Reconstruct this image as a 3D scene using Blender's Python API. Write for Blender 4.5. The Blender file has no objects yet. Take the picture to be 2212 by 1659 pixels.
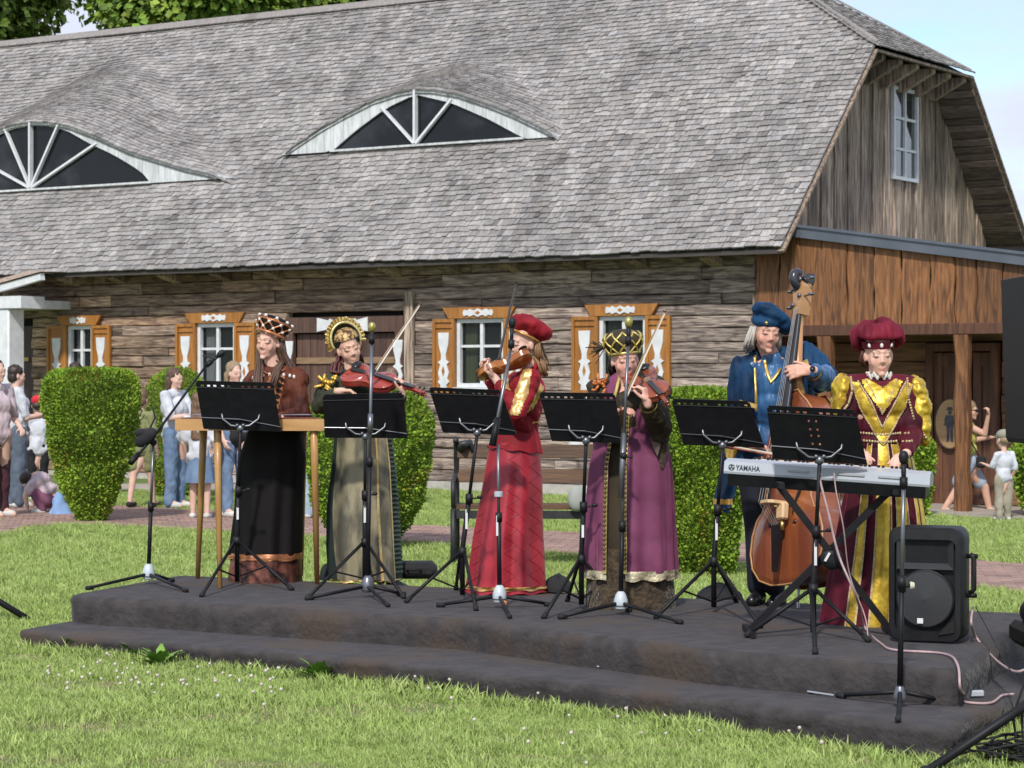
import bpy, bmesh, math, random
import numpy as np
from mathutils import Vector, Matrix, Euler, noise
from mathutils.bvhtree import BVHTree
R = math.radians
rnd = random.Random(7)
sc = bpy.context.scene
COL = sc.collection

# ------------------------------------------------------------ camera, sky, sun, exposure
FPX, HZ, CX, CAMZ = 5094.0, 827.0, 1106.0, 1.66      # survey of the place: focal length and eye level in photo units
cam_d = bpy.data.cameras.new('camera'); cam = bpy.data.objects.new('camera', cam_d); COL.objects.link(cam)
cam.location = (0, 0, CAMZ); cam.rotation_euler = (R(90), 0, 0)
cam_d.sensor_width = 36; cam_d.lens = 36 * FPX / 2212; cam_d.shift_y = -2.5 / 2212
cam_d.clip_start = 0.1; cam_d.clip_end = 800
cam_d.dof.use_dof = True; cam_d.dof.focus_distance = 13.6; cam_d.dof.aperture_fstop = 9
sc.camera = cam
SUN_AZ, SUN_EL = math.atan2(-0.20, -0.98), R(43)
w = bpy.data.worlds.new('World'); sc.world = w; w.use_nodes = True
nt = w.node_tree; nt.nodes.clear()
def N(t, **k):
    n = nt.nodes.new(t)
    for a, b in k.items(): setattr(n, a, b)
    return n
out = N('ShaderNodeOutputWorld'); bg = N('ShaderNodeBackground'); bg.inputs[1].default_value = 0.12
sky = N('ShaderNodeTexSky'); sky.sky_type = 'NISHITA'; sky.sun_disc = False
sky.sun_elevation = SUN_EL; sky.sun_rotation = SUN_AZ; sky.air_density = 1.0; sky.dust_density = 0.5; sky.ozone_density = 2.2
tc = N('ShaderNodeTexCoord'); mp = N('ShaderNodeMapping'); mp.inputs['Scale'].default_value = (1, 1, 3.2); mp.inputs['Location'].default_value = (0.3, 0, 0.1)
nz = N('ShaderNodeTexNoise'); nz.inputs['Scale'].default_value = 5.5; nz.inputs['Detail'].default_value = 9; nz.inputs['Roughness'].default_value = .56
rp = N('ShaderNodeValToRGB'); rp.color_ramp.elements[0].position = .34; rp.color_ramp.elements[1].position = .56
mx = N('ShaderNodeMix', data_type='RGBA'); mx.inputs[7].default_value = (4.7, 5.0, 6.0, 1)
nt.links.new(tc.outputs['Generated'], mp.inputs[0]); nt.links.new(mp.outputs[0], nz.inputs[0]); nt.links.new(nz.outputs[0], rp.inputs[0])
nt.links.new(rp.outputs[0], mx.inputs[0]); nt.links.new(sky.outputs[0], mx.inputs[6]); nt.links.new(mx.outputs[2], bg.inputs[0]); nt.links.new(bg.outputs[0], out.inputs[0])
sl = bpy.data.lights.new('sun', 'SUN'); sl.energy = 2.5; sl.angle = R(3.5); sl.color = (1, .955, .88)
so = bpy.data.objects.new('sun', sl); COL.objects.link(so); so.location = (-20, -30, 40)
sdir = Vector((math.sin(SUN_AZ) * math.cos(SUN_EL), math.cos(SUN_AZ) * math.cos(SUN_EL), math.sin(SUN_EL)))
so.rotation_euler = sdir.to_track_quat('Z', 'Y').to_euler()
vs = sc.view_settings; vs.view_transform = 'Standard'; vs.look = 'None'; vs.exposure = 0.5; vs.gamma = 1; vs.use_curve_mapping = False

# ------------------------------------------------------------ places from the survey
def P(px, py, Y): return Vector(((px - CX) / FPX * Y, Y, CAMZ + (HZ - py) / FPX * Y))
def gz(x, y): return -0.04 - 0.008 * x + 0.006 * y           # the lawn rises a little to the left and to the back
def G(px, py):                                               # point of the lawn
    dx, dz = (px - CX) / FPX, (HZ - py) / FPX
    t = (-0.04 - CAMZ) / (dz + 0.008 * dx - 0.006)
    return Vector((dx * t, t, CAMZ + dz * t))

# ------------------------------------------------------------ materials
MATS = {}
def mat(name, c1, c2=None, rough=.7, metal=0, scale=6, detail=5, stretch=(1, 1, 1), bump=0, bscale=None, bstretch=None, sheen=0, coat=0, rand=0,
        spec=.5, attr=None, lo=.35, hi=.65, trans=0, alpha=1, sss=0, dist=0, sheentint=None, spots=None, emit=0):
    if name in MATS: return MATS[name]
    m = bpy.data.materials.new(name); m.use_nodes = True; t = m.node_tree; L = t.links.new
    b = t.nodes['Principled BSDF']; nn = t.nodes.new
    if c2 is None: c2 = tuple(v * .8 for v in c1)
    co = nn('ShaderNodeTexCoord'); ma = nn('ShaderNodeMapping'); ma.inputs['Scale'].default_value = stretch
    L(co.outputs['Object'], ma.inputs[0])
    no = nn('ShaderNodeTexNoise'); no.inputs['Scale'].default_value = scale; no.inputs['Detail'].default_value = detail; no.inputs['Distortion'].default_value = dist
    L(ma.outputs[0], no.inputs[0])
    if rand:
        oi = nn('ShaderNodeObjectInfo'); av = nn('ShaderNodeVectorMath'); av.operation = 'SCALE'; av.inputs[0].default_value = (13, 7, 9)
        L(oi.outputs['Random'], av.inputs['Scale']); L(av.outputs[0], ma.inputs['Location'])
    ra = nn('ShaderNodeMapRange'); ra.inputs[1].default_value = lo; ra.inputs[2].default_value = hi
    L(no.outputs[0], ra.inputs[0])
    mi = nn('ShaderNodeMix'); mi.data_type = 'RGBA'; mi.inputs[6].default_value = (*c1, 1); mi.inputs[7].default_value = (*c2, 1)
    L(ra.outputs[0], mi.inputs[0]); col = mi.outputs[2]
    if spots:
        n2 = nn('ShaderNodeTexNoise'); n2.inputs['Scale'].default_value = spots[1]; n2.inputs['Detail'].default_value = 4; L(co.outputs['Object'], n2.inputs[0])
        r2 = nn('ShaderNodeMapRange'); r2.inputs[1].default_value = spots[2]; r2.inputs[2].default_value = spots[2] + .1; L(n2.outputs[0], r2.inputs[0])
        m2 = nn('ShaderNodeMix'); m2.data_type = 'RGBA'; m2.inputs[7].default_value = (*spots[0], 1); L(r2.outputs[0], m2.inputs[0]); L(col, m2.inputs[6]); col = m2.outputs[2]
    if attr:
        at = nn('ShaderNodeAttribute'); at.attribute_name = attr
        mu = nn('ShaderNodeMix'); mu.data_type = 'RGBA'; mu.blend_type = 'MULTIPLY'; mu.inputs[0].default_value = 1
        L(col, mu.inputs[6]); L(at.outputs['Color'], mu.inputs[7]); col = mu.outputs[2]
    if rand:
        mr = nn('ShaderNodeMapRange'); mr.inputs[3].default_value = 1 - rand; mr.inputs[4].default_value = 1 + rand; L(oi.outputs['Random'], mr.inputs[0])
        hs = nn('ShaderNodeHueSaturation'); L(mr.outputs[0], hs.inputs['Value']); L(col, hs.inputs['Color']); col = hs.outputs[0]
    L(col, b.inputs['Base Color'])
    b.inputs['Roughness'].default_value = rough; b.inputs['Metallic'].default_value = metal; b.inputs['Specular IOR Level'].default_value = spec
    b.inputs['Sheen Weight'].default_value = sheen; b.inputs['Coat Weight'].default_value = coat; b.inputs['Transmission Weight'].default_value = trans; b.inputs['Alpha'].default_value = alpha
    b.inputs['Sheen Roughness'].default_value = .35
    if sheentint: b.inputs['Sheen Tint'].default_value = (*sheentint, 1)
    if sss: b.inputs['Subsurface Weight'].default_value = sss; b.inputs['Subsurface Scale'].default_value = .01
    if bump:
        nb = nn('ShaderNodeTexNoise'); nb.inputs['Scale'].default_value = bscale or scale * 3; nb.inputs['Detail'].default_value = 4
        mb = nn('ShaderNodeMapping'); mb.inputs['Scale'].default_value = bstretch or stretch; L(co.outputs['Object'], mb.inputs[0]); L(mb.outputs[0], nb.inputs[0])
        bu = nn('ShaderNodeBump'); bu.inputs['Strength'].default_value = 1; bu.inputs['Distance'].default_value = bump; L(nb.outputs[0], bu.inputs['Height']); L(bu.outputs[0], b.inputs['Normal'])
    MATS[name] = m; return m

# ------------------------------------------------------------ mesh helpers
def lnk(o, parent=None):
    COL.objects.link(o)
    if parent: o.parent = parent
    return o
def tag(o, label=None, cat=None, group=None, kind=None):
    for k, v in (('label', label), ('category', cat), ('group', group), ('kind', kind)):
        if v: o[k] = v
    return o
def empty(name, loc, rz=0, label=None, cat=None, group=None):
    o = bpy.data.objects.new(name, None); o.location = loc; o.rotation_euler = (0, 0, rz); o.empty_display_size = .1
    lnk(o); return tag(o, label, cat, group)
def children(o): return [c for c in COL.objects if c.parent == o]
def copy_tree(o, loc=None, rz=None, label=None, parent=None):
    c = o.copy(); COL.objects.link(c); c.parent = parent
    if loc is not None: c.location = loc
    if rz is not None: c.rotation_euler = (0, 0, rz)
    if label: c['label'] = label
    for ch in children(o): copy_tree(ch, parent=c)
    return c
class M:
    def __init__(s): s.v = []; s.f = []; s.mi = []; s.cur = 0
    def add(s, vs, fs):
        o = len(s.v); s.v += [tuple(v) for v in vs]; s.f += [tuple(i + o for i in f) for f in fs]; s.mi += [s.cur] * len(fs); return s
    def box(s, c, d, rot=None, taper=1.0, b=0):
        c = Vector(c); hx, hy, hz = d[0] / 2, d[1] / 2, d[2] / 2
        rm = rot if isinstance(rot, Matrix) else (Euler(rot).to_matrix() if rot else Matrix.Identity(3))
        if b:                                                  # chamfered box
            b = min(b, hx * .9, hy * .9, hz * .9); pts = []; q = []
            for sx in (-1, 1):
                for sy in (-1, 1):
                    for sz in (-1, 1): pts += [(sx * hx, sy * (hy - b), sz * (hz - b)), (sx * (hx - b), sy * hy, sz * (hz - b)), (sx * (hx - b), sy * (hy - b), sz * hz)]
            bm = bmesh.new()
            for p in pts: bm.verts.new(p)
            bmesh.ops.convex_hull(bm, input=bm.verts); bm.verts.index_update()
            vv = [c + rm @ v.co for v in bm.verts]; ff = [[v.index for v in f.verts] for f in bm.faces]; bm.free(); return s.add(vv, ff)
        vv = []
        for z, k in ((-hz, 1), (hz, taper)):
            for x, y in ((-hx, -hy), (hx, -hy), (hx, hy), (-hx, hy)): vv.append(c + rm @ Vector((x * k, y * k, z)))
        return s.add(vv, [(3, 2, 1, 0), (4, 5, 6, 7), (0, 1, 5, 4), (1, 2, 6, 5), (2, 3, 7, 6), (3, 0, 4, 7)])
    def bar(s, a, b, wd, th, up=(0, 0, 1)):                    # rectangular bar from a to b
        a, b = Vector(a), Vector(b); d = b - a; L = d.length; d.normalize(); u = Vector(up); x = d.cross(u)
        if x.length < 1e-4: x = d.cross(Vector((0, 1, 0)))
        x.normalize(); y = x.cross(d); rm = Matrix((x, y, d)).transposed()
        return s.box((a + b) / 2, (wd, th, L), rm)
    def tube(s, pts, r, n=8, closed=False, flat=None, cap=True):
        pts = [Vector(p) for p in pts]; k = len(pts)
        rs = r if isinstance(r, (list, tuple)) else [r] * k
        prev = None; rings = []
        for i, p in enumerate(pts):
            if closed: t = pts[(i + 1) % k] - pts[i - 1]
            else: t = pts[min(i + 1, k - 1)] - pts[max(i - 1, 0)]
            if t.length < 1e-9: t = Vector((0, 0, 1))
            t.normalize()
            if prev is None:
                a = Vector((0, 0, 1)) if abs(t.z) < .9 else Vector((0, 1, 0))
                prev = t.cross(a).normalized()
            x = prev - t * prev.dot(t); x.normalize(); prev = x; y = t.cross(x)
            rings.append([p + (x * math.cos(2 * math.pi * j / n) + y * math.sin(2 * math.pi * j / n) * (flat or 1)) * rs[i] for j in range(n)])
        vv = [q for g in rings for q in g]; ff = []
        for i in range(k if closed else k - 1):
            a, b = i * n, ((i + 1) % k) * n
            for j in range(n): ff.append((a + j, a + (j + 1) % n, b + (j + 1) % n, b + j))
        if not closed and cap: ff += [tuple(reversed(range(n))), tuple((k - 1) * n + j for j in range(n))]
        return s.add(vv, ff)
    def lathe(s, prof, c=(0, 0, 0), n=20, mtx=None, cap=True):
        c = Vector(c); mtx = mtx or Matrix.Identity(3); vv = []; ff = []; k = len(prof)
        for r, z in prof:
            for j in range(n):
                a = 2 * math.pi * j / n; vv.append(c + mtx @ Vector((r * math.cos(a), r * math.sin(a), z)))
        for i in range(k - 1):
            for j in range(n): ff.append((i * n + j, i * n + (j + 1) % n, (i + 1) * n + (j + 1) % n, (i + 1) * n + j))
        if cap: ff += [tuple(reversed(range(n))), tuple((k - 1) * n + j for j in range(n))]
        return s.add(vv, ff)
    def ball(s, c, r, n=12, m=8, mtx=None):
        r = r if hasattr(r, '__len__') else (r, r, r); c = Vector(c); mtx = mtx or Matrix.Identity(3); vv = [c + mtx @ Vector((0, 0, -r[2]))]; ff = []
        for i in range(1, m):
            ph = -math.pi / 2 + math.pi * i / m
            for j in range(n):
                a = 2 * math.pi * j / n; vv.append(c + mtx @ Vector((r[0] * math.cos(ph) * math.cos(a), r[1] * math.cos(ph) * math.sin(a), r[2] * math.sin(ph))))
        vv.append(c + mtx @ Vector((0, 0, r[2]))); T = len(vv) - 1
        for j in range(n): ff.append((0, 1 + (j + 1) % n, 1 + j))
        for i in range(m - 2):
            for j in range(n): a = 1 + i * n; ff.append((a + j, a + (j + 1) % n, a + n + (j + 1) % n, a + n + j))
        a = 1 + (m - 2) * n
        for j in range(n): ff.append((a + j, a + (j + 1) % n, T))
        return s.add(vv, ff)
    def prism(s, poly, th, o=(0, 0, 0), X=(1, 0, 0), Y=(0, 0, 1), Z=None):   # 2-D outline given depth along Z
        o, X, Y = Vector(o), Vector(X), Vector(Y); Z = Vector(Z) if Z else X.cross(Y); n = len(poly)
        vv = [o + X * a + Y * b - Z * th / 2 for a, b in poly] + [o + X * a + Y * b + Z * th / 2 for a, b in poly]
        ff = [tuple(reversed(range(n))), tuple(range(n, 2 * n))] + [(i, (i + 1) % n, n + (i + 1) % n, n + i) for i in range(n)]
        return s.add(vv, ff)
    def grid(s, rows, closed=False):
        n = len(rows[0]); vv = [p for r_ in rows for p in r_]; ff = []
        for i in range(len(rows) - 1):
            for j in range(n if closed else n - 1): ff.append((i * n + j, i * n + (j + 1) % n, (i + 1) * n + (j + 1) % n, (i + 1) * n + j))
        return s.add(vv, ff)
    def mesh(s, name, mats, smooth=False):
        me = bpy.data.meshes.new(name); me.from_pydata(s.v, [], s.f)
        for m_ in (mats if isinstance(mats, (list, tuple)) else [mats]): me.materials.append(m_)
        me.polygons.foreach_set('material_index', s.mi)
        if smooth: me.polygons.foreach_set('use_smooth', [True] * len(s.f))
        me.update(); return me
    def build(s, name, mats, parent=None, smooth=False, mods=None, auto=None):
        me = s.mesh(name, mats, smooth or auto is not None)
        if auto is not None: me.set_sharp_from_angle(angle=R(auto))
        o = bpy.data.objects.new(name, me); return lnk(o, parent)
def bake(o):                                                  # apply the modifiers of o
    dg = bpy.context.evaluated_depsgraph_get(); me = bpy.data.meshes.new_from_object(o.evaluated_get(dg)); old = o.data
    o.modifiers.clear(); o.data = me; me.name = old.name; bpy.data.meshes.remove(old); return o
def fnoise(p, s=1.0, o=0): return noise.noise(Vector(p) * s + Vector((o * 3.1, o * 7.7, o)))
def lerp(a, b, t): return a + (b - a) * t
def interp(x, xs, ys): return float(np.interp(x, xs, ys))
# ------------------------------------------------------------ materials of the place
m_lawn = mat('lawn_soil', (.10, .155, .03), (.155, .21, .05), rough=.95, scale=1.3, detail=8, bump=.01, bscale=40, spots=((.24, .2, .10), .9, .64))
m_log = mat('weathered_log', (.48, .395, .335), (.14, .11, .10), rough=.85, scale=3.5, detail=10, stretch=(.9, 1, 8), bump=.022, bscale=7, bstretch=(.5, 1, 10), rand=.3, lo=.34, hi=.62, attr='tone', dist=.8, spots=((.13, .10, .09), 3.2, .60))
m_board = mat('weathered_board', (.46, .36, .27), (.13, .095, .075), rough=.88, scale=5, detail=10, stretch=(6, 6, .45), bump=.008, bscale=6, bstretch=(14, 14, .6), rand=.4, lo=.36, hi=.62, dist=.6)
m_porch = mat('stained_plank', (.27, .115, .040), (.08, .032, .012), rough=.6, scale=4, detail=9, stretch=(5, 5, .5), bump=.006, bscale=6, bstretch=(10, 10, .6), rand=.3, lo=.34, hi=.66, dist=1.2)
m_porchlog = mat('porch_log', (.24, .13, .06), (.12, .06, .03), rough=.7, scale=4, detail=9, stretch=(.6, 1, 7), bump=.006, rand=.25)
m_porchdark = mat('dark_stained_plank', (.15, .062, .03), (.075, .03, .016), rough=.6, scale=4, detail=8, stretch=(5, 5, .5), bump=.004, rand=.2)
m_sap = mat('sapwood_edge', (.55, .38, .22), (.38, .22, .11), rough=.7, scale=8)
m_shingle = mat('weathered_shingle', (.395, .37, .355), (.25, .235, .225), rough=.86, scale=9, detail=6, stretch=(5, 1, 1), bump=.006, bscale=18, bstretch=(5, 1, 1), attr='tone', spots=((.24, .22, .21), 2.0, .60))
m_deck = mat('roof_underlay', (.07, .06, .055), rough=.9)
m_white = mat('white_paint', (.72, .73, .74), (.60, .62, .64), rough=.55, scale=9, bump=.001)
m_whitewood = mat('weathered_white_board', (.66, .68, .69), (.44, .46, .46), rough=.7, scale=5, stretch=(3, 3, .6), rand=.08, bump=.002)
m_shutter = mat('honey_varnished_wood', (.42, .185, .04), (.30, .115, .022), rough=.5, scale=5, detail=8, stretch=(5, 5, .5), bump=.002, rand=.08)
m_gate = mat('brown_stained_gate', (.125, .068, .05), (.07, .037, .028), rough=.7, scale=5, detail=8, stretch=(5, 5, .4), bump=.004, rand=.22)
m_gatebar = mat('pale_gate_bar', (.30, .2, .11), (.2, .12, .07), rough=.7, scale=6, stretch=(.6, 3, 6))
m_glass = mat('window_glass', (.015, .02, .022), (.03, .035, .035), rough=.06, spec=.7, scale=2)
m_glassdusty = mat('dusty_dark_glass', (.010, .010, .012), (.04, .042, .048), rough=.15, spec=.3, scale=1.6, detail=6, lo=.5, hi=.75)
m_curtain = mat('pale_curtain', (.62, .66, .66), (.45, .5, .5), rough=.8, scale=6, stretch=(12, 12, .5))
m_green_curtain = mat('green_curtain', (.23, .27, .12), (.14, .17, .08), rough=.8, scale=6, stretch=(12, 12, .5))
m_plinth = mat('pale_plinth', (.5, .47, .42), (.36, .34, .3), rough=.9, scale=8, bump=.004)
m_metal = mat('grey_sheet_metal', (.13, .145, .175), (.10, .115, .14), rough=.4, metal=.3, scale=3)
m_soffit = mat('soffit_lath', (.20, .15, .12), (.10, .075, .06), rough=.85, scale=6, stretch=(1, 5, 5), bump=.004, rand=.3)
m_brick = mat('clay_paver', (.36, .235, .19), (.27, .175, .145), rough=.9, scale=4, detail=7, bump=.002, attr='tone')
m_sand = mat('paving_sand', (.24, .20, .165), (.18, .15, .12), rough=.95, scale=6)
m_concrete = mat('pale_concrete', (.42, .36, .30), (.33, .29, .25), rough=.9, scale=5, bump=.003)
m_blackhole = mat('dark_interior', (.012, .010, .009), rough=.9)

# ------------------------------------------------------------ ground
def ground_sheet(name, pts, m, dz, cat=None):
    me = M(); me.add([(x, y, gz(x, y) + dz) for x, y in pts], [tuple(range(len(pts)))])
    o = me.build(name, m); tag(o, kind='structure'); return o
g_ = M(); rows = []
ys = list(np.linspace(-12, 60, 40)) + [90, 140, 250, 600]; xs = [-500, -200, -80] + list(np.linspace(-40, 40, 40)) + [80, 200, 500]
def gzz(x, y):
    return gz(max(-40, min(40, x)), max(-12, min(60, y)))
for y in ys: rows.append([(x, y, gzz(x, y)) for x in xs])
g_.grid(rows); tag(g_.build('lawn', m_lawn, smooth=True), kind='structure')

PATH_F = [(-12, 1160), (-0, 1157), (78, 1137), (219, 1135), (500, 1151), (916, 1177), (1237, 1198), (1580, 1218), (2150, 1279), (2330, 1292)]
PATH_B = [(2330, 1226), (2150, 1216), (1580, 1172), (1250, 1152), (916, 1137), (500, 1107), (219, 1092), (0, 1080), (-12, 1079)]
def xy(l): return [tuple(G(*p)[:2]) for p in l]
pathpoly = xy(PATH_F) + xy(PATH_B)
path = ground_sheet('path', pathpoly, m_sand, .004)
ground_sheet('narrow_path', xy([(-10, 1061), (600, 1061), (600, 1046), (-10, 1046)]), m_concrete, .006)
def inside(x, y, poly):
    c = False; n = len(poly); j = n - 1
    for i in range(n):
        xi, yi = poly[i]; xj, yj = poly[j]
        if (yi > y) != (yj > y) and x < (xj - xi) * (y - yi) / (yj - yi + 1e-12) + xi: c = not c
        j = i
    return c
# bricks of the path: courses at 45 degrees to the kerb
cells = []
ca, sa = math.cos(R(-8)), math.sin(R(-8)); A0 = G(1106, 1180)
for i in range(-60, 60):
    for j in range(-110, 110):
        lx = i * .205 + (j % 2) * .1025; ly = j * .105; x = A0.x + lx * ca - ly * sa; y = A0.y + lx * sa + ly * ca
        if abs(x) < .235 * y and inside(x, y, pathpoly): cells.append((y, x, y))
cells.sort()
def brick_into(m_, x, y, tl):
    r_ = rnd; h = .008 + r_.random() * .004
    q = Matrix.Rotation(R(-8) + r_.uniform(-.01, .01), 3, 'Z')
    m_.box((x, y, gz(x, y) + .004 + h / 2), (.197, .097, h), q, taper=.985); t = .82 + r_.random() * .36; tl += [(t, t * (1 + r_.uniform(-.04, .04)), t)] * 6
def settone(me, tl):
    a = me.attributes.new('tone', 'FLOAT_COLOR', 'FACE'); a.data.foreach_set('color', [c for t in tl for c in (*t, 1)])
bm_ = M(); tl = []
for k, (_, x, y) in enumerate(cells):
    if k < 300:
        m1 = M(); t1 = []; brick_into(m1, x, y, t1); o = m1.build('brick', m_brick, path); settone(o.data, t1)
    else: brick_into(bm_, x, y, tl)
if bm_.v:
    o = bm_.build('bricks', m_brick, path); settone(o.data, tl); o['kind'] = 'stuff'

# ------------------------------------------------------------ the long timber house
TH = R(33); C0 = Vector((3.14, 30.0, 0)); EU = Vector((math.cos(TH), -math.sin(TH), 0)); EW = Vector((math.sin(TH), math.cos(TH), 0))
def wp(px, py, w_=0.0):                                       # survey point on a plane parallel to the front wall -> (u, z)
    d = Vector(((px - CX) / FPX, 1, (HZ - py) / FPX)); P0 = C0 + EW * w_ - Vector((0, 0, CAMZ)); t = P0.dot(EW) / d.dot(EW)
    q = d * t - C0 + Vector((0, 0, CAMZ)); return q.dot(EU), q.z
def gp(px, py, u_=0.0):                                       # same on a plane parallel to the gable -> (w, z)
    d = Vector(((px - CX) / FPX, 1, (HZ - py) / FPX)); P0 = C0 + EU * u_ - Vector((0, 0, CAMZ)); t = P0.dot(EU) / d.dot(EU)
    q = d * t - C0 + Vector((0, 0, CAMZ)); return q.dot(EW), q.z
def LW(u, w_, z=0): return C0 + EU * u + EW * w_ + Vector((0, 0, z))
house = empty('timber_house', C0, -TH, 'long grey log house with a weathered shingle roof, two eyebrow dormers and a boarded gable', 'house')
WE, ZE, UE = -.6, 3.34, .63
WH, ZH, WR, ZR, UA = 2.17, 6.16, 3.85, 7.74, -1.97
MW = 2 * WR
UL = -19.5
D2 = dict(u0=-6.09, a=2.52, h=.84, w0=1.13, m2=.37, ts=[0, .12, .3, .5, .68, .85, 1], hs=[1, .97, .86, .655, .44, .2, 0], gu=(-7.57, -4.26), gt=[0, .35, .71, 1], gh=[1, .77, .38, 0])
D1 = dict(u0=-13.43, a=4.28, h=1.13, w0=.80, m2=.50, ts=[0, .1, .2, .34, .5, .76, 1], hs=[1, .975, .90, .72, .48, .20, 0], gu=(-15.9, -10.9), gt=[0, .16, .32, .51, .71, .9, 1], gh=[1, .97, .87, .64, .44, .2, .04])
def main_z(w_):
    if w_ <= WH: return ZE + (w_ - WE) * (ZH - ZE) / (WH - WE)
    return ZH + (w_ - WH) * (ZR - ZH) / (WR - WH)
def Hd(D, u):
    return D['h'] * interp(abs(u - D['u0']) / D['a'], D['ts'], D['hs'])
def roof_z(u, w_, over=.13):
    z = main_z(w_) + .03 * fnoise((u * .35, w_ * .5, 0), 1, 3)
    for D in (D1, D2):
        if w_ >= D['w0'] - over - 1e-4 and abs(u - D['u0']) < D['a'] * 1.25:
            hh = Hd(D, u); zd = main_z(D['w0']) + hh + D['m2'] * (w_ - D['w0']) - .10 * max(0, 1 - hh / .12); k = .09 * min(1, max(0, (w_ - D['w0']) / .5))
            d = zd - z; fade = min(1, max(0, (1.25 - abs(u - D['u0']) / D['a']) / .25))
            z = z + (d + math.sqrt(d * d + k * k * fade)) / 2 - (0 if hh > 0 else 0)
    return z
def hip_limit(w_):                                            # u of the right end of the front slope at depth w
    if w_ <= WH: return UE
    return UE + (UA - UE) * (w_ - WH) / (WR - WH)
roof = bpy.data.objects.new('roof', None)
dk = M(); rows = []
for w_ in list(np.arange(WE, WR + .001, .0999)) + [WR]:
    w2 = min(w_, WR); ue = hip_limit(w2) - .03
    nU = 60; rows.append([(lerp(UL, ue, t / nU), w2, main_z(w2) - .05) for t in range(nU + 1)])
dk.grid(rows)
for D in (D1, D2):
    rows = []
    for i in range(30):
        w2 = lerp(D['w0'] - .125, WR - .1, i / 29); rows.append([(D['u0'] + D['a'] * 1.0 * t / 30, w2, roof_z(D['u0'] + D['a'] * 1.0 * t / 30, w2) - .035) for t in range(-30, 31)])
    dk.grid(rows)
# back slope, left end and hip underlay
dk.add([(UL, WR, ZR - .05), (UA, WR, ZR - .05), (UE - .03, MW - WH, ZH - .05), (UE - .03, MW - WE, ZE - .05), (UL, MW - WE, ZE - .05)], [(0, 1, 2, 3, 4)])
dk.add([(UE - .03, WH, ZH - .04), (UE - .03, MW - WH, ZH - .04), (UA, WR, ZR - .05)], [(0, 1, 2)])
roof = dk.build('roof', m_deck, house)
# shingles
SH = []                                                       # (distance, verts, tone)
def shingle(pts_fn, a0, a1, b0, b1, lift, tone):
    """pts_fn(a, b) -> point; a runs across, b up the slope; lower edge thick and lifted"""
    r_ = rnd
    p = [pts_fn(a0, b0), pts_fn(a1, b0), pts_fn(a1, b1), pts_fn(a0, b1)]
    n = (p[1] - p[0]).cross(p[3] - p[0]); n.normalize()
    if n.z < 0: n = -n
    t = .020; j = r_.uniform(0, .010); j2 = j + r_.uniform(-.007, .007)
    lo = [p[0] + n * (lift + j), p[1] + n * (lift + j2), p[2] + n * .004, p[3] + n * .004]
    up = [lo[0] + n * t, lo[1] + n * t, lo[2] + n * .006, lo[3] + n * .006]
    vv = lo + up
    return vv, [(4, 5, 6, 7), (0, 1, 5, 4), (1, 2, 6, 5), (3, 0, 4, 7), (3, 2, 1, 0)], tone
def tone_at(x, y):
    g = .92 + .24 * fnoise((x * .5, y * .9, 0), 1, 1) + .22 * fnoise((x * 2.2, y * 2.6, 0), 1, 2)
    # damp streaks run down the slope
    g -= .12 * max(0, fnoise((x * 1.6 + y * .25, y * .22, 0), 1, 5) - .12) * 2
    t = max(.42, g * (1 + rnd.uniform(-.24, .20)))
    if rnd.random() < .05: t *= .68
    wv = rnd.uniform(-.025, .03)
    return (t * (1 + wv), t * (1 + wv * .3), t * (1 - wv * .6))
EXP = .108
def fn_main(u, w_): return Vector((u, w_, roof_z(u, w_)))
def fn_low(u, w_): return Vector((u, w_, main_z(w_) + .03 * fnoise((u * .35, w_ * .5, 0), 1, 3)))
nrow = int((WR - WE) / (EXP * .72)) + 1
dw = (WR - WE) / nrow
for i in range(nrow):
    w0 = WE - .03 + i * dw; w1 = min(w0 + dw * 1.75, WR)
    ue = hip_limit(min(w0 + dw * .7, WR))
    u = ue
    while u > UL:
        wd = rnd.uniform(.06, .17); u2 = max(u - wd, UL)
        um = (u + u2) / 2; fn = fn_main; ww0, ww1 = w0, w1; extra = False
        for D in (D1, D2):
            if abs(um - D['u0']) < D['a'] * .985:
                lim = D['w0'] - .13 if Hd(D, um) > .05 else D['w0'] + 9
                if lim > 8: pass
                elif w0 + .5 * dw < D['w0'] and w0 < lim + .0 + dw: fn = fn_low; ww1 = min(w1, D['w0'] - .005)
                elif w0 - .9 * dw < lim: ww0 = lim
                if w0 < lim <= w0 + dw and w0 + .5 * dw < D['w0']: extra = D
        jw = rnd.uniform(-.012, .012) + .012 * fnoise((u * .8, i * 5.3, 0), 1, 4)
        if ww1 > ww0 + .02 : SH.append((shingle(fn, u2 + .0035, u - .0035, max(ww0 + jw, WE - .03, ww0 + .002 if fn is fn_main and ww0 != w0 else -9), ww1, .016, tone_at(um, w0 * 1.4)), (um, w0)))
        if extra and Hd(extra, um) > .05: SH.append((shingle(fn_main, u2 + .002, u - .002, extra['w0'] - .13 + .003, extra['w0'] + dw, .012, tone_at(um, w0 * 1.4 + .5)), (um, w0)))
        u = u2
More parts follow.
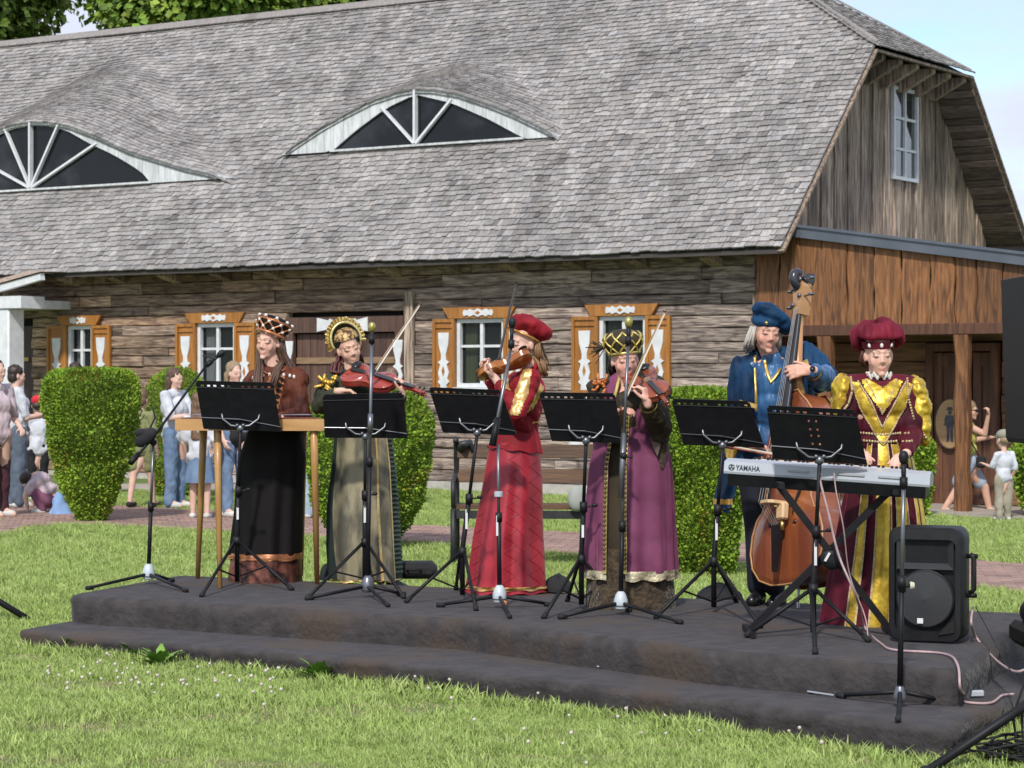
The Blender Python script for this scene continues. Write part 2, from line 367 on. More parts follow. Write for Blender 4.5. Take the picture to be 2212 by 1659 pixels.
    # the strip of roof right under a dormer sill keeps its own plain courses
# hip slope
def fn_hip(a, b):                                             # a: -1..1 across in metres of w, b: 0..1 up
    return Vector((lerp(UE + .02, UA, b), WR + a, lerp(ZH, ZR, b)))
hipn = 26
for i in range(hipn):
    b0 = i / hipn - .01; b1 = min(1, b0 + 1.8 / hipn); half = (WR - WH) * (1 - max(0, b0)) + .02; a = -half
    while a < half:
        a2 = min(a + rnd.uniform(.09, .17), half); SH.append((shingle(fn_hip, a + .002, a2 - .002, b0, b1, .014, tone_at(a + 40, b0 * 4)), (99, i))); a = a2
def sh_key(s):
    c = s[0][0][4]; p = LW(c.x, c.y, c.z); vis = 0 if s[1][0] != 99 else 3
    return p.y + vis
SH.sort(key=sh_key)
big = M(); bt = []
for k, (s_, _) in enumerate(SH):
    vv, ff, tn = s_
    if k < 300:
        m1 = M(); m1.add(vv, ff); o = m1.build('shingle', m_shingle, roof); settone(o.data, [tn] * 5)
    else:
        big.add(vv, ff); bt += [tn] * 5
o = big.build('shingles', m_shingle, roof); settone(o.data, bt); o['kind'] = 'stuff'
# ridge and hip capping boards, rake boards
def cap(pa, pb, wd, th, m_, name, par=roof, up=(0, 0, 1)):
    mm = M(); mm.bar(pa, pb, wd, th, up); o = mm.build(name, m_, par); settone(o.data, [(.8, .78, .76)] * len(mm.f)) if m_ is m_shingle else None; return o
cap((UL, WR - .07, ZR + .03), (UA, WR - .07, ZR + .03), .17, .022, m_shingle, 'ridge_board', up=(0, -1, 1))
cap((UL, WR + .07, ZR + .03), (UA, WR + .07, ZR + .03), .17, .022, m_shingle, 'ridge_board', up=(0, 1, 1))
for sgn in (-1, 1):
    a = Vector((UE + .02, WR + sgn * (WR - WH + .02), ZH + .04)); b = Vector((UA, WR, ZR + .05))
    if sgn < 0: cap(a + Vector((-.05, .04, 0)), b + Vector((-.1, -.0, -.01)), .16, .02, m_shingle, 'hip_board', up=(0, -1, 1))
    cap(a + Vector((.0, .07 * -sgn, .0)), b + Vector((.06, 0, 0)), .13, .02, m_shingle, 'hip_board', up=(1.58, 0, 2.6))
cap((UE - .01, WE - .02, ZE - .06), (UE - .01, WH, ZH - .06), .03, .09, m_board, 'rake_board', up=(1, 0, 0))
cap((UE - .01, MW - WE + .02, ZE - .06), (UE - .01, MW - WH, ZH - .06), .03, .09, m_board, 'rake_board', up=(1, 0, 0))
cap((UE + .0, WH, ZH - .06), (UE + .0, MW - WH, ZH - .06), .07, .035, m_board, 'hip_eave_board')
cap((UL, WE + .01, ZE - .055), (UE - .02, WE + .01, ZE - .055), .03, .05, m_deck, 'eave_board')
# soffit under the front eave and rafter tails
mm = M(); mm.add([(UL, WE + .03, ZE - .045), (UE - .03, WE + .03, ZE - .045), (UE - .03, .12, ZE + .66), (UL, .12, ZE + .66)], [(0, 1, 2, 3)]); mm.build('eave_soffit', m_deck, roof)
u = -.6
while u > UL + .5:
    mm = M(); mm.box((u, -.10, 3.23), (.17, .5, .09), (R(-14), 0, 0)); o = mm.build('rafter_tail', m_board, roof); u -= rnd.uniform(.95, 1.15)
# the hip eave brackets
for k in range(6):
    w_ = lerp(WH + .38, MW - WH - .12, k / 5)
    mm = M(); mm.prism([(0, 0), (.56, 0), (.56, -.06), (.10, -.30), (0, -.30)], .12, (.02, w_, ZH - .07), (1, 0, 0), (0, 0, 1)); mm.build('bracket', m_board, roof)
# laths under the overhang of the far rake
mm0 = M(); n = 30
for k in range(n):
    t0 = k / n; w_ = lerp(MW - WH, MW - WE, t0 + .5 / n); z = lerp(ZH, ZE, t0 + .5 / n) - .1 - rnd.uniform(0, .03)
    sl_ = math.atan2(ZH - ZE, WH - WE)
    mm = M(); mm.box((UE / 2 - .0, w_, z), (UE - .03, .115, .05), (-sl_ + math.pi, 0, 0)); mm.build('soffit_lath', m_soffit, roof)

# ---- front wall of hewn logs with openings
wall = bpy.data.objects.new('wall', M().box((UL / 2 - .0, .19, 1.7), (abs(UL) - .02, .08, 3.8)).mesh('wall', m_blackhole)); lnk(wall, house)
WIN = {}
def wn(k, x0, x1, sx0, sx1, ytop, ymid, yhead, w_=-.02):
    u0, z1 = wp(x0, ytop); u1, _ = wp(x1, ytop); a, _ = wp(sx0, ytop); b, _ = wp(sx1, ytop); WIN[k] = dict(u0=u0, u1=u1, a=a, b=b)
wn('A', 149, 203, 107, 243, 0, 0, 0); wn('B', 428, 511, 385, 556, 0, 0, 0); wn('D', 988, 1092, 940, 1142, 0, 0, 0); wn('E', 1296, 1398, 1240, 1452, 0, 0, 0)
gate_u = (wp(622, 700)[0], wp(876, 700)[0]); ZG = 2.60
door_u = (wp(38, 700)[0], wp(70, 700)[0])
openings = [(v['u0'] - .02, v['u1'] + .02, 1.62, 2.56) for v in WIN.values()] + [(gate_u[0], gate_u[1], -1, ZG), (door_u[0] - .3, door_u[1], -1, 2.55)]
def logbeam(u0, u1, z0, z1, w_, m_=None, name='log', par=None, ax='u'):
    """one hewn timber: uneven face, chamfered edges"""
    n = max(2, int((u1 - u0) / .35)); rws = []; so = rnd.uniform(-.02, .02)
    for i in range(n + 1):
        u = lerp(u0 + .004, u1 - .004, i / n); a = rnd.uniform(-.012, .012); b = rnd.uniform(-.010, .010); c = rnd.uniform(-.012, .012) + so; zz0 = z0 + .003 + a * .5; zz1 = z1 - .002 + b * .6
        prof = [(w_ + .14, zz0), (w_ + .02 + c, zz0), (w_ + c + b, zz0 + .012), (w_ - .004 + c + b, (zz0 + zz1) / 2), (w_ + c, zz1 - .010), (w_ + .02 + c, zz1), (w_ + .14, zz1)]
        rws.append([Vector((u, y, z)) for y, z in prof])
    mm = M(); mm.grid(rws); k = len(rws[0]); mm.add(rws[0], [tuple(range(k))]); mm.add(rws[-1], [tuple(reversed(range(k)))])
    o = mm.build(name, m_ or m_log, par or wall); g = interp(u0, [-15, -9, -5, 0], [1.5, 1.3, .3, 0]) * (.4 + .6 * rnd.random()); v = rnd.uniform(.72, 1.22); top = interp(z0, [2.4, 3.0], [0, 1]) * .0
    if rnd.random() < .22: v *= .72
    o.data.attributes.new('tone', 'FLOAT_COLOR', 'FACE').data.foreach_set('color', [v * (1 + .12 * g), v * (1 - .05 * g), v * (1 - .22 * g), 1] * len(o.data.polygons)); return o
z = .30
while z < 3.42:
    hgt = rnd.uniform(.12, .185); u = UL
    segs = [(UL, 0.0)]
    for (a, b, c, d) in openings:
        if z + hgt > c + .02 and z < d - .02:
            ns = []
            for s_, e_ in segs:
                if b <= s_ or a >= e_: ns.append((s_, e_)); continue
                if a > s_: ns.append((s_, a))
                if b < e_: ns.append((b, e_))
            segs = ns
    for s_, e_ in segs:
        u = s_
        while u < e_ - .05:
            L_ = rnd.choice((rnd.uniform(.5, 1.2), rnd.uniform(1.2, 3.4), rnd.uniform(1.5, 3.4))); u2 = min(e_, u + L_)
            if e_ - u2 < .5: u2 = e_
            logbeam(u, u2, z, z + hgt, rnd.uniform(-.02, .02)); u = u2
    z += hgt
mm = M(); mm.box((UL / 2, .04, .12), (abs(UL) + .1, .28, .36)); mm.build('plinth', m_plinth, house)
# corner posts, post by the gate
for uu, wd, z1 in ((gate_u[1] + .09, .16, 2.95),):
    mm = M(); mm.box((uu, -.035, (z1 + .3) / 2), (wd, .07, z1 - .3), b=.015); o = mm.build('corner_post', m_board, house)
for k in range(7):
    mm = M(); mm.box((.02, .03 + rnd.uniform(-.02, .02), .6 + k * .42), (.14, .22, .18), b=.02); mm.build('log_end', m_board, house)

# ---- windows
def ornament_v(c, w_, s=1.0):                                  # carved white baluster shape: flask over a pierced diamond
    poly = [(-.085, .36), (.085, .36), (.075, .2), (.035, .06), (.04, 0), (.09, -.03), (.05, -.06), (.085, -.17), (.06, -.25), (.09, -.29), (.045, -.33), (.075, -.5), (.03, -.5), (0, -.4)]
    left = [(-x, y) for x, y in reversed(poly[2:-1])]
    mm = M(); mm.prism([(x * s, y * s) for x, y in poly + left], .018, (c[0], w_, c[1]), (1, 0, 0), (0, 0, 1)); return mm
def window(k, ztop, zbot):
    v = WIN[k]; u0, u1, a, b = v['u0'], v['u1'], v['a'], v['b']; cu = (u0 + u1) / 2; W_ = u1 - u0; H_ = ztop - zbot; f = .055
    wo = M()
    for (x, z_, dx, dz) in ((u0 + f / 2, (ztop + zbot) / 2, f, H_), (u1 - f / 2, (ztop + zbot) / 2, f, H_), (cu, ztop - f / 2, W_ - 2 * f, f), (cu, zbot + f / 2, W_ - 2 * f, f)):
        wo.box((x, .02, z_), (dx, .07, dz))
    wi = wo.build('window', m_white, house)
    zm = lerp(ztop, zbot, .40)
    mu = M(); mu.box((cu, .03, (ztop + zbot) / 2), (.05, .045, H_ - 2 * f)); mu.build('mullion', m_white, wi)
    for s_ in (-1, 1):
        mu = M(); xm = cu + s_ * (W_ / 4 - f / 4 + .003); mu.box((xm, .034, zm), (W_ / 2 - f - .026, .04, .035)); mu.build('glazing_bar', m_white, wi)
        for (z0, z1) in ((zbot + f, zm - .0175), (zm + .0175, ztop - f)):
            pa = M(); pa.box((xm, .05, (z0 + z1) / 2), (W_ / 2 - f - .026, .006, z1 - z0 - .002)); pa.build('pane', m_glassclear, wi)
    cu_m = m_curtain if k in 'AB' else m_green_curtain
    for x0, x1 in ((u0 + f, u0 + W_ * .30), (u1 - W_ * .22, u1 - f)):
        rw = [[(lerp(x0, x1, t / 14), .13 + .018 * math.sin(t * 1.9), zz) for t in range(15)] for zz in (zbot, ztop)]
        cm = M(); cm.grid(rw); cm.build('curtain', cu_m, wi, smooth=True)
    # shutters: frame with recessed panel and a carved white ornament
    for x0, x1 in ((a, u0 - .005), (u1 + .005, b)):
        sw = x1 - x0; cx = (x0 + x1) / 2; sm = M(); zb = zbot - .08; fr = .045
        sm.box((cx, -.035, (ztop + zb) / 2), (sw, .025, ztop - zb)); sm.box((x0 + fr / 2, -.06, (ztop + zb) / 2), (fr, .022, ztop - zb)); sm.box((x1 - fr / 2, -.06, (ztop + zb) / 2), (fr, .022, ztop - zb))
        sm.box((cx, -.06, ztop - fr / 2), (sw - 2 * fr, .022, fr)); sm.box((cx, -.06, ztop - fr * 2.6), (sw - 2 * fr, .022, .012)); sm.box((cx, -.06, zb + fr / 2), (sw - 2 * fr, .022, fr))
        sm.build('shutter', m_shutter, wi)
        ornament_v((cx, lerp(ztop, zbot, .60)), -.06, 1.05).build('carved_ornament', m_white, wi)
        dm_ = M(); zz_ = lerp(ztop, zbot, .60) - .155; dm_.prism([(-.026, 0), (0, .075), (.026, 0), (0, -.075)], .004, (cx, -.072, zz_), (1, 0, 0), (0, 0, 1)); dm_.build('ornament_hole', m_shutter, wi)
    # header with slanted ends and pierced white rosette
    hm = M(); hm.prism([(u0 - .10, ztop + .005), (u1 + .10, ztop + .005), (u1 + .20, ztop + .155), (u0 - .20, ztop + .155)], .05, (0, -.05, 0), (1, 0, 0), (0, 0, 1)); hm.build('header', m_shutter, wi)
    zc = ztop + .08; s_ = W_ / .8
    pts = [(-.235, .045), (-.17, .03), (-.14, .055), (-.07, .03), (0, .058)]; half = pts + [(-x, y) for x, y in reversed(pts[:-1])] + [(.25, 0)]
    full = [(x * s_, y) for x, y in half] + [(-x * s_, -y) for x, y in half[:-1]] + [(-.25 * s_, 0)]
    rm = M(); rm.prism(full, .016, (cu, -.084, zc), (1, 0, 0), (0, 0, 1)); rm.build('carved_rosette', m_white, wi)
    rm = M(); rm.prism([(-.04, 0), (0, .025), (.04, 0), (0, -.025)], .006, (cu, -.095, zc), (1, 0, 0), (0, 0, 1)); rm.build('rosette_diamond', m_shutter, wi)
    sm = M(); sm.box((cu, -.02, zbot - .02), (W_ + .06, .12, .035)); sm.build('sill', m_white, wi)
m_glassclear = mat('clear_window_glass', (.02, .028, .03), rough=.03, spec=.35, alpha=.35, scale=2)
for k in 'ABDE': window(k, 2.54, 1.60)

# ---- double gate with carved white lintel
g0, g1 = gate_u; gc = (g0 + g1) / 2; gt = M()
gt.box((gc, -.03, 2.49), (g1 - g0, .07, .22)); gt.box((g0 + .07, -.03, 1.28), (.14, .07, 2.2)); gt.box((g1 - .07, -.03, 1.28), (.14, .07, 2.2))
gate = gt.build('gate', m_gate, house)
u = g0 + .14; 
while u < g1 - .15:
    wd = rnd.uniform(.10, .15); u2 = min(u + wd, g1 - .14); mm = M(); mm.box(((u + u2) / 2, .05 + rnd.uniform(-.005, .005), 1.27), (u2 - u - .008, .03, 2.18)); mm.build('plank', m_gate, gate); u = u2
for zz in (1.98, .75):
    mm = M(); mm.box((gc, .02, zz), (g1 - g0 - .30, .03, .09)); mm.build('cross_bar', m_gatebar, gate)
w1 = (g1 - g0) * .215
pts = [(-w1, .10), (-w1 * .55, .06), (-w1 * .5, .085), (-.12, .05), (0, .10), (.12, .05), (w1 * .5, .085), (w1 * .55, .06), (w1, .10), (w1, -.10), (w1 * .6, -.07), (w1 * .35, -.03), (.14, -.06), (0, -.10), (-.14, -.06), (-w1 * .35, -.03), (-w1 * .6, -.07), (-w1, -.10)]
mm = M(); mm.prism(pts, .02, (gc + .0, -.08, 2.49), (1, 0, 0), (0, 0, 1)); mm.build('carved_lintel', m_white, gate)
mm = M(); mm.prism([(-.09, 0), (0, .05), (.09, 0), (0, -.05)], .006, (gc, -.094, 2.49), (1, 0, 0), (0, 0, 1)); mm.build('lintel_diamond', mat('pale_red_paint', (.55, .3, .3), rough=.6), gate)
for uu in (g0 + .075, g1 - .075): ornament_v((uu, 1.92), -.078, .95).build('carved_ornament', m_white, gate)
# horseshoe above the gate middle
hs = [( .09 * math.sin(a), .12 * math.cos(a)) for a in np.linspace(-2.6, 2.6, 16)]
mm = M(); mm.tube([(gc + .17 + x, .015, 2.22 + z_) for x, z_ in hs], .016, 6); mm.build('horseshoe', m_gatebar, gate, smooth=True)
# dark door at the far left
du0, du1 = door_u; mm = M(); mm.box(((du0 + du1) / 2 - .15, .06, 1.3), (du1 - du0 + .3, .06, 2.5)); dd = mm.build('door', mat('dark_brown_door', (.06, .035, .03), rough=.6, scale=5, stretch=(4, 4, .5)), house)
mm = M(); mm.box((du1 - .18, .015, 2.03), (.18, .02, .06)); mm.build('brass_plate', mat('brass_plate', (.5, .35, .12), rough=.4, metal=.6), dd)
# white entrance porch at the far left: column, entablature block, sloping fascia, small roof
pu0, _ = wp(-90, 700, -1.0); pu1, _ = wp(36, 700, -1.0); bu1, _ = wp(66, 650, -1.0)
z_b0 = wp(20, 667, -1.0)[1]; z_b1 = wp(20, 641, -1.0)[1]
mm = M(); mm.box((pu1 - .17, -1.0, z_b0 / 2 + .05), (.34, .34, z_b0 - .1), b=.02); mm.box((pu1 - .17, -1.0, .3), (.40, .40, .3), b=.02); mm.build('porch_column', m_white, house, auto=40)
mm = M(); mm.box(((pu0 + bu1) / 2, -.95, (z_b0 + z_b1) / 2), (bu1 - pu0, .5, z_b1 - z_b0)); mm.box(((pu0 + bu1) / 2 - .05, -.5, (z_b0 + z_b1) / 2 - .02), (bu1 - pu0 - .15, 1.0, z_b1 - z_b0 - .06)); mm.build('porch_beam', m_white, house)
fa = wp(97, 598, -1.05); fb = wp(-60, 642, -1.05)
mm = M(); mm.bar((fa[0], -1.1, fa[1]), (fb[0], -1.1, fb[1]), .10, .09, (0, 1, 0)); mm.build('porch_fascia', m_white, house)
mm = M(); mm.add([(fa[0] + .02, -1.18, fa[1] + .07), (fb[0], -1.18, fb[1] + .07), (fb[0], -.1, fb[1] + .45), (fa[0] + .02, -.5, fa[1] + .10)], [(0, 1, 2, 3)]); mm.build('porch_roof', m_board, house)

# ---- dormer fronts
def dormer(D, nm, bars):
    w0 = D['w0']; zb = main_z(w0); u0, a = D['u0'], D['a']; gu0, gu1 = D['gu']; n = 60
    du = M(); top = [(lerp(u0 - a * .99, u0 + a * .99, t / n)) for t in range(n + 1)]
    rows = [[(u, w0 - .02, zb - .02) for u in top], [(u, w0 - .02, zb + max(0, Hd(D, u) - .02)) for u in top]]
    du.grid(rows); d_ob = du.build('dormer', m_deck, house)
    # window opening curve
    def gh(u):
        t = (u - u0) / ((gu1 - u0) if u > u0 else (u0 - gu0)); t = min(1, abs(t)); return max(0.0, min(interp(t, D['gt'], D['gh']) * (D['h'] - .12), Hd(D, u) - .09))
    us = [lerp(gu0, gu1, t / 40) for t in range(41)]
    gm = M(); gm.grid([[(u, w0 - .05, zb + .02) for u in us], [(u, w0 - .05, zb + .02 + gh(u)) for u in us]]); gm.build('pane', m_glassdusty, d_ob)
    # fascia of short upright white boards following the curve
    u = u0 - a * .99
    while u < u0 + a * .985:
        u2 = min(u + .17, u0 + a * .985)
        def lo_(x): return zb - .01 if (x <= gu0 or x >= gu1) else zb + .02 + gh(x)
        fm = M(); q = [(u + .002, lo_(u)), (u2 - .002, lo_(u2)), (u2 - .002, zb + Hd(D, u2) - .025), (u + .002, zb + Hd(D, u) - .025)]
        if q[2][1] > q[1][1] + .004 or q[3][1] > q[0][1] + .004:
            q = [(x, max(z_, lo_(x))) for x, z_ in q]; fm.prism(q, .03, (0, w0 - .085 + rnd.uniform(-.002, .002), 0), (1, 0, 0), (0, 0, 1)); fm.build('fascia_board', m_whitewood, d_ob)
        u = u2
    # radiating glazing bars
    for ang, L_ in bars:
        # stop at the curve
        l = L_
        for s_ in np.linspace(.1, 3, 60):
            x = u0 + s_ * math.sin(ang)
            if x < gu0 or x > gu1 or s_ * math.cos(ang) > gh(x) + .03: l = s_; break
        bm2 = M(); bm2.bar((u0 + .02 * math.sin(ang), w0 - .09, zb + .03), (u0 + l * math.sin(ang), w0 - .09, zb + .03 + l * math.cos(ang)), .035, .085 if ang == 0 else .06, (0, 1, 0)); bm2.build('glazing_bar', m_white, d_ob)
    sm = M(); sm.box(((gu0 + gu1) / 2, w0 - .10, zb - .0), (gu1 - gu0 + .1, .07, .03)); sm.build('sill', m_whitewood, d_ob)
dormer(D2, 'a', [(0, 1), (R(-47), 2), (R(47), 2)])
dormer(D1, 'b', [(0, 1), (R(-30), 2), (R(32), 2), (R(-66), 3), (R(66), 3)])

# ---- gable wall of upright boards
gw = M(); gw.add([(-.06, 0, 0), (-.06, MW, 0), (-.06, MW, 4.0), (-.06, MW - WH, ZH - .15), (-.06, WH, ZH - .15), (-.06, 0, 4.0)], [(0, 1, 2, 3, 4, 5)]); gable = gw.build('gable_wall', m_blackhole, house)
def gtop(w_):
    x = min(w_, MW - w_); return (ZE + (x - WE) * (ZH - ZE) / (WH - WE) - .09) if x < WH else ZH - .12
gwu = (gp(1922, 187)[0], gp(1975, 200)[0]); gwz = (4.55, 5.87)
w_ = .05; k = 0
while w_ < MW - .1:
    wd = rnd.uniform(.15, .24); w2 = min(w_ + wd, MW - .05); mid = (w_ + w2) / 2; off = .025 if k % 2 else 0
    spans = [(3.3, gtop(mid))]
    if gwu[0] - .05 < mid < gwu[1] + .05: spans = [(3.3, gwz[0]), (gwz[1], gtop(mid))]
    for z0, z1 in spans:
        za, zb_ = (gtop(w_), gtop(w2)) if z1 == gtop(mid) else (z1, z1)
        mm = M(); o0 = .0 + off + rnd.uniform(0, .008); e = rnd.uniform(-.012, .012)
        mm.add([(-.03, w_ - .015, z0), (o0, w_ - .015, z0), (o0, w2 + .015, z0), (-.03, w2 + .015, z0), (-.03, w_ + e, za), (o0, w_ + e, za), (o0, w2 + e, zb_), (-.03, w2 + e, zb_)], [(3, 2, 1, 0), (4, 5, 6, 7), (0, 1, 5, 4), (1, 2, 6, 5), (2, 3, 7, 6), (3, 0, 4, 7)])
        mm.build('board', m_board, gable)
    w_ = w2; k += 1
# gable window, three rows of two panes
z0, z1 = gwz; wa, wb = gwu; f = .05; wm = M()
for (c, d_) in (((wa + f / 2), f), ((wb - f / 2), f)): wm.box((.04, c, (z0 + z1) / 2), (.06, d_, z1 - z0))
wm.box((.04, (wa + wb) / 2, z1 - f / 2), (.06, wb - wa - 2 * f, f)); wm.box((.04, (wa + wb) / 2, z0 + f / 2), (.06, wb - wa - 2 * f, f))
gwin = wm.build('window', m_white, house)
mm = M(); mm.box((.038, (wa + wb) / 2, (z0 + z1) / 2), (.04, .045, z1 - z0 - 2 * f)); mm.build('mullion', m_white, gwin)
for r_ in (1, 2):
    zz = lerp(z0, z1, r_ / 3)
    for s_ in (-1, 1):
        mm = M(); mm.box((.036, (wa + wb) / 2 + s_ * ((wb - wa) / 4 - .014), zz), (.035, (wb - wa) / 2 - f - .023, .04)); mm.build('glazing_bar', m_white, gwin)
m_mirror = mat('reflecting_pane', (.03, .035, .04), rough=.02, spec=1, coat=1, scale=2)
for r_ in range(3):
    for s_ in (-1, 1):
        zz = lerp(z0 + f, z1 - f, (r_ + .5) / 3); mm = M(); mm.box((.02, (wa + wb) / 2 + s_ * ((wb - wa) / 4 - .012), zz), (.008, (wb - wa) / 2 - f - .022, (z1 - z0) / 3 - .06), (0, rnd.uniform(-.01, .01), rnd.uniform(-.02, .02))); mm.build('pane', m_mirror, gwin)

# ---- lean-to at the gable: plank face, posts, shaded back wall with double door
leanto = empty('lean_to_porch', C0, -TH, 'red-brown plank lean-to porch at the gable end of the log house', 'porch')
top0 = wp(1640, 540, -.12); topL = wp(1700, 499, -.12); topR = wp(2212, 562, -.12); zbp = 2.36; UR = topR[0] + 1.6
sl2 = (topR[1] - topL[1]) / (topR[0] - topL[0])
def lz(u): return topL[1] + sl2 * (u - topL[0])
u = .02; k = 0
while u < UR:
    wd = rnd.uniform(.26, .38); u2 = min(u + wd, UR); mm = M(); zt0 = lz(u) if u > .35 else 3.3; zt1 = lz(u2) if u2 > .35 else 3.3; n = 8; L0 = []; L1 = []
    o_ = -.13 + rnd.uniform(-.006, .006) - (.012 if k % 2 else 0)
    rows = []
    for i in range(n + 1):
        t = i / n; e0 = .012 * math.sin(i * 1.3 + k) + rnd.uniform(-.006, .006); e1 = .012 * math.sin(i * 1.1 + k * 2) + rnd.uniform(-.006, .006)
        rows.append([Vector((u + .004 + e0, o_ + .03, lerp(zbp, zt0, t))), Vector((u + .004 + e0, o_ + .004, lerp(zbp, zt0, t))), Vector((u + .018 + e0, o_ - .012, lerp(zbp, zt0, t))), Vector((u2 - .018 + e1, o_ - .012, lerp(zbp, zt1, t))), Vector((u2 - .004 + e1, o_ + .004, lerp(zbp, zt1, t))), Vector((u2 - .004 + e1, o_ + .03, lerp(zbp, zt1, t)))])
    mm.grid(rows)
    if rnd.random() < .6: mm.mi = [1 if (j % 5) in ((1,) if rnd.random() < .0 else (0, 1)) else 0 for j in range(len(mm.f))]
    nb = len(rows[0]); mm.add(rows[0], [tuple(range(nb))]); 
    mm.build('plank', [m_porch, m_sap], leanto); u = u2; k += 1
mm = M(); mm.box(((UR) / 2, -.04, 2.8), (UR, .1, .95)); mm.build('framing', m_blackhole, leanto)
mm = M(); mm.bar((topL[0] - .02, -.20, lz(topL[0]) + .02), (UR + .1, -.20, lz(UR + .1) + .02), .16, .075, (0, 1, 0)); mm.bar((topL[0] - .0, -.14, lz(topL[0]) + .075), (UR + .1, -.14, lz(UR + .1) + .075), .25, .02, (0, 0, 1)); mm.build('roof_flashing', m_metal, leanto)
mm = M(); mm.add([(0.08, -.2, 3.62), (UR, -.2, lz(UR) + .07), (UR, 5.5, lz(UR) + .07), (.08, 5.5, 3.62)], [(0, 1, 2, 3)]); mm.build('lean_roof', m_metal, leanto)
mm = M(); mm.box((UR / 2, -.1, zbp - .05), (UR, .16, .14), b=.01); mm.build('beam', m_porchdark, leanto)
for px in (1785, 2080):
    uu = wp(px, 900, -.1)[0]; mm = M(); rows = []
    for i in range(9):
        z_ = lerp(.04, zbp - .12, i / 8); hw = .086 + .010 * math.sin(i * 1.7 + px); dx = .01 * math.sin(i * 2.1); b_ = .025
        rows.append([Vector((uu + dx + x * hw + (0), -.10 + y * hw, z_)) for x, y in ((-1, -.7), (-.7, -1), (.7, -1), (1, -.7), (1, .7), (.7, 1), (-.7, 1), (-1, .7))])
    mm.grid(rows, True); mm.build('post', m_porch, leanto)
BW = 1.25
z = .12
du = (wp(2003, 900, BW)[0], wp(2160, 900, BW)[0])
mm = M(); mm.box((UR / 2, BW + .2, 1.35), (UR, .08, 2.6)); bwall = mm.build('back_wall', m_blackhole, leanto)
for k in range(5):
    mm = M(); mm.box((.02, .12 + k * .25, 1.35), (.03, .24, 2.4)); mm.build('plank', m_porchdark, leanto)
while z < 2.4:
    hgt = rnd.uniform(.2, .26)
    for a, b in ((.05, du[0] - .02), (du[1] + .02, UR)):
        if z > 2.1: a, b = (.05, UR) if a == .05 else (0, 0)
        if b > a: logbeam(a, b, z, z + hgt, BW, m_porchlog, 'log', bwall)
    z += hgt
dm = M(); zd = 2.06
dm.box((du[0] + .05, BW - .02, zd / 2 + .05), (.1, .09, zd - .1)); dm.box((du[1] - .05, BW - .02, zd / 2 + .05), (.1, .09, zd - .1)); dm.box(((du[0] + du[1]) / 2, BW - .02, zd + .05), (du[1] - du[0], .09, .1))
dfr = dm.build('door_frame', m_porchdark, leanto)
dcu = (du[0] + du[1]) / 2
for s_, wd in ((-1, .62), (1, .28)):
    x0, x1 = (du[0] + .1, du[0] + (du[1] - du[0]) * .62) if s_ < 0 else (du[0] + (du[1] - du[0]) * .64, du[1] - .1)
    mm = M(); mm.box(((x0 + x1) / 2, BW + .02, zd / 2), (x1 - x0, .03, zd - .04)); lf = mm.build('door_leaf', m_porchdark, dfr)
    for a, b in ((x0, x0 + .11), (x1 - .11, x1)):
        mm = M(); mm.box(((a + b) / 2, BW - .005, zd / 2), (b - a, .02, zd - .04)); mm.build('door_stile', m_porchdark, dfr)
    for zz in (.2, 1.0, zd - .12):
        mm = M(); mm.box(((x0 + x1) / 2, BW - .006, zz), (x1 - x0 - .224, .02, .14)); mm.build('door_rail', m_porchdark, dfr)
# oval restroom sign with the drawn figure of a man in a hat
sg = wp(2053, 915, BW - .05)
sign = empty('oval_sign', LW(sg[0], BW - .05, sg[1]), -TH, 'pale oval wooden sign with a small painted standing man on the brown porch door', 'sign')
ov = [(.20 * math.cos(a), .31 * math.sin(a)) for a in np.linspace(0, 2 * math.pi, 40, endpoint=False)]
mm = M(); mm.prism(ov, .03, (0, 0, 0), (1, 0, 0), (0, 0, 1)); mm.build('board', mat('pale_sign_wood', (.55, .36, .18), (.45, .28, .13), rough=.6, scale=8, stretch=(.5, 4, 6)), sign)
mm = M(); mm.tube([(x * 1.02, -.012, z_ * 1.02) for x, z_ in ov], .012, 6, closed=True); mm.build('rim', mat('sign_rim', (.12, .07, .04), rough=.6), sign, smooth=True)
fig = M(); mfig = mat('sign_paint', (.09, .10, .12), (.05, .05, .06), rough=.6, scale=20)
for poly in ([(-.055, .17), (.055, .17), (.035, .185), (.03, .21), (-.03, .21), (-.035, .185)], [(-.024, .165), (.024, .165), (.026, .13), (.01, .112), (-.01, .112), (-.026, .13)],
             [(-.05, .105), (.05, .105), (.07, .06), (.075, -.03), (.055, -.03), (.05, .03), (.045, -.07), (-.045, -.07), (-.05, .03), (-.055, -.03), (-.075, -.03), (-.07, .06)],
             [(-.042, -.075), (-.003, -.075), (-.008, -.15), (-.012, -.225), (-.045, -.235), (-.04, -.15)], [(.003, -.075), (.042, -.075), (.04, -.15), (.045, -.235), (.012, -.225), (.008, -.15)]):
    fig.prism(poly, .006, (0, -.018, 0), (1, 0, 0), (0, 0, 1))
fig.build('painted_figure', mfig, sign)
# paving slab in front of the porch
sp = [LW(-.2, -1.15), LW(UR + 3, -1.15), LW(UR + 3, BW), LW(-.2, BW)]
sp[0] = LW(1.2, -.9)
mm = M(); mm.add([(p.x, p.y, gz(p.x, p.y) + .03) for p in sp] + [(p.x, p.y, gz(p.x, p.y) - .05) for p in sp], [(0, 1, 2, 3), (0, 4, 5, 1), (1, 5, 6, 2), (2, 6, 7, 3), (3, 7, 4, 0)]); tag(mm.build('pavement', m_concrete), kind='structure')
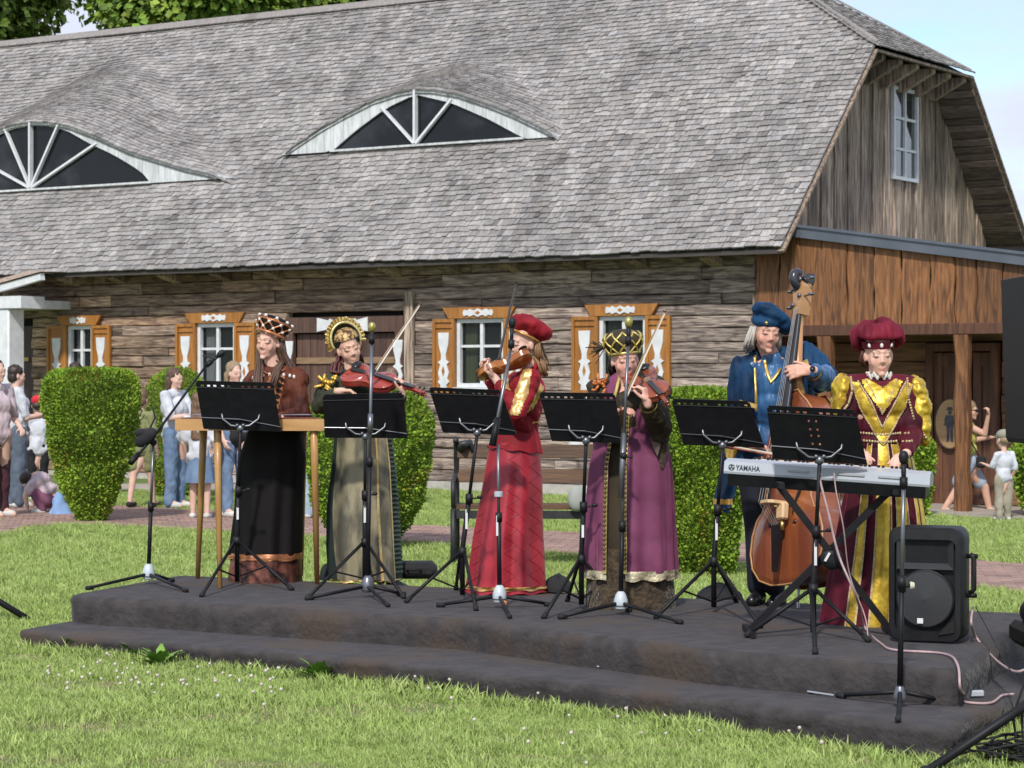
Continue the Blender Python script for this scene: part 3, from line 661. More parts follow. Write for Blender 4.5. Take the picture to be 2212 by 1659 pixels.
# ------------------------------------------------------------ stage of two carpeted tiers
m_carpet = mat('dark_carpet', (.072, .065, .066), (.048, .043, .044), rough=1, scale=9, detail=9, bump=.012, bscale=30, sheen=.1, spots=((.075, .058, .048), 1.6, .52), spec=.1)
m_black = mat('black_powder_coat', (.008, .008, .010), (.012, .012, .014), rough=.5, scale=20, spec=.25)
m_blackplastic = mat('black_plastic', (.009, .009, .011), (.013, .013, .015), rough=.5, spec=.3, scale=20, bump=.0008, bscale=400)
m_blackfab = mat('black_cloth', (.012, .012, .014), (.02, .02, .022), rough=.9, scale=12, bump=.004, bscale=14)
m_chrome = mat('chrome', (.62, .63, .65), rough=.22, metal=1, scale=3)
m_greymetal = mat('grey_tube_metal', (.20, .21, .23), (.16, .165, .18), rough=.35, metal=.7, scale=6)
m_silver = mat('silver_paint', (.47, .50, .55), (.42, .45, .50), rough=.35, scale=6)
m_whitelabel = mat('white_label', (.75, .75, .75), rough=.6)
m_rubber = mat('black_rubber', (.01, .01, .01), rough=.8)
m_gold = mat('gold_metal', (.75, .52, .16), rough=.3, metal=.9, scale=8)
def stage_tier(name, poly, z1, bulge, parent, seed):
    pts = [Vector((x, y, 0)) for x, y in poly]; n = len(pts); out = []
    for i in range(n):                                       # rounded corners, resampled edges
        a, b, c = pts[i - 1], pts[i], pts[(i + 1) % n]; r = .12; d0 = (a - b).normalized(); d1 = (c - b).normalized(); p0 = b + d0 * r; p1 = b + d1 * r
        for k in range(5): t = k / 4; out.append(p0 * (1 - t) ** 2 + b * 2 * t * (1 - t) + p1 * t * t)
        e = pts[(i + 1) % n] + (b - c).normalized() * r; L_ = (e - p1).length; m_ = int(L_ / .06)
        for k in range(1, m_): out.append(p1.lerp(e, k / m_))
    N_ = len(out); cen = sum(out, Vector()) / N_; rows = []
    prof = [(-.03, None), (.0, .05), (.006, .22), (.010, .42), (.016, .60), (.020, .75), (.016, .88), (.0, .965), (-.03, 1.0)]
    for off, zf in prof:
        rw = []
        for k, p in enumerate(out):
            t = (out[(k + 1) % N_] - out[k - 1]).normalized(); nrm = Vector((t.y, -t.x, 0))
            if nrm.dot(p - cen) < 0: nrm = -nrm
            wob = fnoise(p, 2.2, seed) * .032 + fnoise(p, 7, seed) * .012 + fnoise(p + Vector((0, 0, (zf or 0) * .9)), 9, seed + 2) * .016; zb = gz(p.x, p.y) - .06
            f_ = (1 - abs((zf or 0) - .5) * 1.2) if zf is not None else 0
            q = p + nrm * (off * bulge + wob * (1 if zf is None or zf < .95 else .4) + .02 * f_ * fnoise(p, 1.1, seed + 3))
            q.z = zb if zf is None else lerp(zb + .06, z1, zf) + (fnoise(p, 3, seed + 5) * .008 if .4 < (zf or 0) < .95 else 0)
            rw.append(q)
        rows.append(rw)
    m_ = M(); m_.grid(rows, True); k0 = len(m_.f); m_.add(rows[-1], [tuple(range(N_))]); o = m_.build(name, m_carpet, parent, smooth=True); o.data.polygons[k0].use_smooth = False; o.data.polygons[k0 - 1].use_smooth = True; return o
ZS, ZL = .34, .17
def S_(px, py, z): t = (CAMZ - z) * FPX / (py - HZ); return ((px - CX) / FPX * t, t)
up_poly = [S_(145, 1285, ZS), S_(1000, 1338, ZS), S_(1500, 1400, ZS), S_(2066, 1448, ZS), S_(2196, 1360, ZS), S_(2262, 1326, ZS), S_(385, 1242, ZS)]
lo_poly = [S_(30, 1362, ZL), S_(700, 1418, ZL), S_(1450, 1497, ZL), S_(2050, 1575, ZL), S_(2290, 1442, ZL), S_(2330, 1380, ZL), S_(1900, 1330, ZL), S_(215, 1330, ZL)]
stage = empty('stage', (0, 12.5, 0), 0, 'low outdoor stage of two tiers wrapped in dark brown-black carpet on the lawn', 'stage')
def unshift(o, par): o.matrix_parent_inverse = Matrix.Translation(-Vector(par.location)); return o
unshift(stage_tier('lower_tier', lo_poly, ZL, 1, stage, 2), stage); unshift(stage_tier('upper_tier', up_poly, ZS, 1, stage, 9), stage)
# three pale strips of the platform edge peeping out under the carpet
for a, b in (((1290, 1440), (1345, 1443)), ((1550, 1468), (1612, 1476)), ((1745, 1494), (1800, 1502))):
    p, q = S_(*a, ZL + .012), S_(*b, ZL + .012); mm = M(); mm.bar((p[0], p[1] - .0, ZL + .014), (q[0], q[1] - .0, ZL + .014), .008, .006); unshift(mm.build('edge_strip', m_silver, stage), stage)

# ------------------------------------------------------------ stands
def on_stage(px, py): x, y = S_(px, py, ZS); return Vector((x, y, ZS))
def tripod(root, hub_z, feet, m_, r=.011, brace=True, low=.06):
    for i, (fx, fy, fz) in enumerate(feet):
        mm = M(); mm.tube([(0.012 * (1 if fx > 0 else -1), 0, hub_z), (fx, fy, fz + .012)], r, 8); lg = mm.build('leg', m_, root, smooth=True)
        mm = M(); d = Vector((fx, fy, fz + .012 - hub_z)).normalized(); e = Vector((fx, fy, fz + .012)); mm.tube([e - d * .035, e + d * .01], r * 1.45, 8); mm.build('rubber_foot', m_rubber, lg, smooth=True)
        if brace:
            mid = Vector((fx, fy, fz)).lerp(Vector((0, 0, hub_z)), .48); mm = M(); mm.tube([(0, 0, low), mid], .006, 6); mm.build('brace', m_, root)
def feet_px(o, l, z):                                        # local foot places from survey points
    r_ = []
    for px, py in l: x, y = S_(px, py, z); r_.append((x - o.x, y - o.y, z - o.z))
    return r_
def music_stand(base, corners, feet, label, group, punched=True, lean=(0, 0), mid=False, hub=.29, dyy=0):
    """corners: px of desk top-left, top-right, bottom-right, bottom-left"""
    o = on_stage(*base); st = empty('music_stand', o, 0, label, 'music stand', group); Y = o.y
    P4 = [P(px, py, Y + dyy + (-.13 if k < 2 else .0)) - o for k, (px, py) in enumerate(corners)]; bl, tl, tr, br = P4[3], P4[0], P4[1], P4[2]
    up = (tl - bl); nrm = (br - bl).cross(up).normalized(); nx, ny = 50, 26; cells = set(); m_ = M(); vid = {}; T = .004
    def pt(i, j, k): u, v = i / nx, j / ny; return bl.lerp(br, u).lerp(tl.lerp(tr, u), v) + nrm * T * k
    holes = set()
    if punched:
        for g in range(11):
            if g in (5,) : continue
            c0 = 3 + int(g * 4.35)
            for a in (c0, c0 + 1): holes.add((a, ny - 3))
    if mid:
        for j in (ny - 7, ny - 11, ny - 14, ny - 18): holes |= {(22, j), (26, j)}
    for i in range(nx):
        for j in range(ny):
            if (i, j) in holes: continue
            if (i < 1 or i > nx - 2) and j > ny - 2: continue
            cells.add((i, j))
    def V(i, j, k):
        if (i, j, k) not in vid: vid[(i, j, k)] = len(m_.v); m_.v.append(tuple(pt(i, j, k)))
        return vid[(i, j, k)]
    for (i, j) in cells:
        m_.f.append((V(i, j, 1), V(i + 1, j, 1), V(i + 1, j + 1, 1), V(i, j + 1, 1))); m_.f.append((V(i, j + 1, 0), V(i + 1, j + 1, 0), V(i + 1, j, 0), V(i, j, 0)))
        for di, dj, a, b in ((-1, 0, (i, j + 1), (i, j)), (1, 0, (i + 1, j), (i + 1, j + 1)), (0, -1, (i, j), (i + 1, j)), (0, 1, (i + 1, j + 1), (i, j + 1))):
            if (i + di, j + dj) not in cells: m_.f.append((V(*a, 0), V(*b, 0), V(*b, 1), V(*a, 1)))
    m_.mi = [0] * len(m_.f); desk = m_.build('desk', m_black, st)
    # folded lip along top and tray at the bottom (facing the player), rib across the back
    mm = M(); a, b = bl.lerp(tl, .86), br.lerp(tr, .86); mm.tube([a + nrm * .003, b + nrm * .003], .004, 6); mm.build('rib', m_black, st)
    mm = M(); mm.bar(bl - nrm * .03, br - nrm * .03, .055, .006, up); mm.build('tray', m_black, st)
    mm = M(); mm.tube([bl.lerp(tl, .04), bl.lerp(tl, .24).lerp(br, .0) + nrm * .004, (bl.lerp(tl, .24) + br.lerp(tr, .24)) / 2 + nrm * .012, br.lerp(tr, .10) + nrm * .004], .003, 5); mm.build('folding_arm', m_greymetal, st)
    c = (bl + br + bl.lerp(tl, .3) + br.lerp(tr, .3)) / 4 + Vector(((lean[0]), 0, 0)); w_ = (br - bl).length
    arm = [c + Vector((-w_ * .26, .0, .10)), c + Vector((-w_ * .23, -.02, .03)), c + Vector((-w_ * .12, -.03, -.012)), c + Vector((0, -.03, -.02)), c + Vector((w_ * .12, -.03, -.012)), c + Vector((w_ * .23, -.02, .03)), c + Vector((w_ * .26, .0, .10))]
    mm = M(); mm.tube([p + nrm * .012 for p in arm], .007, 8); mm.build('holding_arm', m_greymetal, st, smooth=True)
    hubp = c + Vector((0, -.03, -.03)) + nrm * .012
    mm = M(); mm.ball(hubp, (.024, .02, .024), 10, 8); mm.ball(hubp + Vector((.02, -.01, .02)), .012, 8, 6); mm.ball(hubp + Vector((-.02, -.01, .02)), .012, 8, 6); mm.build('tilt_joint', m_greymetal, st, smooth=True)
    hz = hub; q = hubp * .45
    mm = M(); mm.tube([(0, 0, .03), (0, 0, hz + .02), Vector((0, 0, hz)).lerp(hubp, .45)], .0155, 10); mm.build('lower_tube', m_black, st, smooth=True)
    a = Vector((0, 0, hz)).lerp(hubp, .45); mm = M(); mm.tube([a - (hubp - a) * .12, hubp], .0105, 10); mm.build('upper_tube', m_black, st, smooth=True)
    mm = M(); mm.tube([a - Vector((0, 0, .03)), a + Vector((0, 0, .03))], .022, 10); mm.tube([a, a + Vector((.06, -.02, .005))], .006, 6); mm.ball(a + Vector((.065, -.02, .01)), (.018, .008, .012), 8, 6); mm.build('height_clamp', m_blackplastic, st, smooth=True)
    b = Vector((0, 0, hz)).lerp(hubp, .28); mm = M(); mm.box(b + Vector((0, -.0165, 0)), (.014, .002, .12)); mm.build('label_strip', m_whitelabel, st)
    mm = M(); mm.tube([(0, 0, hz - .025), (0, 0, hz + .03)], .024, 10); mm.build('hub', m_blackplastic, st, smooth=True)
    tripod(st, hz, feet_px(o, feet, ZS), m_black); return st
gs = 'black sheet-metal music stands in a row along the stage front'
music_stand((512, 1266), [(422, 822), (590, 826), (607, 932), (440, 926)], [(436, 1290), (630, 1276), (520, 1250)], 'black punched-desk music stand in front of the long wooden table, leftmost', gs, dyy=-.14)
music_stand((788, 1270), [(697, 852), (872, 848), (880, 946), (702, 945)], [(664, 1296), (872, 1294), (800, 1252)], 'plain square-cornered black music stand before the woman in the ruffled gold headdress', gs, punched=False)
music_stand((999, 1296), [(926, 836), (1082, 842), (1115, 940), (957, 934)], [(878, 1303), (1028, 1320), (985, 1275)], 'black music stand on a leaning pole in front of the woman in the red dress', gs)
music_stand((1256, 1317), [(1164, 847), (1328, 849), (1346, 957), (1192, 952)], [(1175, 1337), (1226, 1300), (1338, 1308)], 'black music stand in front of the woman in the purple robe', gs, dyy=-.2)
music_stand((1542, 1323), [(1450, 861), (1618, 866), (1652, 967), (1476, 960)], [(1418, 1337), (1642, 1358), (1590, 1302)], 'black music stand in front of the man in the blue velvet coat', gs)
music_stand((1757, 1378), [(1656, 875), (1848, 885), (1873, 1003), (1670, 990)], [(1612, 1378), (1761, 1414), (1876, 1388)], 'black music stand with punched middle holes, standing before the silver keyboard', gs, mid=True, hub=.25)

def mic(root, a, d, m_, head, lng=.13):
    d = Vector(d).normalized(); a = Vector(a); mm = M(); mm.tube([a, a + d * lng * .6, a + d * lng], [.010, .0115, .0125], 10); b = mm.build('microphone_body', m_, root, smooth=True)
    mm = M(); mm.tube([a + d * lng, a + d * (lng + .012), a + d * (lng + .035), a + d * (lng + .055), a + d * (lng + .062)], [.0125, .02, .024, .018, .006], 12); mm.build('microphone_head', head, b, smooth=True)
    mm = M(); mm.tube([a + d * .0, a + d * .05], .019, 10); mm.build('microphone_clip', m_blackplastic, root, smooth=True)
m_micgold = mat('gold_mesh', (.55, .48, .16), (.35, .3, .08), rough=.35, metal=.7, scale=160)
m_bluebase = mat('pale_metal_weight', (.52, .58, .62), (.44, .5, .54), rough=.35, scale=6, coat=.2)
def mic_stand(base, feet, label, pts, base_mat=None, kind='weight', boom=None, hub=.1, z=ZS):
    o = Vector((*S_(*base, z), z)); st = empty('microphone_stand', o, 0, label, 'microphone stand', 'microphone stands in front of the musicians'); bm_ = base_mat or m_bluebase
    if kind == 'weight':
        mm = M(); mm.lathe([(.018, .03), (.036, .035), (.042, .05), (.04, .085), (.03, .115), (.02, .13), (.012, .135)], n=18); mm.build('base_weight', bm_, st, auto=50)
        mm = M(); mm.lathe([(.0425, .048), (.0425, .056)], n=18, cap=False); mm.build('base_ring', m_greymetal, st)
    else:
        mm = M(); mm.lathe([(.03, .03), (.034, .045), (.022, .085), (.018, .095)], n=18); mm.build('base_cone', m_greymetal, st, auto=50)
    for (fx, fy, fz) in feet_px(o, feet, z):
        mm = M(); d = Vector((fx, fy, 0)).normalized(); mm.tube([d * .03 + Vector((0, 0, .065)), Vector((fx, fy, .014))], [.011, .010], 8); lg = mm.build('leg', m_black, st, smooth=True)
        e = Vector((fx, fy, .014)); mm = M(); mm.tube([e - d * .04, e + d * .012], .0145, 8); mm.build('rubber_foot', m_rubber, lg, smooth=True)
    q = [P(px, py, o.y + dy) - o for px, py, dy in pts]
    mm = M(); mm.tube([(0, 0, .1), Vector((0, 0, .1)).lerp(q[0], .5)], .0135, 10); mm.build('lower_tube', m_black, st, smooth=True)
    mm = M(); mm.tube([Vector((0, 0, .1)).lerp(q[0], .45), q[0]], .0095, 10); mm.build('upper_tube', m_greymetal if kind != 'weight' or boom is None else m_black, st, smooth=True)
    m_ = Vector((0, 0, .1)).lerp(q[0], .5); mm = M(); mm.tube([m_ - Vector((0, 0, .025)), m_ + Vector((0, 0, .03))], .02, 10); mm.build('clutch', m_blackplastic, st, smooth=True)
    return st, o, q
s1, o, q = mic_stand((321, 1262), [(190, 1275), (402, 1280), (372, 1258)], 'black boom microphone stand with a padded pouch at the left stage end', [(331, 962, 0)])
mm = M(); A, B_, D_ = P(282, 1000, o.y - .2) - o, P(331, 945, o.y) - o, P(445, 790, o.y + .5) - o; mm.tube([A, B_, D_], [.011, .009, .0075], 8); mm.build('boom', m_black, s1, smooth=True)
mm = M(); mm.tube([A, A.lerp(B_, .35)], [.02, .017], 8); mm.build('counterweight', m_black, s1, smooth=True)
mm = M(); mm.ball(q[0] + Vector((0, 0, .02)), .024, 10, 8); mm.build('boom_clutch', m_blackplastic, s1, smooth=True)
mic(s1, D_, (.55, .1, .45), m_blackplastic, m_blackplastic, .10)
mm = M(); mm.tube([P(438, 768, o.y + .5) - o, P(468, 776, o.y + .5) - o], .006, 6); mm.build('shock_bracket', m_blackplastic, s1)
a = P(315, 945, o.y - .05) - o; mm = M()
for i in range(1): mm.ball(a, (.085, .045, .05), 14, 10, Euler((0, R(-38), 0)).to_matrix())
mm.ball(a + Vector((-.03, 0, .03)), (.045, .04, .03), 12, 8); mm.tube([a, a + Vector((.06, 0, .13)), a + Vector((.045, 0, .2))], .006, 6); mm.build('pouch', m_blackfab, s1, smooth=True)
a = P(321, 1085, o.y) - o
s2, o, q = mic_stand((794, 1290), [(664, 1297), (838, 1312), (872, 1288)], 'straight grey microphone stand with gold-topped microphone before the plain music stand', [(803, 742, 0)], m_greymetal)
mic(s2, q[0], (.02, -.05, 1), m_blackplastic, m_micgold, .07)
a = Vector((0, 0, .1)).lerp(q[0], .62); mm = M(); mm.tube([a, a + (q[0] - a) * .22], .0165, 10); mm.build('sleeve', m_greymetal, s2, smooth=True)
s3, o, q = mic_stand((1079, 1313), [(947, 1312), (1190, 1310), (1101, 1337)], 'boom microphone stand before the woman in red, orange tape on its foot', [(1076, 960, 0)])
A, D_ = P(1064, 962, o.y - .05) - o, P(1104, 752, o.y + .10) - o; mm = M(); mm.tube([A, D_], [.012, .009], 8); mm.build('boom', m_greymetal, s3, smooth=True)
mm = M(); mm.tube([A, A.lerp(D_, .28)], [.022, .018], 8); mm.build('counterweight', m_black, s3, smooth=True)
mic(s3, D_, (.05, 0, 1), m_blackplastic, m_blackplastic, .12)
mm = M(); mm.lathe([(.02, 0), (.026, .004), (.026, .03), (.02, .034)], P(1077, 1074, o.y) - o, 12); mm.build('silver_collar', m_silver, s3, auto=40)
mm = M(); mm.box(Vector((.028, -.03, .03)), (.03, .03, .03), b=.008); mm.build('orange_tape', mat('orange_tape', (.7, .25, .06), rough=.6), s3)
mm = M(); mm.box(P(1074, 1135, o.y) - o + Vector((0, -.0145, 0)), (.012, .002, .12)); mm.build('label_strip', m_whitelabel, s3)
s4, o, q = mic_stand((1341, 1328), [(1211, 1338), (1470, 1349), (1360, 1322)], 'boom microphone stand with a gold-topped microphone in front of the woman in purple', [(1347, 985, 0)])
A, D_ = P(1341, 1075, o.y - .02) - o, P(1357, 745, o.y + .08) - o; mm = M(); mm.tube([A, A.lerp(D_, .42)], .0165, 10); mm.build('sleeve', m_greymetal, s4, smooth=True)
mm = M(); mm.tube([A.lerp(D_, .4), D_], .009, 8); mm.build('boom', m_greymetal, s4, smooth=True); mic(s4, D_, (.02, 0, 1), m_blackplastic, m_micgold, .10)
mm = M(); mm.ball(q[0], .022, 10, 8); mm.tube([q[0], q[0] + Vector((.05, -.02, -.01))], .006, 6); mm.build('boom_clutch', m_blackplastic, s4, smooth=True)
s5, o, q = mic_stand((1944, 1527), [(1812, 1508), (2054, 1522), (1940, 1560)], 'short straight microphone stand on the lower stage tier in front of the loudspeaker', [(1952, 1040, .0)], m_greymetal, 'cone', z=ZL)
mic(s5, q[0] - Vector((0, 0, .03)), (.0, 0.0, 1), m_blackplastic, m_blackplastic, .11)
mm = M(); k_ = P(1949, 1265, o.y) - o; mm.tube([k_ - Vector((0, 0, .03)), k_ + Vector((0, 0, .04))], .017, 10); mm.tube([k_, k_ + Vector((.045, 0, 0))], .009, 8); mm.build('clutch_knob', m_blackplastic, s5, smooth=True)
mm = M(); mm.lathe([(.016, 0), (.019, .006), (.014, .02)], k_ + Vector((.035, 0, 0)), 12, Euler((0, R(90), 0)).to_matrix()); mm.build('knob_ring', mat('cream_plastic', (.7, .66, .5), rough=.4), s5, auto=40)

# ------------------------------------------------------------ keyboard on X stand
KY = 12.35
kb0, kb1 = P(1590, 1012, KY + .05), P(1982, 1052, KY - .12)
ctr = (kb0 + kb1) / 2; kd = kb1 - kb0; krz = math.atan2(kd.y, kd.x); kL = 1.07
KR_ = 1
kroot = empty('keyboard', (ctr.x + .035, ctr.y + .16, ctr.z - .04), krz - R(2), 'silver electronic keyboard with its brand name on the back, resting on a black cross stand', 'keyboard'); kroot.rotation_euler = (0, R(3.4), R(-13))
prof = [(-.19, .03), (-.19, .045), (-.165, .088), (-.05, .10), (.10, .075), (.19, .055), (.19, .03)]
def extr(prof, x0, x1, m_): m_.grid([[Vector((x0, y, z)) for y, z in prof], [Vector((x1, y, z)) for y, z in prof]], True); k = len(prof); m_.add([(x0, y, z) for y, z in prof], [tuple(range(k))]); m_.add([(x1, y, z) for y, z in prof], [tuple(reversed(range(k)))])
tilt = R(2.0)
mm = M(); extr([(-.19, .028), (-.195, .04), (-.19, .092), (-.05, .105), (.10, .092), (.19, .07), (.19, .028)], -kL / 2, kL / 2, mm); mm.build('top_case', m_silver, kroot)
mm = M(); extr([(-.165, -.035), (-.188, .026), (.188, .026), (.17, -.03)], -kL / 2 + .02, kL / 2 - .02, mm); mm.build('bottom_case', m_blackplastic, kroot)
mm = M()
for a, b in ((-.20, -.09), (.06, .20), (.27, .40)): mm.box(((a + b) / 2, -.198, .066), (b - a, .006, .016), b=.003)
mm.build('rear_groove', mat('light_grey_plastic', (.42, .44, .47), rough=.5), kroot)
mm = M(); mm.box((0, .13, .095), (.84, .12, .012)); mm.build('white_keys', m_whitelabel, kroot)
mm = M()
for i in range(36):
    if i % 7 not in (2, 6): mm.box((-.41 + i * .0235, .11, .106), (.012, .075, .012))
mm.build('black_keys', m_black, kroot)['kind'] = 'stuff'
fc = bpy.data.curves.new('brand', 'FONT'); fc.body = 'YAMAHA'; fc.size = .041; fc.extrude = .0008; fc.space_character = 1.02; fc.offset = .0004
fo = bpy.data.objects.new('brand_lettering', fc); lnk(fo, kroot); fo.location = (-.472, -.1965, .049); fo.rotation_euler = (R(90), 0, 0); fc.materials.append(mat('black_print', (.03, .035, .05), rough=.6)); fo.scale = (.74, 1, 1)
dg = bpy.context.evaluated_depsgraph_get(); me = bpy.data.meshes.new_from_object(fo.evaluated_get(dg)); bpy.data.objects.remove(fo); fo = bpy.data.objects.new('brand_lettering', me); lnk(fo, kroot); fo.location = (-.472, -.1965, .049); fo.rotation_euler = (R(90), 0, 0); fo.scale = (.74, 1, 1)
mm = M(); cx_, cz_ = -.495, .063
mm.tube([(cx_ + .015 * math.cos(a), -.197, cz_ + .015 * math.sin(a)) for a in np.linspace(0, 6.283, 24, endpoint=False)], .0016, 5, closed=True)
for k in range(3):
    a = R(90 + 120 * k); mm.bar((cx_, -.197, cz_), (cx_ + .015 * math.cos(a), -.197, cz_ + .015 * math.sin(a)), .003, .003, (0, 1, 0)); a += R(0); 
    tx, tz = cx_ + .0095 * math.cos(a), cz_ + .0095 * math.sin(a); mm.bar((tx - .005 * math.sin(a), -.197, tz + .005 * math.cos(a)), (tx + .005 * math.sin(a), -.197, tz - .005 * math.cos(a)), .003, .003, (0, 1, 0))
mm.build('round_emblem', MATS['black_print'], kroot)
xs = empty('keyboard_stand', (P(1800, 1190, KY).x, KY + .02, ZS), 0, 'black folding cross stand carrying the silver keyboard', 'stand')
X0 = xs.location
def XL(px, py, dy): return P(px, py, KY + dy) - X0
for s_, (a, b) in enumerate((((1680, 1046), (1925, 1388)), ((1922, 1060), (1618, 1366)))):
    for dy in (-.02 + .03 * s_, ):
        p, q_ = XL(*a, dy), XL(*b, dy); q_.z = .02; mm = M(); mm.bar(p, q_, .035, .03, (0, 1, 0)); mm.build('leg', m_black, xs)
        mm = M(); mm.bar(q_ + Vector((0, -.22, 0)), q_ + Vector((0, .22, 0)), .03, .03); mm.build('foot_bar', m_black, xs)
        mm = M(); mm.bar(p + Vector((0, -.19, .0)), p + Vector((0, .19, .0)), .03, .03); mm.build('support_bar', m_black, xs)
c_ = XL(1797, 1206, -.05); mm = M(); mm.lathe([(.055, -.02), (.06, -.01), (.06, .02), (.045, .035), (.02, .038)], c_, 18, Euler((R(90), 0, 0)).to_matrix()); mm.build('lock_disc', m_blackplastic, xs, auto=40)
mm = M(); mm.box(c_ + Vector((-.03, -.045, .01)), (.05, .006, .012), (0, R(-60), 0)); mm.build('label_strip', m_whitelabel, xs)

# ------------------------------------------------------------ loudspeaker on the stage
so_ = on_stage(2022, 1388); sp_ = empty('loudspeaker', (so_.x, so_.y + .12, ZS), R(-22), 'black plastic loudspeaker standing on the right end of the stage', 'loudspeaker')
W_, H_, D_ = .37, .575, .33
def rrect(w_, h, r, n=5, top=1):
    l = []
    for cx_, cz_, a0 in ((w_ / 2 - r, r, -90), (w_ / 2 - r, h - r, 0), (-w_ / 2 + r, h - r, 90), (-w_ / 2 + r, r, 180)):
        for k in range(n + 1): a = R(a0 + 90 * k / n); l.append((cx_ + r * math.cos(a), cz_ + r * math.sin(a)))
    return l
rr = [(0, 1.0), (.03, 1.04), (.16, 1.04), (.22, .98), (D_, .72)]
mm = M(); rows = []
for y, k in [(0, .97), (.012, 1.0)] + rr[1:]:
    rows.append([Vector((x * k, y - D_ / 2, .012 + (z_ - H_ / 2) * (1 if k > .9 else .9) + H_ / 2)) for x, z_ in rrect(W_, H_, .055)])
mm.grid(rows, True); mm.add(rows[-1], [tuple(range(len(rows[-1])))]); cab = mm.build('cabinet', m_blackplastic, sp_, auto=40)
fr = rrect(W_ * .97, H_, .055); inn = [(x * .84, .05 + (z_ - 0) * .84) for x, z_ in rrect(W_, H_ * .96, .04)]
mm = M(); f3 = [Vector((x, -D_ / 2, .012 + z_)) for x, z_ in fr]; i3 = [Vector((x, -D_ / 2 - .006, .012 + z_)) for x, z_ in inn]; j3 = [p + Vector((0, .035, 0)) for p in i3]; mm.grid([f3, i3, j3], True); mm.build('front_frame', m_blackplastic, sp_, smooth=False)
mm = M(); zc = .25; rws = []
mm.add([p + Vector((0, .0005, 0)) for p in j3], [tuple(range(len(j3)))]); mm.build('baffle', m_black, sp_)
mm = M(); hx, z0, z1 = .145, .40, .565; rws = []
for k, (s_, dy) in enumerate(((1, 0), (.25, .07))):
    rws.append([Vector((x * s_, -D_ / 2 + .004 + dy, .49 + (z_ - .49) * (s_ if k == 0 else .35))) for x, z_ in ((-hx, z0 - .03), (hx, z0 - .03), (hx, z1), (-hx, z1))])
rws[0] = [Vector((-hx, -D_ / 2 - .002, .375)), Vector((hx, -D_ / 2 - .002, .375)), Vector((hx, -D_ / 2 - .002, .58)), Vector((-hx, -D_ / 2 - .002, .58))]
rws[1] = [Vector((-.02, -D_ / 2 + .10, .47)), Vector((.03, -D_ / 2 + .10, .47)), Vector((.03, -D_ / 2 + .10, .53)), Vector((-.02, -D_ / 2 + .10, .53))]
mm.grid(rws, True); mm.add(rws[1], [(0, 1, 2, 3)]); mm.build('horn', mat('horn_plastic', (.035, .036, .04), rough=.45), sp_)
mm = M(); mm.lathe([(.150, 0), (.150, .012), (.135, .012), (.13, .0), (.05, -.03), (.045, -.02), (.0, -.005)], (0, -D_ / 2 + .01, .225), 32, Euler((R(90), 0, 0)).to_matrix(), cap=False); mm.build('woofer', m_black, sp_, smooth=True)
mm = M(); mm.lathe([(.14, .0), (.0, .012)], (0, -D_ / 2 - .005, .225), 32, Euler((R(90), 0, 0)).to_matrix(), cap=False); mm.build('grille', mat('grille_mesh', (.02, .02, .022), (.035, .035, .04), rough=.5, scale=300, lo=.45, hi=.55), sp_)
mm = M(); mm.prism([(.07, .045), (.15, .06), (.15, .12), (.12, .105)], .01, (0, -D_ / 2 - .01, 0), (1, 0, 0), (0, 0, 1)); mm.build('bass_port', m_blackhole, sp_)
mm = M(); mm.box((-.02, -D_ / 2 - .022, .115), (.03, .004, .026)); mm.build('logo_sticker', m_whitelabel, sp_)
mm = M(); mm.tube([(.205, -.05, .45), (.225, -.05, .43), (.225, -.05, .27), (.205, -.05, .25)], .014, 8); mm.build('handle', m_blackplastic, sp_, smooth=True)
mm = M(); mm.tube([(.19, -.05, .44), (.245, -.05, .44)], .012, 8); mm.tube([(.19, -.05, .24), (.24, -.05, .24)], .012, 8); mm.build('plug', m_black, sp_, smooth=True)

# ------------------------------------------------------------ loudspeaker on a tripod at the right edge, left tripod leg, cable heap
pr = G(2400, 1640); big_ = empty('hung_loudspeaker', (pr.x + .05, pr.y, 0), R(2), 'tall black loudspeaker cabinet at the right picture edge on a tripod stand', 'loudspeaker')
zt = P(0, 601, pr.y).z; zb = P(0, 962, pr.y).z; xl = P(2163, 0, pr.y).x - pr.x; xl2 = P(2174, 0, pr.y).x - pr.x; xr = .42
mm = M(); mm.prism([(xl2 + .01, zb + .01), (xl2, zb + .03), (xl, zt), (xl + .02, zt + .005), (xr, zt), (xr - .05, zb)], .42, (0, .02, 0), (1, 0, 0), (0, 0, 1)); mm.build('cabinet', m_black, big_)
mm = M(); mm.prism([(xl2 + .03, zb + .05), (xl + .03, zt - .04), (xr - .04, zt - .04), (xr - .08, zb + .05)], .01, (0, -.196, 0), (1, 0, 0), (0, 0, 1)); mm.build('grille', mat('dark_grille_cloth', (.008, .009, .012), (.012, .013, .017), rough=.6, scale=60), big_)
ts = empty('speaker_stand', (pr.x + .0, pr.y, gz(pr.x, pr.y)), 0, 'black tripod stand of the right-hand loudspeaker with its thick leg lying over the grass', 'stand')
zt_ = zb - gz(pr.x, pr.y)
mm = M(); mm.tube([(0, 0, .25), (0, 0, zt_)], .019, 12); mm.build('pole', m_black, ts, smooth=True)
ft = G(2000, 1676); hubp = Vector((0, 0, P(0, 1400, pr.y).z - gz(pr.x, pr.y)))
for k, fl in enumerate([Vector((ft.x - pr.x, ft.y - pr.y, .02)), Vector((.5, -.35, .02)), Vector((.25, .62, .02))]):
    mm = M(); mm.tube([hubp, fl], .0205, 10); lg = mm.build('leg', m_black, ts, smooth=True); mm = M(); mm.tube([hubp.lerp(fl, .5), (0, 0, .27)], .010, 8); mm.build('brace', m_black, ts, smooth=True); mm = M(); mm.ball(fl, .03, 10, 8); mm.build('rubber_foot', m_rubber, lg, smooth=True)
mm = M(); mm.ball(hubp, (.04, .04, .05), 12, 8); mm.build('hub', m_blackplastic, ts, smooth=True)
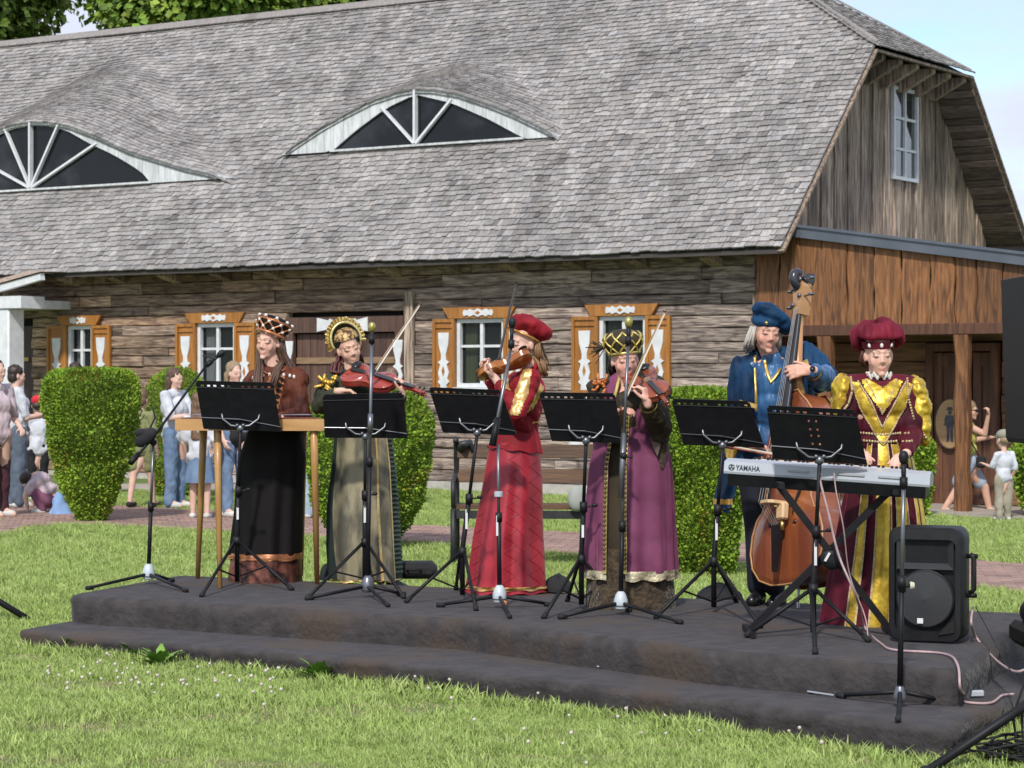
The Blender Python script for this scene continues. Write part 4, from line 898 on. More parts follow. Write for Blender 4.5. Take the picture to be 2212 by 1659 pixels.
pl = G(62, 1345); lt = empty('speaker_stand', (pl.x - 1.0, pl.y + .3, gz(pl.x - 1, pl.y)), 0, 'black tripod stand off the left edge, only its thick leg reaches over the grass', 'stand')
l0 = Vector(lt.location); fl = Vector((pl.x, pl.y, pl.z + .02)) - l0; hb = P(-140, 1215, pl.y + .2) - l0
mm = M(); mm.tube([hb, fl], .021, 10); mm.build('leg', m_black, lt, smooth=True); mm = M(); mm.tube([(0, 0, .3), (0, 0, 1.5)], .02, 10); mm.build('pole', m_black, lt, smooth=True)
mm = M(); mm.tube([(0, 0, hb.z), hb], .02, 8); mm.build('hub', m_black, lt, smooth=True)
for f2 in (Vector((-.5, -.4, .02)), Vector((-.2, .6, .02))): mm = M(); mm.tube([(0, 0, hb.z), f2], .02, 8); mm.build('leg', m_black, lt, smooth=True)
hp = G(2190, 1655); mm = M(); rr_ = random.Random(3)
for k in range(16):
    a0 = rr_.uniform(0, 6.3); rx = rr_.uniform(.08, .24); ry = rx * rr_.uniform(.5, .9); c = Vector((hp.x + rr_.uniform(-.06, .12), hp.y + rr_.uniform(-.06, .06), 0))
    mm.tube([(c.x + rx * math.cos(a0 + t), c.y + ry * math.sin(a0 + t), gz(c.x, c.y) + .03 + .022 * k * .25 + .02 * math.sin(3 * t + k)) for t in np.linspace(0, 5.5, 18)], .0055, 5)
for k in range(3): mm.tube([(hp.x + .02 + .02 * k, hp.y, .05), (hp.x + .04 * k, hp.y + .02, .22), (hp.x + .08 + .03 * k, hp.y + .05, .42), (hp.x + .3, hp.y + .1, .5)], .006, 5)
tag(mm.build('cable_heap', m_rubber), 'tangled heap of black cables on the grass under the tripod leg, bottom right', 'cable')
# dark folded seat or bag at the right edge of the stage
bp = P(2272, 1400, 11.9); mm = M(); mm.ball((bp.x, bp.y, ZS + .16), (.16, .2, .10), 18, 12); ob = mm.build('bag', mat('navy_bag_cloth', (.012, .014, .035), (.01, .011, .025), rough=.5, scale=6, bump=.004, bscale=15), smooth=True); tag(ob, 'rounded dark navy bag on a black case at the right edge of the stage', 'bag')
mm = M(); mm.box((bp.x + .03, bp.y, ZS + .05), (.42, .4, .12), b=.03); tag(mm.build('equipment_case', m_blackplastic), 'black low case under the navy bag at the right edge', 'case')
# instrument cases and black bundles lying behind the players
def softcase(px0, px1, py0, py1, Y, label, cat='instrument case', rz=0, lid=True):
    a, b = P(px0, py1, Y), P(px1, py0, Y); c = (a + b) / 2; wx = b.x - a.x; hz_ = b.z - a.z; base = ZS if a.z > .2 else a.z
    root = empty('instrument_case', (c.x, c.y, a.z), R(rz), label, cat); mm = M(); mm.box((0, 0, hz_ * .45), (wx, .26, hz_ * .9), b=min(.04, hz_ * .3)); mm.build('shell', m_blackfab, root, auto=40)
    mm = M(); mm.tube([(-wx * .15, -.13, hz_ * .5), (-wx * .13, -.17, hz_ * .55), (wx * .13, -.17, hz_ * .55), (wx * .15, -.13, hz_ * .5)], .009, 6); mm.build('handle', m_rubber, root, smooth=True); return root
softcase(848, 944, 1209, 1248, 15.9, 'black violin case behind the stage beside the gold-skirted musician')
def bundle(px0, px1, py0, py1, Y, label, seed):
    a, b = P(px0, py1, Y), P(px1, py0, Y); mm = M(); c = Vector(((a.x + b.x) / 2, Y, a.z)); wx = (b.x - a.x) / 2; hz_ = b.z - a.z; rows = []
    for i in range(9):
        ph = i / 8 * math.pi / 2; rows.append([Vector((c.x + wx * math.cos(ph) * math.cos(t) * (1 + .15 * fnoise((math.cos(t), math.sin(t), i * .3), 1.3, seed)), c.y + .16 * math.cos(ph) * math.sin(t), c.z + hz_ * math.sin(ph) * (1 + .25 * fnoise((math.cos(t) * 2, math.sin(t) * 2, 0), 1, seed)))) for t in np.linspace(0, 2 * math.pi, 24, endpoint=False)])
    mm.grid(rows, True); mm.add(rows[-1], [tuple(range(24))]); tag(mm.build('cloth_bundle', m_blackfab, smooth=True), label, 'bag')
bundle(1172, 1238, 1243, 1275, 14.9, 'black soft bag on the stage between the red and the purple musician', 1)
bundle(1500, 1605, 1262, 1298, 14.6, 'black soft bag on the stage behind the music stand of the man in blue', 2)
bundle(690, 722, 1218, 1250, 15.8, 'small black cloth at the foot of the table, left of the gold skirt', 3)
# pinkish cables
m_cab = mat('pink_white_cable', (.52, .36, .36), (.4, .28, .28), rough=.5, scale=30)
def cable(pts, r, label, m_=m_cab):
    mm = M(); q = []
    P_ = [Vector(p) for p in pts]
    for i in range(len(P_) - 1):
        p0, p1, p2, p3 = P_[max(i - 1, 0)], P_[i], P_[i + 1], P_[min(i + 2, len(P_) - 1)]
        for k in range(6):
            t = k / 6; q.append(.5 * ((2 * p1) + (-p0 + p2) * t + (2 * p0 - 5 * p1 + 4 * p2 - p3) * t * t + (-p0 + 3 * p1 - 3 * p2 + p3) * t ** 3))
    q.append(P_[-1]); mm.tube(q, r, 6); o = mm.build('cable', m_, smooth=True); return tag(o, label, 'cable')
def fl(px, py, z): x, y = S_(px, py, z); return (x, y, z + .008)
ky = KY - .2
cable([P(1773, 1022, ky), P(1772, 1040, ky), P(1790, 1110, ky), P(1812, 1200, ky + .0), P(1850, 1290, ky), fl(1868, 1358, ZS), fl(1905, 1395, ZS), fl(1935, 1408, ZS), fl(2040, 1416, ZS), Vector(fl(2066, 1444, ZS)) + Vector((.0, -.03, .01)), P(2075, 1490, 10.75), fl(2092, 1504, ZL), fl(2120, 1506, ZL)], .0065, 'pinkish cable running from the keyboard down over the stage edge to a grey plug')
cable([P(1802, 1022, ky), P(1806, 1060, ky), P(1822, 1140, ky), P(1835, 1240, ky + .1), P(1868, 1330, ky + .1), fl(1875, 1380, ZS)], .0035, 'thin pale cable hanging from the keyboard beside the pink one')
cable([P(2102, 1312, 12.1), P(2098, 1345, 11.9), fl(2112, 1385, ZS), fl(2150, 1428, ZS - .05), P(2190, 1450, 10.9), P(2216, 1446, 10.8)], .0065, 'pinkish cable running from behind the loudspeaker to the right edge')
cable([P(2108, 1312, 12.1), P(2145, 1380, 11.5), P(2185, 1452, 10.7), P(2230, 1500, 10.3)], .003, 'thin black cable falling from the loudspeaker to the right', m_rubber)
cable([fl(2120, 1506, ZL), fl(2078, 1500, ZL), fl(2052, 1510, ZL), fl(2090, 1521, ZL), fl(2140, 1522, ZL), fl(2165, 1506, ZL), fl(2190, 1503, ZL)], .0065, 'pinkish cable looped round a grey plug on the lower stage tier')
pc = Vector(fl(2109, 1507, ZL)); mm = M(); mm.box(pc + Vector((0, 0, .012)), (.07, .03, .03), (0, 0, .2), b=.005); tag(mm.build('plug', m_silver), 'small grey plug box among the pink cable loops on the lower tier', 'plug')
cable([G(1930, 1612) + Vector((0, 0, .03)), G(1990, 1590) + Vector((0, 0, .12)), G(2060, 1575) + Vector((0, 0, .1)), G(2130, 1590) + Vector((0, 0, .02))], .004, 'black cable looping over the lower stage edge into the grass', m_rubber)
# ------------------------------------------------------------ wooden string table (hammered dulcimer) on four legs
m_oak = mat('light_oak', (.52, .29, .11), (.42, .22, .075), rough=.4, scale=5, detail=8, stretch=(.6, 4, 4), coat=.2)
m_oakleg = mat('oak_leg', (.50, .28, .10), (.40, .21, .07), rough=.4, scale=5, stretch=(4, 4, .6), coat=.2)
m_redwood = mat('red_varnished_board', (.20, .075, .05), (.15, .05, .035), rough=.35, scale=4, stretch=(.5, 5, 5), coat=.3)
TY = 15.30
tb = empty('dulcimer_table', (P(540, 0, TY).x, TY + .2, ZS), 0, 'hammered dulcimer table of honey-coloured wood with four splayed legs', 'instrument')
t0 = Vector(tb.location)
fl_, fr_ = P(378, 915, TY) - t0, P(700, 928, TY - .1) - t0; bl_, br_ = P(420, 900, TY + .55) - t0, P(672, 906, TY + .55) - t0; zt_ = fl_.z + .03
fl_.z = fr_.z = bl_.z = br_.z = zt_
outl = [fl_, fr_, br_, bl_]
mm = M(); vv = outl + [p - Vector((0, 0, .075)) for p in outl]; mm.add(vv, [(0, 1, 2, 3), (7, 6, 5, 4), (0, 4, 5, 1), (1, 5, 6, 2), (2, 6, 7, 3), (3, 7, 4, 0)]); mm.build('frame', m_oak, tb)
cen = sum(outl, Vector()) / 4; ins = [cen + (p - cen) * .93 + Vector((0, 0, .002)) for p in outl]; mm = M(); mm.add(ins + [p + Vector((0, 0, .006)) for p in ins], [(4, 5, 6, 7), (0, 1, 5, 4), (1, 2, 6, 5), (2, 3, 7, 6), (3, 0, 4, 7)]); mm.build('soundboard', m_redwood, tb)
mm = M()
for k in range(18): t = (k + .5) / 18; mm.tube([ins[0].lerp(ins[3], t) + Vector((.03, 0, .025)), ins[1].lerp(ins[2], t) + Vector((-.03, 0, .025))], .0012, 4)
st_ = mm.build('strings', m_chrome, tb); 
for a, b in ((.2, .2), (.72, .72)): mm = M(); mm.bar(ins[0].lerp(ins[1], a) + Vector((0, 0, .015)), ins[3].lerp(ins[2], b) + Vector((0, 0, .015)), .018, .022); mm.build('bridge', m_redwood, tb)
for (tx, ty, dyt), (bx, by) in (((440, 930, .45), (427, 1250)), ((470, 930, .0), (475, 1271)), ((678, 935, -.05), (685, 1262)), ((655, 930, .45), (650, 1243))):
    x, y = S_(bx, by, ZS); top = P(tx, ty, TY + dyt) - t0; top.z = zt_ - .07; b_ = Vector((x, y, ZS + .0)) - t0
    mm = M(); mm.tube([top, top.lerp(b_, .25), b_], [.026, .024, .016], 8); mm.build('leg', m_oakleg, tb, smooth=True)

# ------------------------------------------------------------ park bench
m_slat = mat('brown_bench_slat', (.13, .066, .03), (.07, .035, .018), rough=.65, scale=5, stretch=(.5, 5, 5), rand=.2, bump=.003)
m_iron = mat('grey_cast_iron', (.018, .018, .02), (.03, .03, .032), rough=.5, scale=20)
BY = 20.6; bx0, bx1 = P(1010, 0, BY).x, P(1262, 0, BY).x; bc = (bx0 + bx1) / 2; bz = gz(bc, BY)
be = empty('park_bench', (bc, BY, bz), R(-3), 'brown slatted park bench with grey iron ends behind the woman in red', 'bench'); hw = (bx1 - bx0) / 2 + .12
b0 = Vector(be.location); zt1, zt2 = P(0, 975, BY).z - bz, P(0, 1028, BY).z - bz; zs = P(0, 1092, BY).z - bz
for zz, dy in ((zt1, .0), (zt2, .03)): mm = M(); mm.box((0, dy, zz), (2 * hw - .06, .03, .115), (R(-10), 0, 0)); mm.build('back_slat', m_slat, be)
for k in range(4): mm = M(); mm.box((0, -.42 + k * .115 + .14, zs), (2 * hw - .06, .10, .035)); mm.build('seat_slat', m_slat, be)
mm = M(); mm.box((0, -.36, zs - .06), (2 * hw - .1, .02, .07)); mm.build('front_rail', m_iron, be)
for s_ in (-1, 1):
    mm = M(); x = s_ * (hw - .02); mm.tube([(x, .10, 0), (x, .06, zs), (x, .04, zt2), (x, .0, zt1 + .08), (x, -.05, zt1 + .11), (x, -.07, zt1 + .08)], .024, 8); mm.tube([(x, -.38, 0), (x, -.34, zs * .5), (x, -.36, zs - .02), (x, .05, zs - .02)], .024, 8)
    mm.tube([(x, .05, zs + .22), (x, -.15, zs + .27), (x, -.36, zs + .22), (x, -.36, zs)], .02, 8); mm.build('iron_end', m_iron, be, smooth=True)
mm = M(); p = P(1000, 962, BY - .1) - b0; mm.tube([(p.x + .09, .0, p.z - .06), (p.x + .05, 0, p.z + .02), p, (p.x - .02, 0, p.z - .03)], [.03, .035, .045, .04], 10); mm.build('scroll', m_iron, be, smooth=True)
m_pale = mat('off_white_cloth', (.62, .62, .58), (.5, .5, .47), rough=.8, scale=6, bump=.004, bscale=12)
p = P(1246, 968, BY + .15); mm = M(); mm.lathe([(.09, 0), (.10, .04), (.055, .17), (.0, .2)], (p.x, p.y, p.z - .08), 14); tag(mm.build('cloth_bag', m_pale, smooth=True), 'white cloth bag hung behind the bench back', 'bag')
p = P(1247, 1078, BY - .45); mm = M(); mm.ball(p, (.085, .06, .11), 14, 10); tag(mm.build('round_hat', mat('grey_felt', (.36, .37, .34), (.28, .29, .27), rough=.9), smooth=True), 'round pale grey hat hanging from the bench seat edge', 'hat')

# ------------------------------------------------------------ clipped thujas: thousands of small leaf sprays over a vase-shaped body
m_leaf = mat('thuja_spray', (.25, .36, .035), (.14, .23, .02), rough=.65, scale=2.2, detail=5, attr='tone', spec=.25, lo=.3, hi=.7)
m_twig = mat('bark', (.10, .065, .04), (.06, .04, .028), rough=.95, scale=12, stretch=(4, 4, 1), bump=.01)
m_core = mat('inner_twigs', (.12, .17, .02), (.08, .12, .015), rough=1)
def thuja(base, prof, label, n=5200, seed=1, brown=.03, leaf=.045):
    """prof: (height, radius) pairs in metres from the lawn up"""
    r_ = random.Random(seed); root = empty('thuja_shrub', base, 0, label, 'shrub', 'clipped thuja shrubs on the lawn')
    zs = [p[0] for p in prof]; rs = [p[1] for p in prof]; H_ = zs[-1]
    mm = M(); mm.lathe([(r * .84, z_) for z_, r in prof[:-1]] + [(.02, H_ * .975)], n=16); mm.build('inner_twigs', m_core, root)
    mm = M(); mm.tube([(0, 0, -.05), (.01, 0, .3), (0, 0, H_ * .6)], [.05, .04, .02], 8); mm.build('trunk', m_twig, root, smooth=True)
    V_ = []; F_ = []; T_ = []
    lat = [max(.02, (rs[i] + rs[i + 1]) / 2) * math.hypot(zs[i + 1] - zs[i], rs[i + 1] - rs[i]) for i in range(len(zs) - 1)]; tot = sum(lat)
    for k in range(n):
        q = r_.random() * tot; i = 0
        while q > lat[i] and i < len(lat) - 1: q -= lat[i]; i += 1
        t = r_.random(); z_ = lerp(zs[i], zs[i + 1], t); rr2 = lerp(rs[i], rs[i + 1], t)
        if i == len(lat) - 1: rr2 = rs[i] * math.sqrt(1 - t); z_ = lerp(zs[i], zs[i + 1], t)
        a = r_.random() * 2 * math.pi
        nr = Vector((math.cos(a), math.sin(a), 0)); sl_ = (rs[i + 1] - rs[i]) / max(.01, zs[i + 1] - zs[i]); nn = (nr + Vector((0, 0, -max(-3, min(3, sl_))))).normalized()
        lump = fnoise((math.cos(a) * rr2 * 3.4, math.sin(a) * rr2 * 3.4, z_ * 3.4), 1, seed); deep = r_.random() ** 1.6
        p = nr * (rr2 * (1 + .13 * lump)) + Vector((0, 0, z_)) - nn * deep * .06 + nn * .03 * r_.random()
        d = (nn + Vector((r_.gauss(0, .5), r_.gauss(0, .5), r_.gauss(.35, .5)))).normalized(); sd = d.cross(Vector((r_.gauss(0, 1), r_.gauss(0, 1), r_.gauss(0, 1)))).normalized()
        L_ = leaf * r_.uniform(.7, 1.35); W2 = L_ * .42; b_ = len(V_); th_ = d.cross(sd) * .004
        br = fnoise((math.cos(a) * 1.6, math.sin(a) * 1.6, z_ * 2.2), 1, seed + 9)
        V_ += [p - sd * W2 * .25, p + sd * W2 * .25, p + d * L_ * .5 + sd * W2, p + d * L_, p + d * L_ * .55 - sd * W2]
        F_.append((b_, b_ + 1, b_ + 2, b_ + 3, b_ + 4))
        v = r_.uniform(.75, 1.25) * (1 + .45 * lump)
        if r_.random() < brown * .3 + (.22 if br > .46 else 0): T_.append((v * 1.6, v * .8, v * 1.2))
        else: T_.append((v * r_.uniform(.85, 1.1), v, v))
    me = M(); me.add(V_, F_); o = me.build('foliage', m_leaf, root); settone(o.data, T_); o['kind'] = 'stuff'; return root
def tpx(px, py0, py1, hw_px, label, prof, **k):
    b = G(px, py1); s_ = FPX / b.y; H_ = (py1 - py0) / s_; R_ = hw_px / s_
    b = Vector((b.x, b.y + R_ * .3, gz(b.x, b.y + R_ * .3))); thuja(b, [(h * H_, r * R_) for h, r in prof], label, **k)
vase = [(0.0, .22), (.05, .34), (.15, .48), (.35, .72), (.6, .92), (.8, 1.0), (.93, .97), (.985, .80), (1.0, 0)]
tpx(192, 800, 1128, 101, 'large flat-topped thuja shrub at the left, clipped like a vase, beside the path', vase, n=24000, seed=3, leaf=.027)
tpx(380, 797, 1078, 72, 'round-topped thuja shrub farther back, behind the woman in jeans', [(0, .3), (.05, .6), (.2, .8), (.4, .9), (.65, 1.0), (.82, .93), (.92, .72), (.98, .4), (1, 0)], n=13000, seed=4, leaf=.027)
tpx(790, 838, 1188, 138, 'broad thuja shrub behind the musician in the ruffled gold headdress', [(0, .3), (.05, .45), (.15, .66), (.3, .82), (.5, .95), (.7, 1.0), (.85, .96), (.94, .82), (.985, .55), (1, 0)], n=24000, seed=5, brown=.04, leaf=.027)
tpx(1515, 843, 1248, 92, 'clipped thuja shrub right behind the music stand of the man in blue', [(0, .5), (.05, .7), (.15, .82), (.35, .93), (.6, 1.0), (.85, 1.0), (.95, .93), (.99, .7), (1, 0)], n=24000, seed=6, leaf=.025)
tpx(2240, 960, 1120, 48, 'small thuja at the right edge beyond the boy in the cap', vase, n=2600, seed=7)
tpx(1995, 950, 1120, 20, 'narrow thuja behind the gold sleeve of the keyboard player', vase, n=1400, seed=8)

# ------------------------------------------------------------ broadleaf trees beyond the roof
m_tleaf = mat('maple_leaf', (.17, .25, .035), (.08, .14, .018), rough=.6, scale=.5, detail=3, attr='tone', spec=.3)
def tree(base, H_, crown_c, crown_r, n, label, seed, leaf=.30, tone=1.0, gaps=.0):
    r_ = random.Random(seed); root = empty('broadleaf_tree', base, 0, label, 'tree', 'broadleaf trees behind the house'); cc = Vector(crown_c)
    mm = M(); mm.tube([(0, 0, -.2), (.1, 0, H_ * .3), (.0, .1, H_ * .62)], [.42, .33, .2], 10); mm.build('trunk', m_twig, root, smooth=True)
    clumps = []
    for k in range(46):
        d = Vector((r_.gauss(0, 1), r_.gauss(0, 1), r_.gauss(0, 1))).normalized() * r_.uniform(.55, 1.0); clumps.append(cc + Vector((d.x * crown_r[0], d.y * crown_r[1], d.z * crown_r[2])))
    mm = M()
    for c in clumps[::2]:
        s_ = Vector((0, 0, H_ * r_.uniform(.35, .6))); mid = s_.lerp(c, .5) + Vector((0, 0, -.3)); mm.tube([s_, mid, c], [.13, .08, .03], 6)
    mm.build('limbs', m_twig, root, smooth=True)
    V_ = []; F_ = []; T_ = []
    for k in range(n):
        c = r_.choice(clumps); d = Vector((r_.gauss(0, 1), r_.gauss(0, 1), r_.gauss(0, 1))).normalized(); rad = r_.random() ** .45 * 1.25; p = c + d * rad * Vector((1, 1, .72)).length / 1.55
        nn = (d + Vector((0, 0, .8)) + Vector((r_.gauss(0, .5), r_.gauss(0, .5), r_.gauss(0, .5)))).normalized(); x = nn.cross(Vector((r_.gauss(0, 1), r_.gauss(0, 1), r_.gauss(0, 1)))).normalized(); y = nn.cross(x); L_ = leaf * r_.uniform(.6, 1.25); b_ = len(V_)
        V_ += [p - x * L_ * .5, p - y * L_ * .42 + x * .05, p + x * L_ * .55, p + y * L_ * .45 + nn * .03]; F_.append((b_, b_ + 1, b_ + 2, b_ + 3))
        v = tone * r_.uniform(.65, 1.3); T_.append((v * r_.uniform(.85, 1.2), v, v))
    me = M(); me.add(V_, F_); o = me.build('crown', m_tleaf, root); settone(o.data, T_); o['kind'] = 'stuff'
def tree_at(px, Y, top_px, bot_px, rx_px, n, label, seed, **k):
    b = P(px, 0, Y); b.z = gzz(b.x, Y); zt = CAMZ + (HZ - top_px) / FPX * Y; zb_ = CAMZ + (HZ - bot_px) / FPX * Y; s_ = FPX / Y
    tree(b, zt - b.z, (0, 0, (zt + zb_) / 2 - b.z), (rx_px / s_, rx_px / s_, (zt - zb_) / 2), n, label, seed, **k)
tree_at(-10, 52, -300, 112, 125, 30000, 'tall dark tree behind the roof at the far left', 21, tone=.75, leaf=.2)
tree_at(425, 58, -200, 100, 190, 42000, 'bright green broad tree behind the roof, second from the left', 22, tone=1.3, leaf=.2)
tree_at(690, 62, -170, 75, 130, 34000, 'green tree behind the roof ridge, just right of the brightest one', 23, tone=1.1, leaf=.2)
tree_at(825, 70, -110, 52, 80, 22000, 'smallest tree top showing above the roof ridge, rightmost', 24, tone=1.2, leaf=.2)

# ------------------------------------------------------------ grass, clover, weeds
m_blade = mat('grass_blade', (.28, .385, .095), (.39, .46, .165), rough=.6, scale=.9, detail=5, rand=.25, spec=.25, spots=((.36, .34, .17), 1.1, .60))
def tuft(name, r_, nb, hgt, wd, spread):
    m_ = M()
    for k in range(nb):
        a = r_.random() * 6.283; rr2 = spread * math.sqrt(r_.random()); x, y = rr2 * math.cos(a), rr2 * math.sin(a); h = hgt * r_.uniform(.55, 1.2); lean = Vector((r_.gauss(0, .5), r_.gauss(0, .5), 0)) * h; a2 = r_.random() * 6.283; sx, sy = math.cos(a2) * wd / 2, math.sin(a2) * wd / 2; c = Vector((x, y, -.01))
        p1 = c + lean * .35 + Vector((0, 0, h * .6)); p2 = c + lean + Vector((0, 0, h))
        m_.add([c + Vector((sx, sy, 0)), c - Vector((sx, sy, 0)), p1 - Vector((sx, sy, 0)) * .8, p1 + Vector((sx, sy, 0)) * .8, p2], [(0, 1, 2, 3), (3, 2, 4)])
    return m_.mesh(name, m_blade)
gr_ = random.Random(5)
tcol = bpy.data.collections.new('tuft_kinds'); kinds = []
for k in range(5):
    o = bpy.data.objects.new('grass_tuft', tuft('grass_tuft', gr_, 30, .030 + .006 * k, .0055, .075)); tcol.objects.link(o)
def scatter(name, pts, scl, label, col, kindlabel='stuff', m_=None):
    me = bpy.data.meshes.new(name); me.from_pydata(pts, [], []); a = me.attributes.new('scl', 'FLOAT', 'POINT'); a.data.foreach_set('value', scl); ob = bpy.data.objects.new(name, me); COL.objects.link(ob)
    ng = bpy.data.node_groups.new(name + '_scatter', 'GeometryNodeTree'); ng.interface.new_socket('Geometry', in_out='INPUT', socket_type='NodeSocketGeometry'); ng.interface.new_socket('Geometry', in_out='OUTPUT', socket_type='NodeSocketGeometry')
    n_ = ng.nodes.new; gi = n_('NodeGroupInput'); go = n_('NodeGroupOutput'); ip = n_('GeometryNodeInstanceOnPoints'); ci = n_('GeometryNodeCollectionInfo'); ci.inputs[0].default_value = col; ci.inputs[1].default_value = True; ci.inputs[2].default_value = True
    ip.inputs['Pick Instance'].default_value = True; rv = n_('FunctionNodeRandomValue'); rv.data_type = 'FLOAT_VECTOR'; rv.inputs[0].default_value = (-.12, -.12, 0); rv.inputs[1].default_value = (.12, .12, 6.283)
    na = n_('GeometryNodeInputNamedAttribute'); na.data_type = 'FLOAT'; na.inputs[0].default_value = 'scl'
    L = ng.links.new; L(gi.outputs[0], ip.inputs['Points']); L(ci.outputs[0], ip.inputs['Instance']); L(rv.outputs[0], ip.inputs['Rotation']); L(na.outputs[0], ip.inputs['Scale']); L(ip.outputs[0], go.inputs[0])
    md = ob.modifiers.new('scatter', 'NODES'); md.node_group = ng; tag(ob, label, 'grass', kind='stuff'); return ob
worn = [(G(190, 1575), .35, .30), (G(60, 1650), .5, .25), (G(430, 1560), .6, .12), (G(520, 1650), .3, .2), (G(60, 1420), .25, .3), (G(1180, 1640), .5, .12), (G(1900, 1650), .4, .15)]
dry = []; dsc = []; pts = []; scl = []; slab = [tuple(p[:2]) for p in sp]; loxy = [(x, y) for x, y in lo_poly]; npx = xy([(-10, 1061), (600, 1061), (600, 1046), (-10, 1046)])
cen_lo = sum((Vector((*p, 0)) for p in loxy), Vector()) / len(loxy); lo_sh = [tuple((cen_lo + (Vector((*p, 0)) - cen_lo) * .985)[:2]) for p in loxy]
def rings():
    y = 9.3
    while y < 33.5:
        dens = 520 if y < 12 else 420 if y < 15 else 260 if y < 20 else 150; dy = .25; half = .235 * y + 2.2
        yield y, dy, half, dens; y += dy
for y, dy, half, dens in rings():
    for _ in range(int(2 * half * dy * dens)):
        x = gr_.uniform(-half, half); yy = y + gr_.random() * dy
        if inside(x, yy, lo_sh) or inside(x, yy, pathpoly) or inside(x, yy, slab) or inside(x, yy, npx): continue
        q = Vector((x, yy, 0)) - C0; w_ = q.dot(EW); u_ = q.dot(EU)
        if w_ > -.15 and u_ < .1 or (w_ > -1.0 and u_ < -14): continue
        nz_ = fnoise((x * .9, yy * .9, 0), 1, 4)
        bare = fnoise((x * .8, yy * 1.2, 3), 1, 8)
        spot_ = max(1 - ((x - c_.x) / rx_) ** 2 - ((yy - c_.y) / ry_) ** 2 + 1.2 * nz_ for c_, rx_, ry_ in worn)
        if spot_ > 0 and gr_.random() < min(.8, spot_ * 1.3): dry.append((x, yy, gz(x, yy))); dsc.append(gr_.uniform(.5, 1.0)); continue
        if yy < 13.2 and bare > .3 and gr_.random() < (.8 if x < -.3 else .4): dry.append((x, yy, gz(x, yy))); dsc.append(gr_.uniform(.5, .9)); continue
        s_ = 1.0 + .55 * nz_ + (.25 if yy > 15 else 0); pts.append((x, yy, gz(x, yy))); scl.append(max(.45, s_))
# taller fringe against the stage front
for i in range(len(loxy)):
    a, b = Vector((*loxy[i], 0)), Vector((*loxy[(i + 1) % len(loxy)], 0)); L_ = (b - a).length
    if i >= 5: continue
    nrm = Vector(((b - a).y, -(b - a).x, 0)).normalized()
    if nrm.dot(a - cen_lo) < 0: nrm = -nrm
    for k in range(int(L_ * 60)):
        p = a.lerp(b, gr_.random()) + nrm * gr_.uniform(.02, .16); pts.append((p.x, p.y, gz(p.x, p.y))); scl.append(gr_.uniform(1.0, 1.8 + 1.6 * max(0, fnoise(p, 2, 3))))
scatter('grass', pts, scl, 'short green lawn grass with paler worn patches', tcol)
m_blade = mat('dry_grass_blade', (.42, .38, .20), (.30, .27, .14), rough=.8, scale=6, rand=.2)
dcol = bpy.data.collections.new('dry_tuft_kinds')
for k in range(3): dcol.objects.link(bpy.data.objects.new('dry_tuft', tuft('dry_tuft', gr_, 20, .024, .006, .075)))
scatter('dry_grass', dry, dsc, 'worn straw-coloured patches of the lawn in the foreground', dcol)
# clover heads
m_clover = mat('clover_head', (.62, .56, .50), (.5, .42, .36), rough=.9, scale=60)
cm = M(); spots_ = [(540, 1645), (410, 1660), (150, 1655), (180, 1665), (230, 1650), (300, 1722), (470, 1740), (420, 1735), (365, 1732), (830, 1660), (300, 1555)]
for k in range(100):
    if k < 60: px = gr_.uniform(100, 620); py = 1430 + gr_.gauss(40, 28) + (px - 100) * .06
    elif k < 110: px = gr_.uniform(880, 1900); py = 1470 + (px - 900) * .10 + abs(gr_.gauss(0, 60))
    else: px = gr_.uniform(20, 2150); py = gr_.uniform(1480, 1655)
    g = G(px, py)
    if inside(g.x, g.y, loxy): continue
    h = gr_.uniform(.055, .085); cm.ball((g.x, g.y, g.z + h), gr_.uniform(.007, .011), 6, 4)
tag(cm.build('clover_flowers', m_clover, smooth=True), 'small white clover heads scattered in the lawn', 'flowers', kind='stuff')
m_weed = mat('weed_leaf', (.20, .36, .05), (.14, .27, .035), rough=.5, scale=20, rand=.1)
for i, (px, py, s_, lb) in enumerate(((175, 1412, .8, 'large weed clump growing at the left front corner of the stage'), (345, 1440, .9, 'leafy weed at the foot of the stage, second from the left'), (690, 1468, 1.0, 'big bright weed clump growing against the stage front left of centre'), (1390, 1510, 1.1, 'broad-leaved weed at the foot of the stage front, right of centre'), (1560, 1545, .8, 'small weed at the foot of the stage, rightmost'), (300, 1425, .8, 'small weed between the two left clumps at the stage foot'))):
    g = G(px, py); wr = empty('weed', g, 0, lb, 'weed')
    for k in range(34):
        a = gr_.random() * 6.283; L_ = s_ * gr_.uniform(.08, .18); e = gr_.uniform(.3, 1.2); wdt = L_ * .13; mm = M(); rws = []
        for j in range(6):
            t = j / 5; rr2 = L_ * t * math.cos(e * (1 - .3 * t)); z_ = L_ * math.sin(e) * (t - .35 * t * t) * 1.3; ww = wdt * math.sin(math.pi * (t * .86 + .08)) * (1 + .35 * (j % 2)); ox, oy = -math.sin(a) * ww, math.cos(a) * ww
            rws.append([Vector((rr2 * math.cos(a) + ox, rr2 * math.sin(a) + oy, z_ + .004)), Vector((rr2 * math.cos(a), rr2 * math.sin(a), z_)), Vector((rr2 * math.cos(a) - ox, rr2 * math.sin(a) - oy, z_ + .004))])
        mm.grid(rws); mm.build('leaf', m_weed, wr, smooth=True)
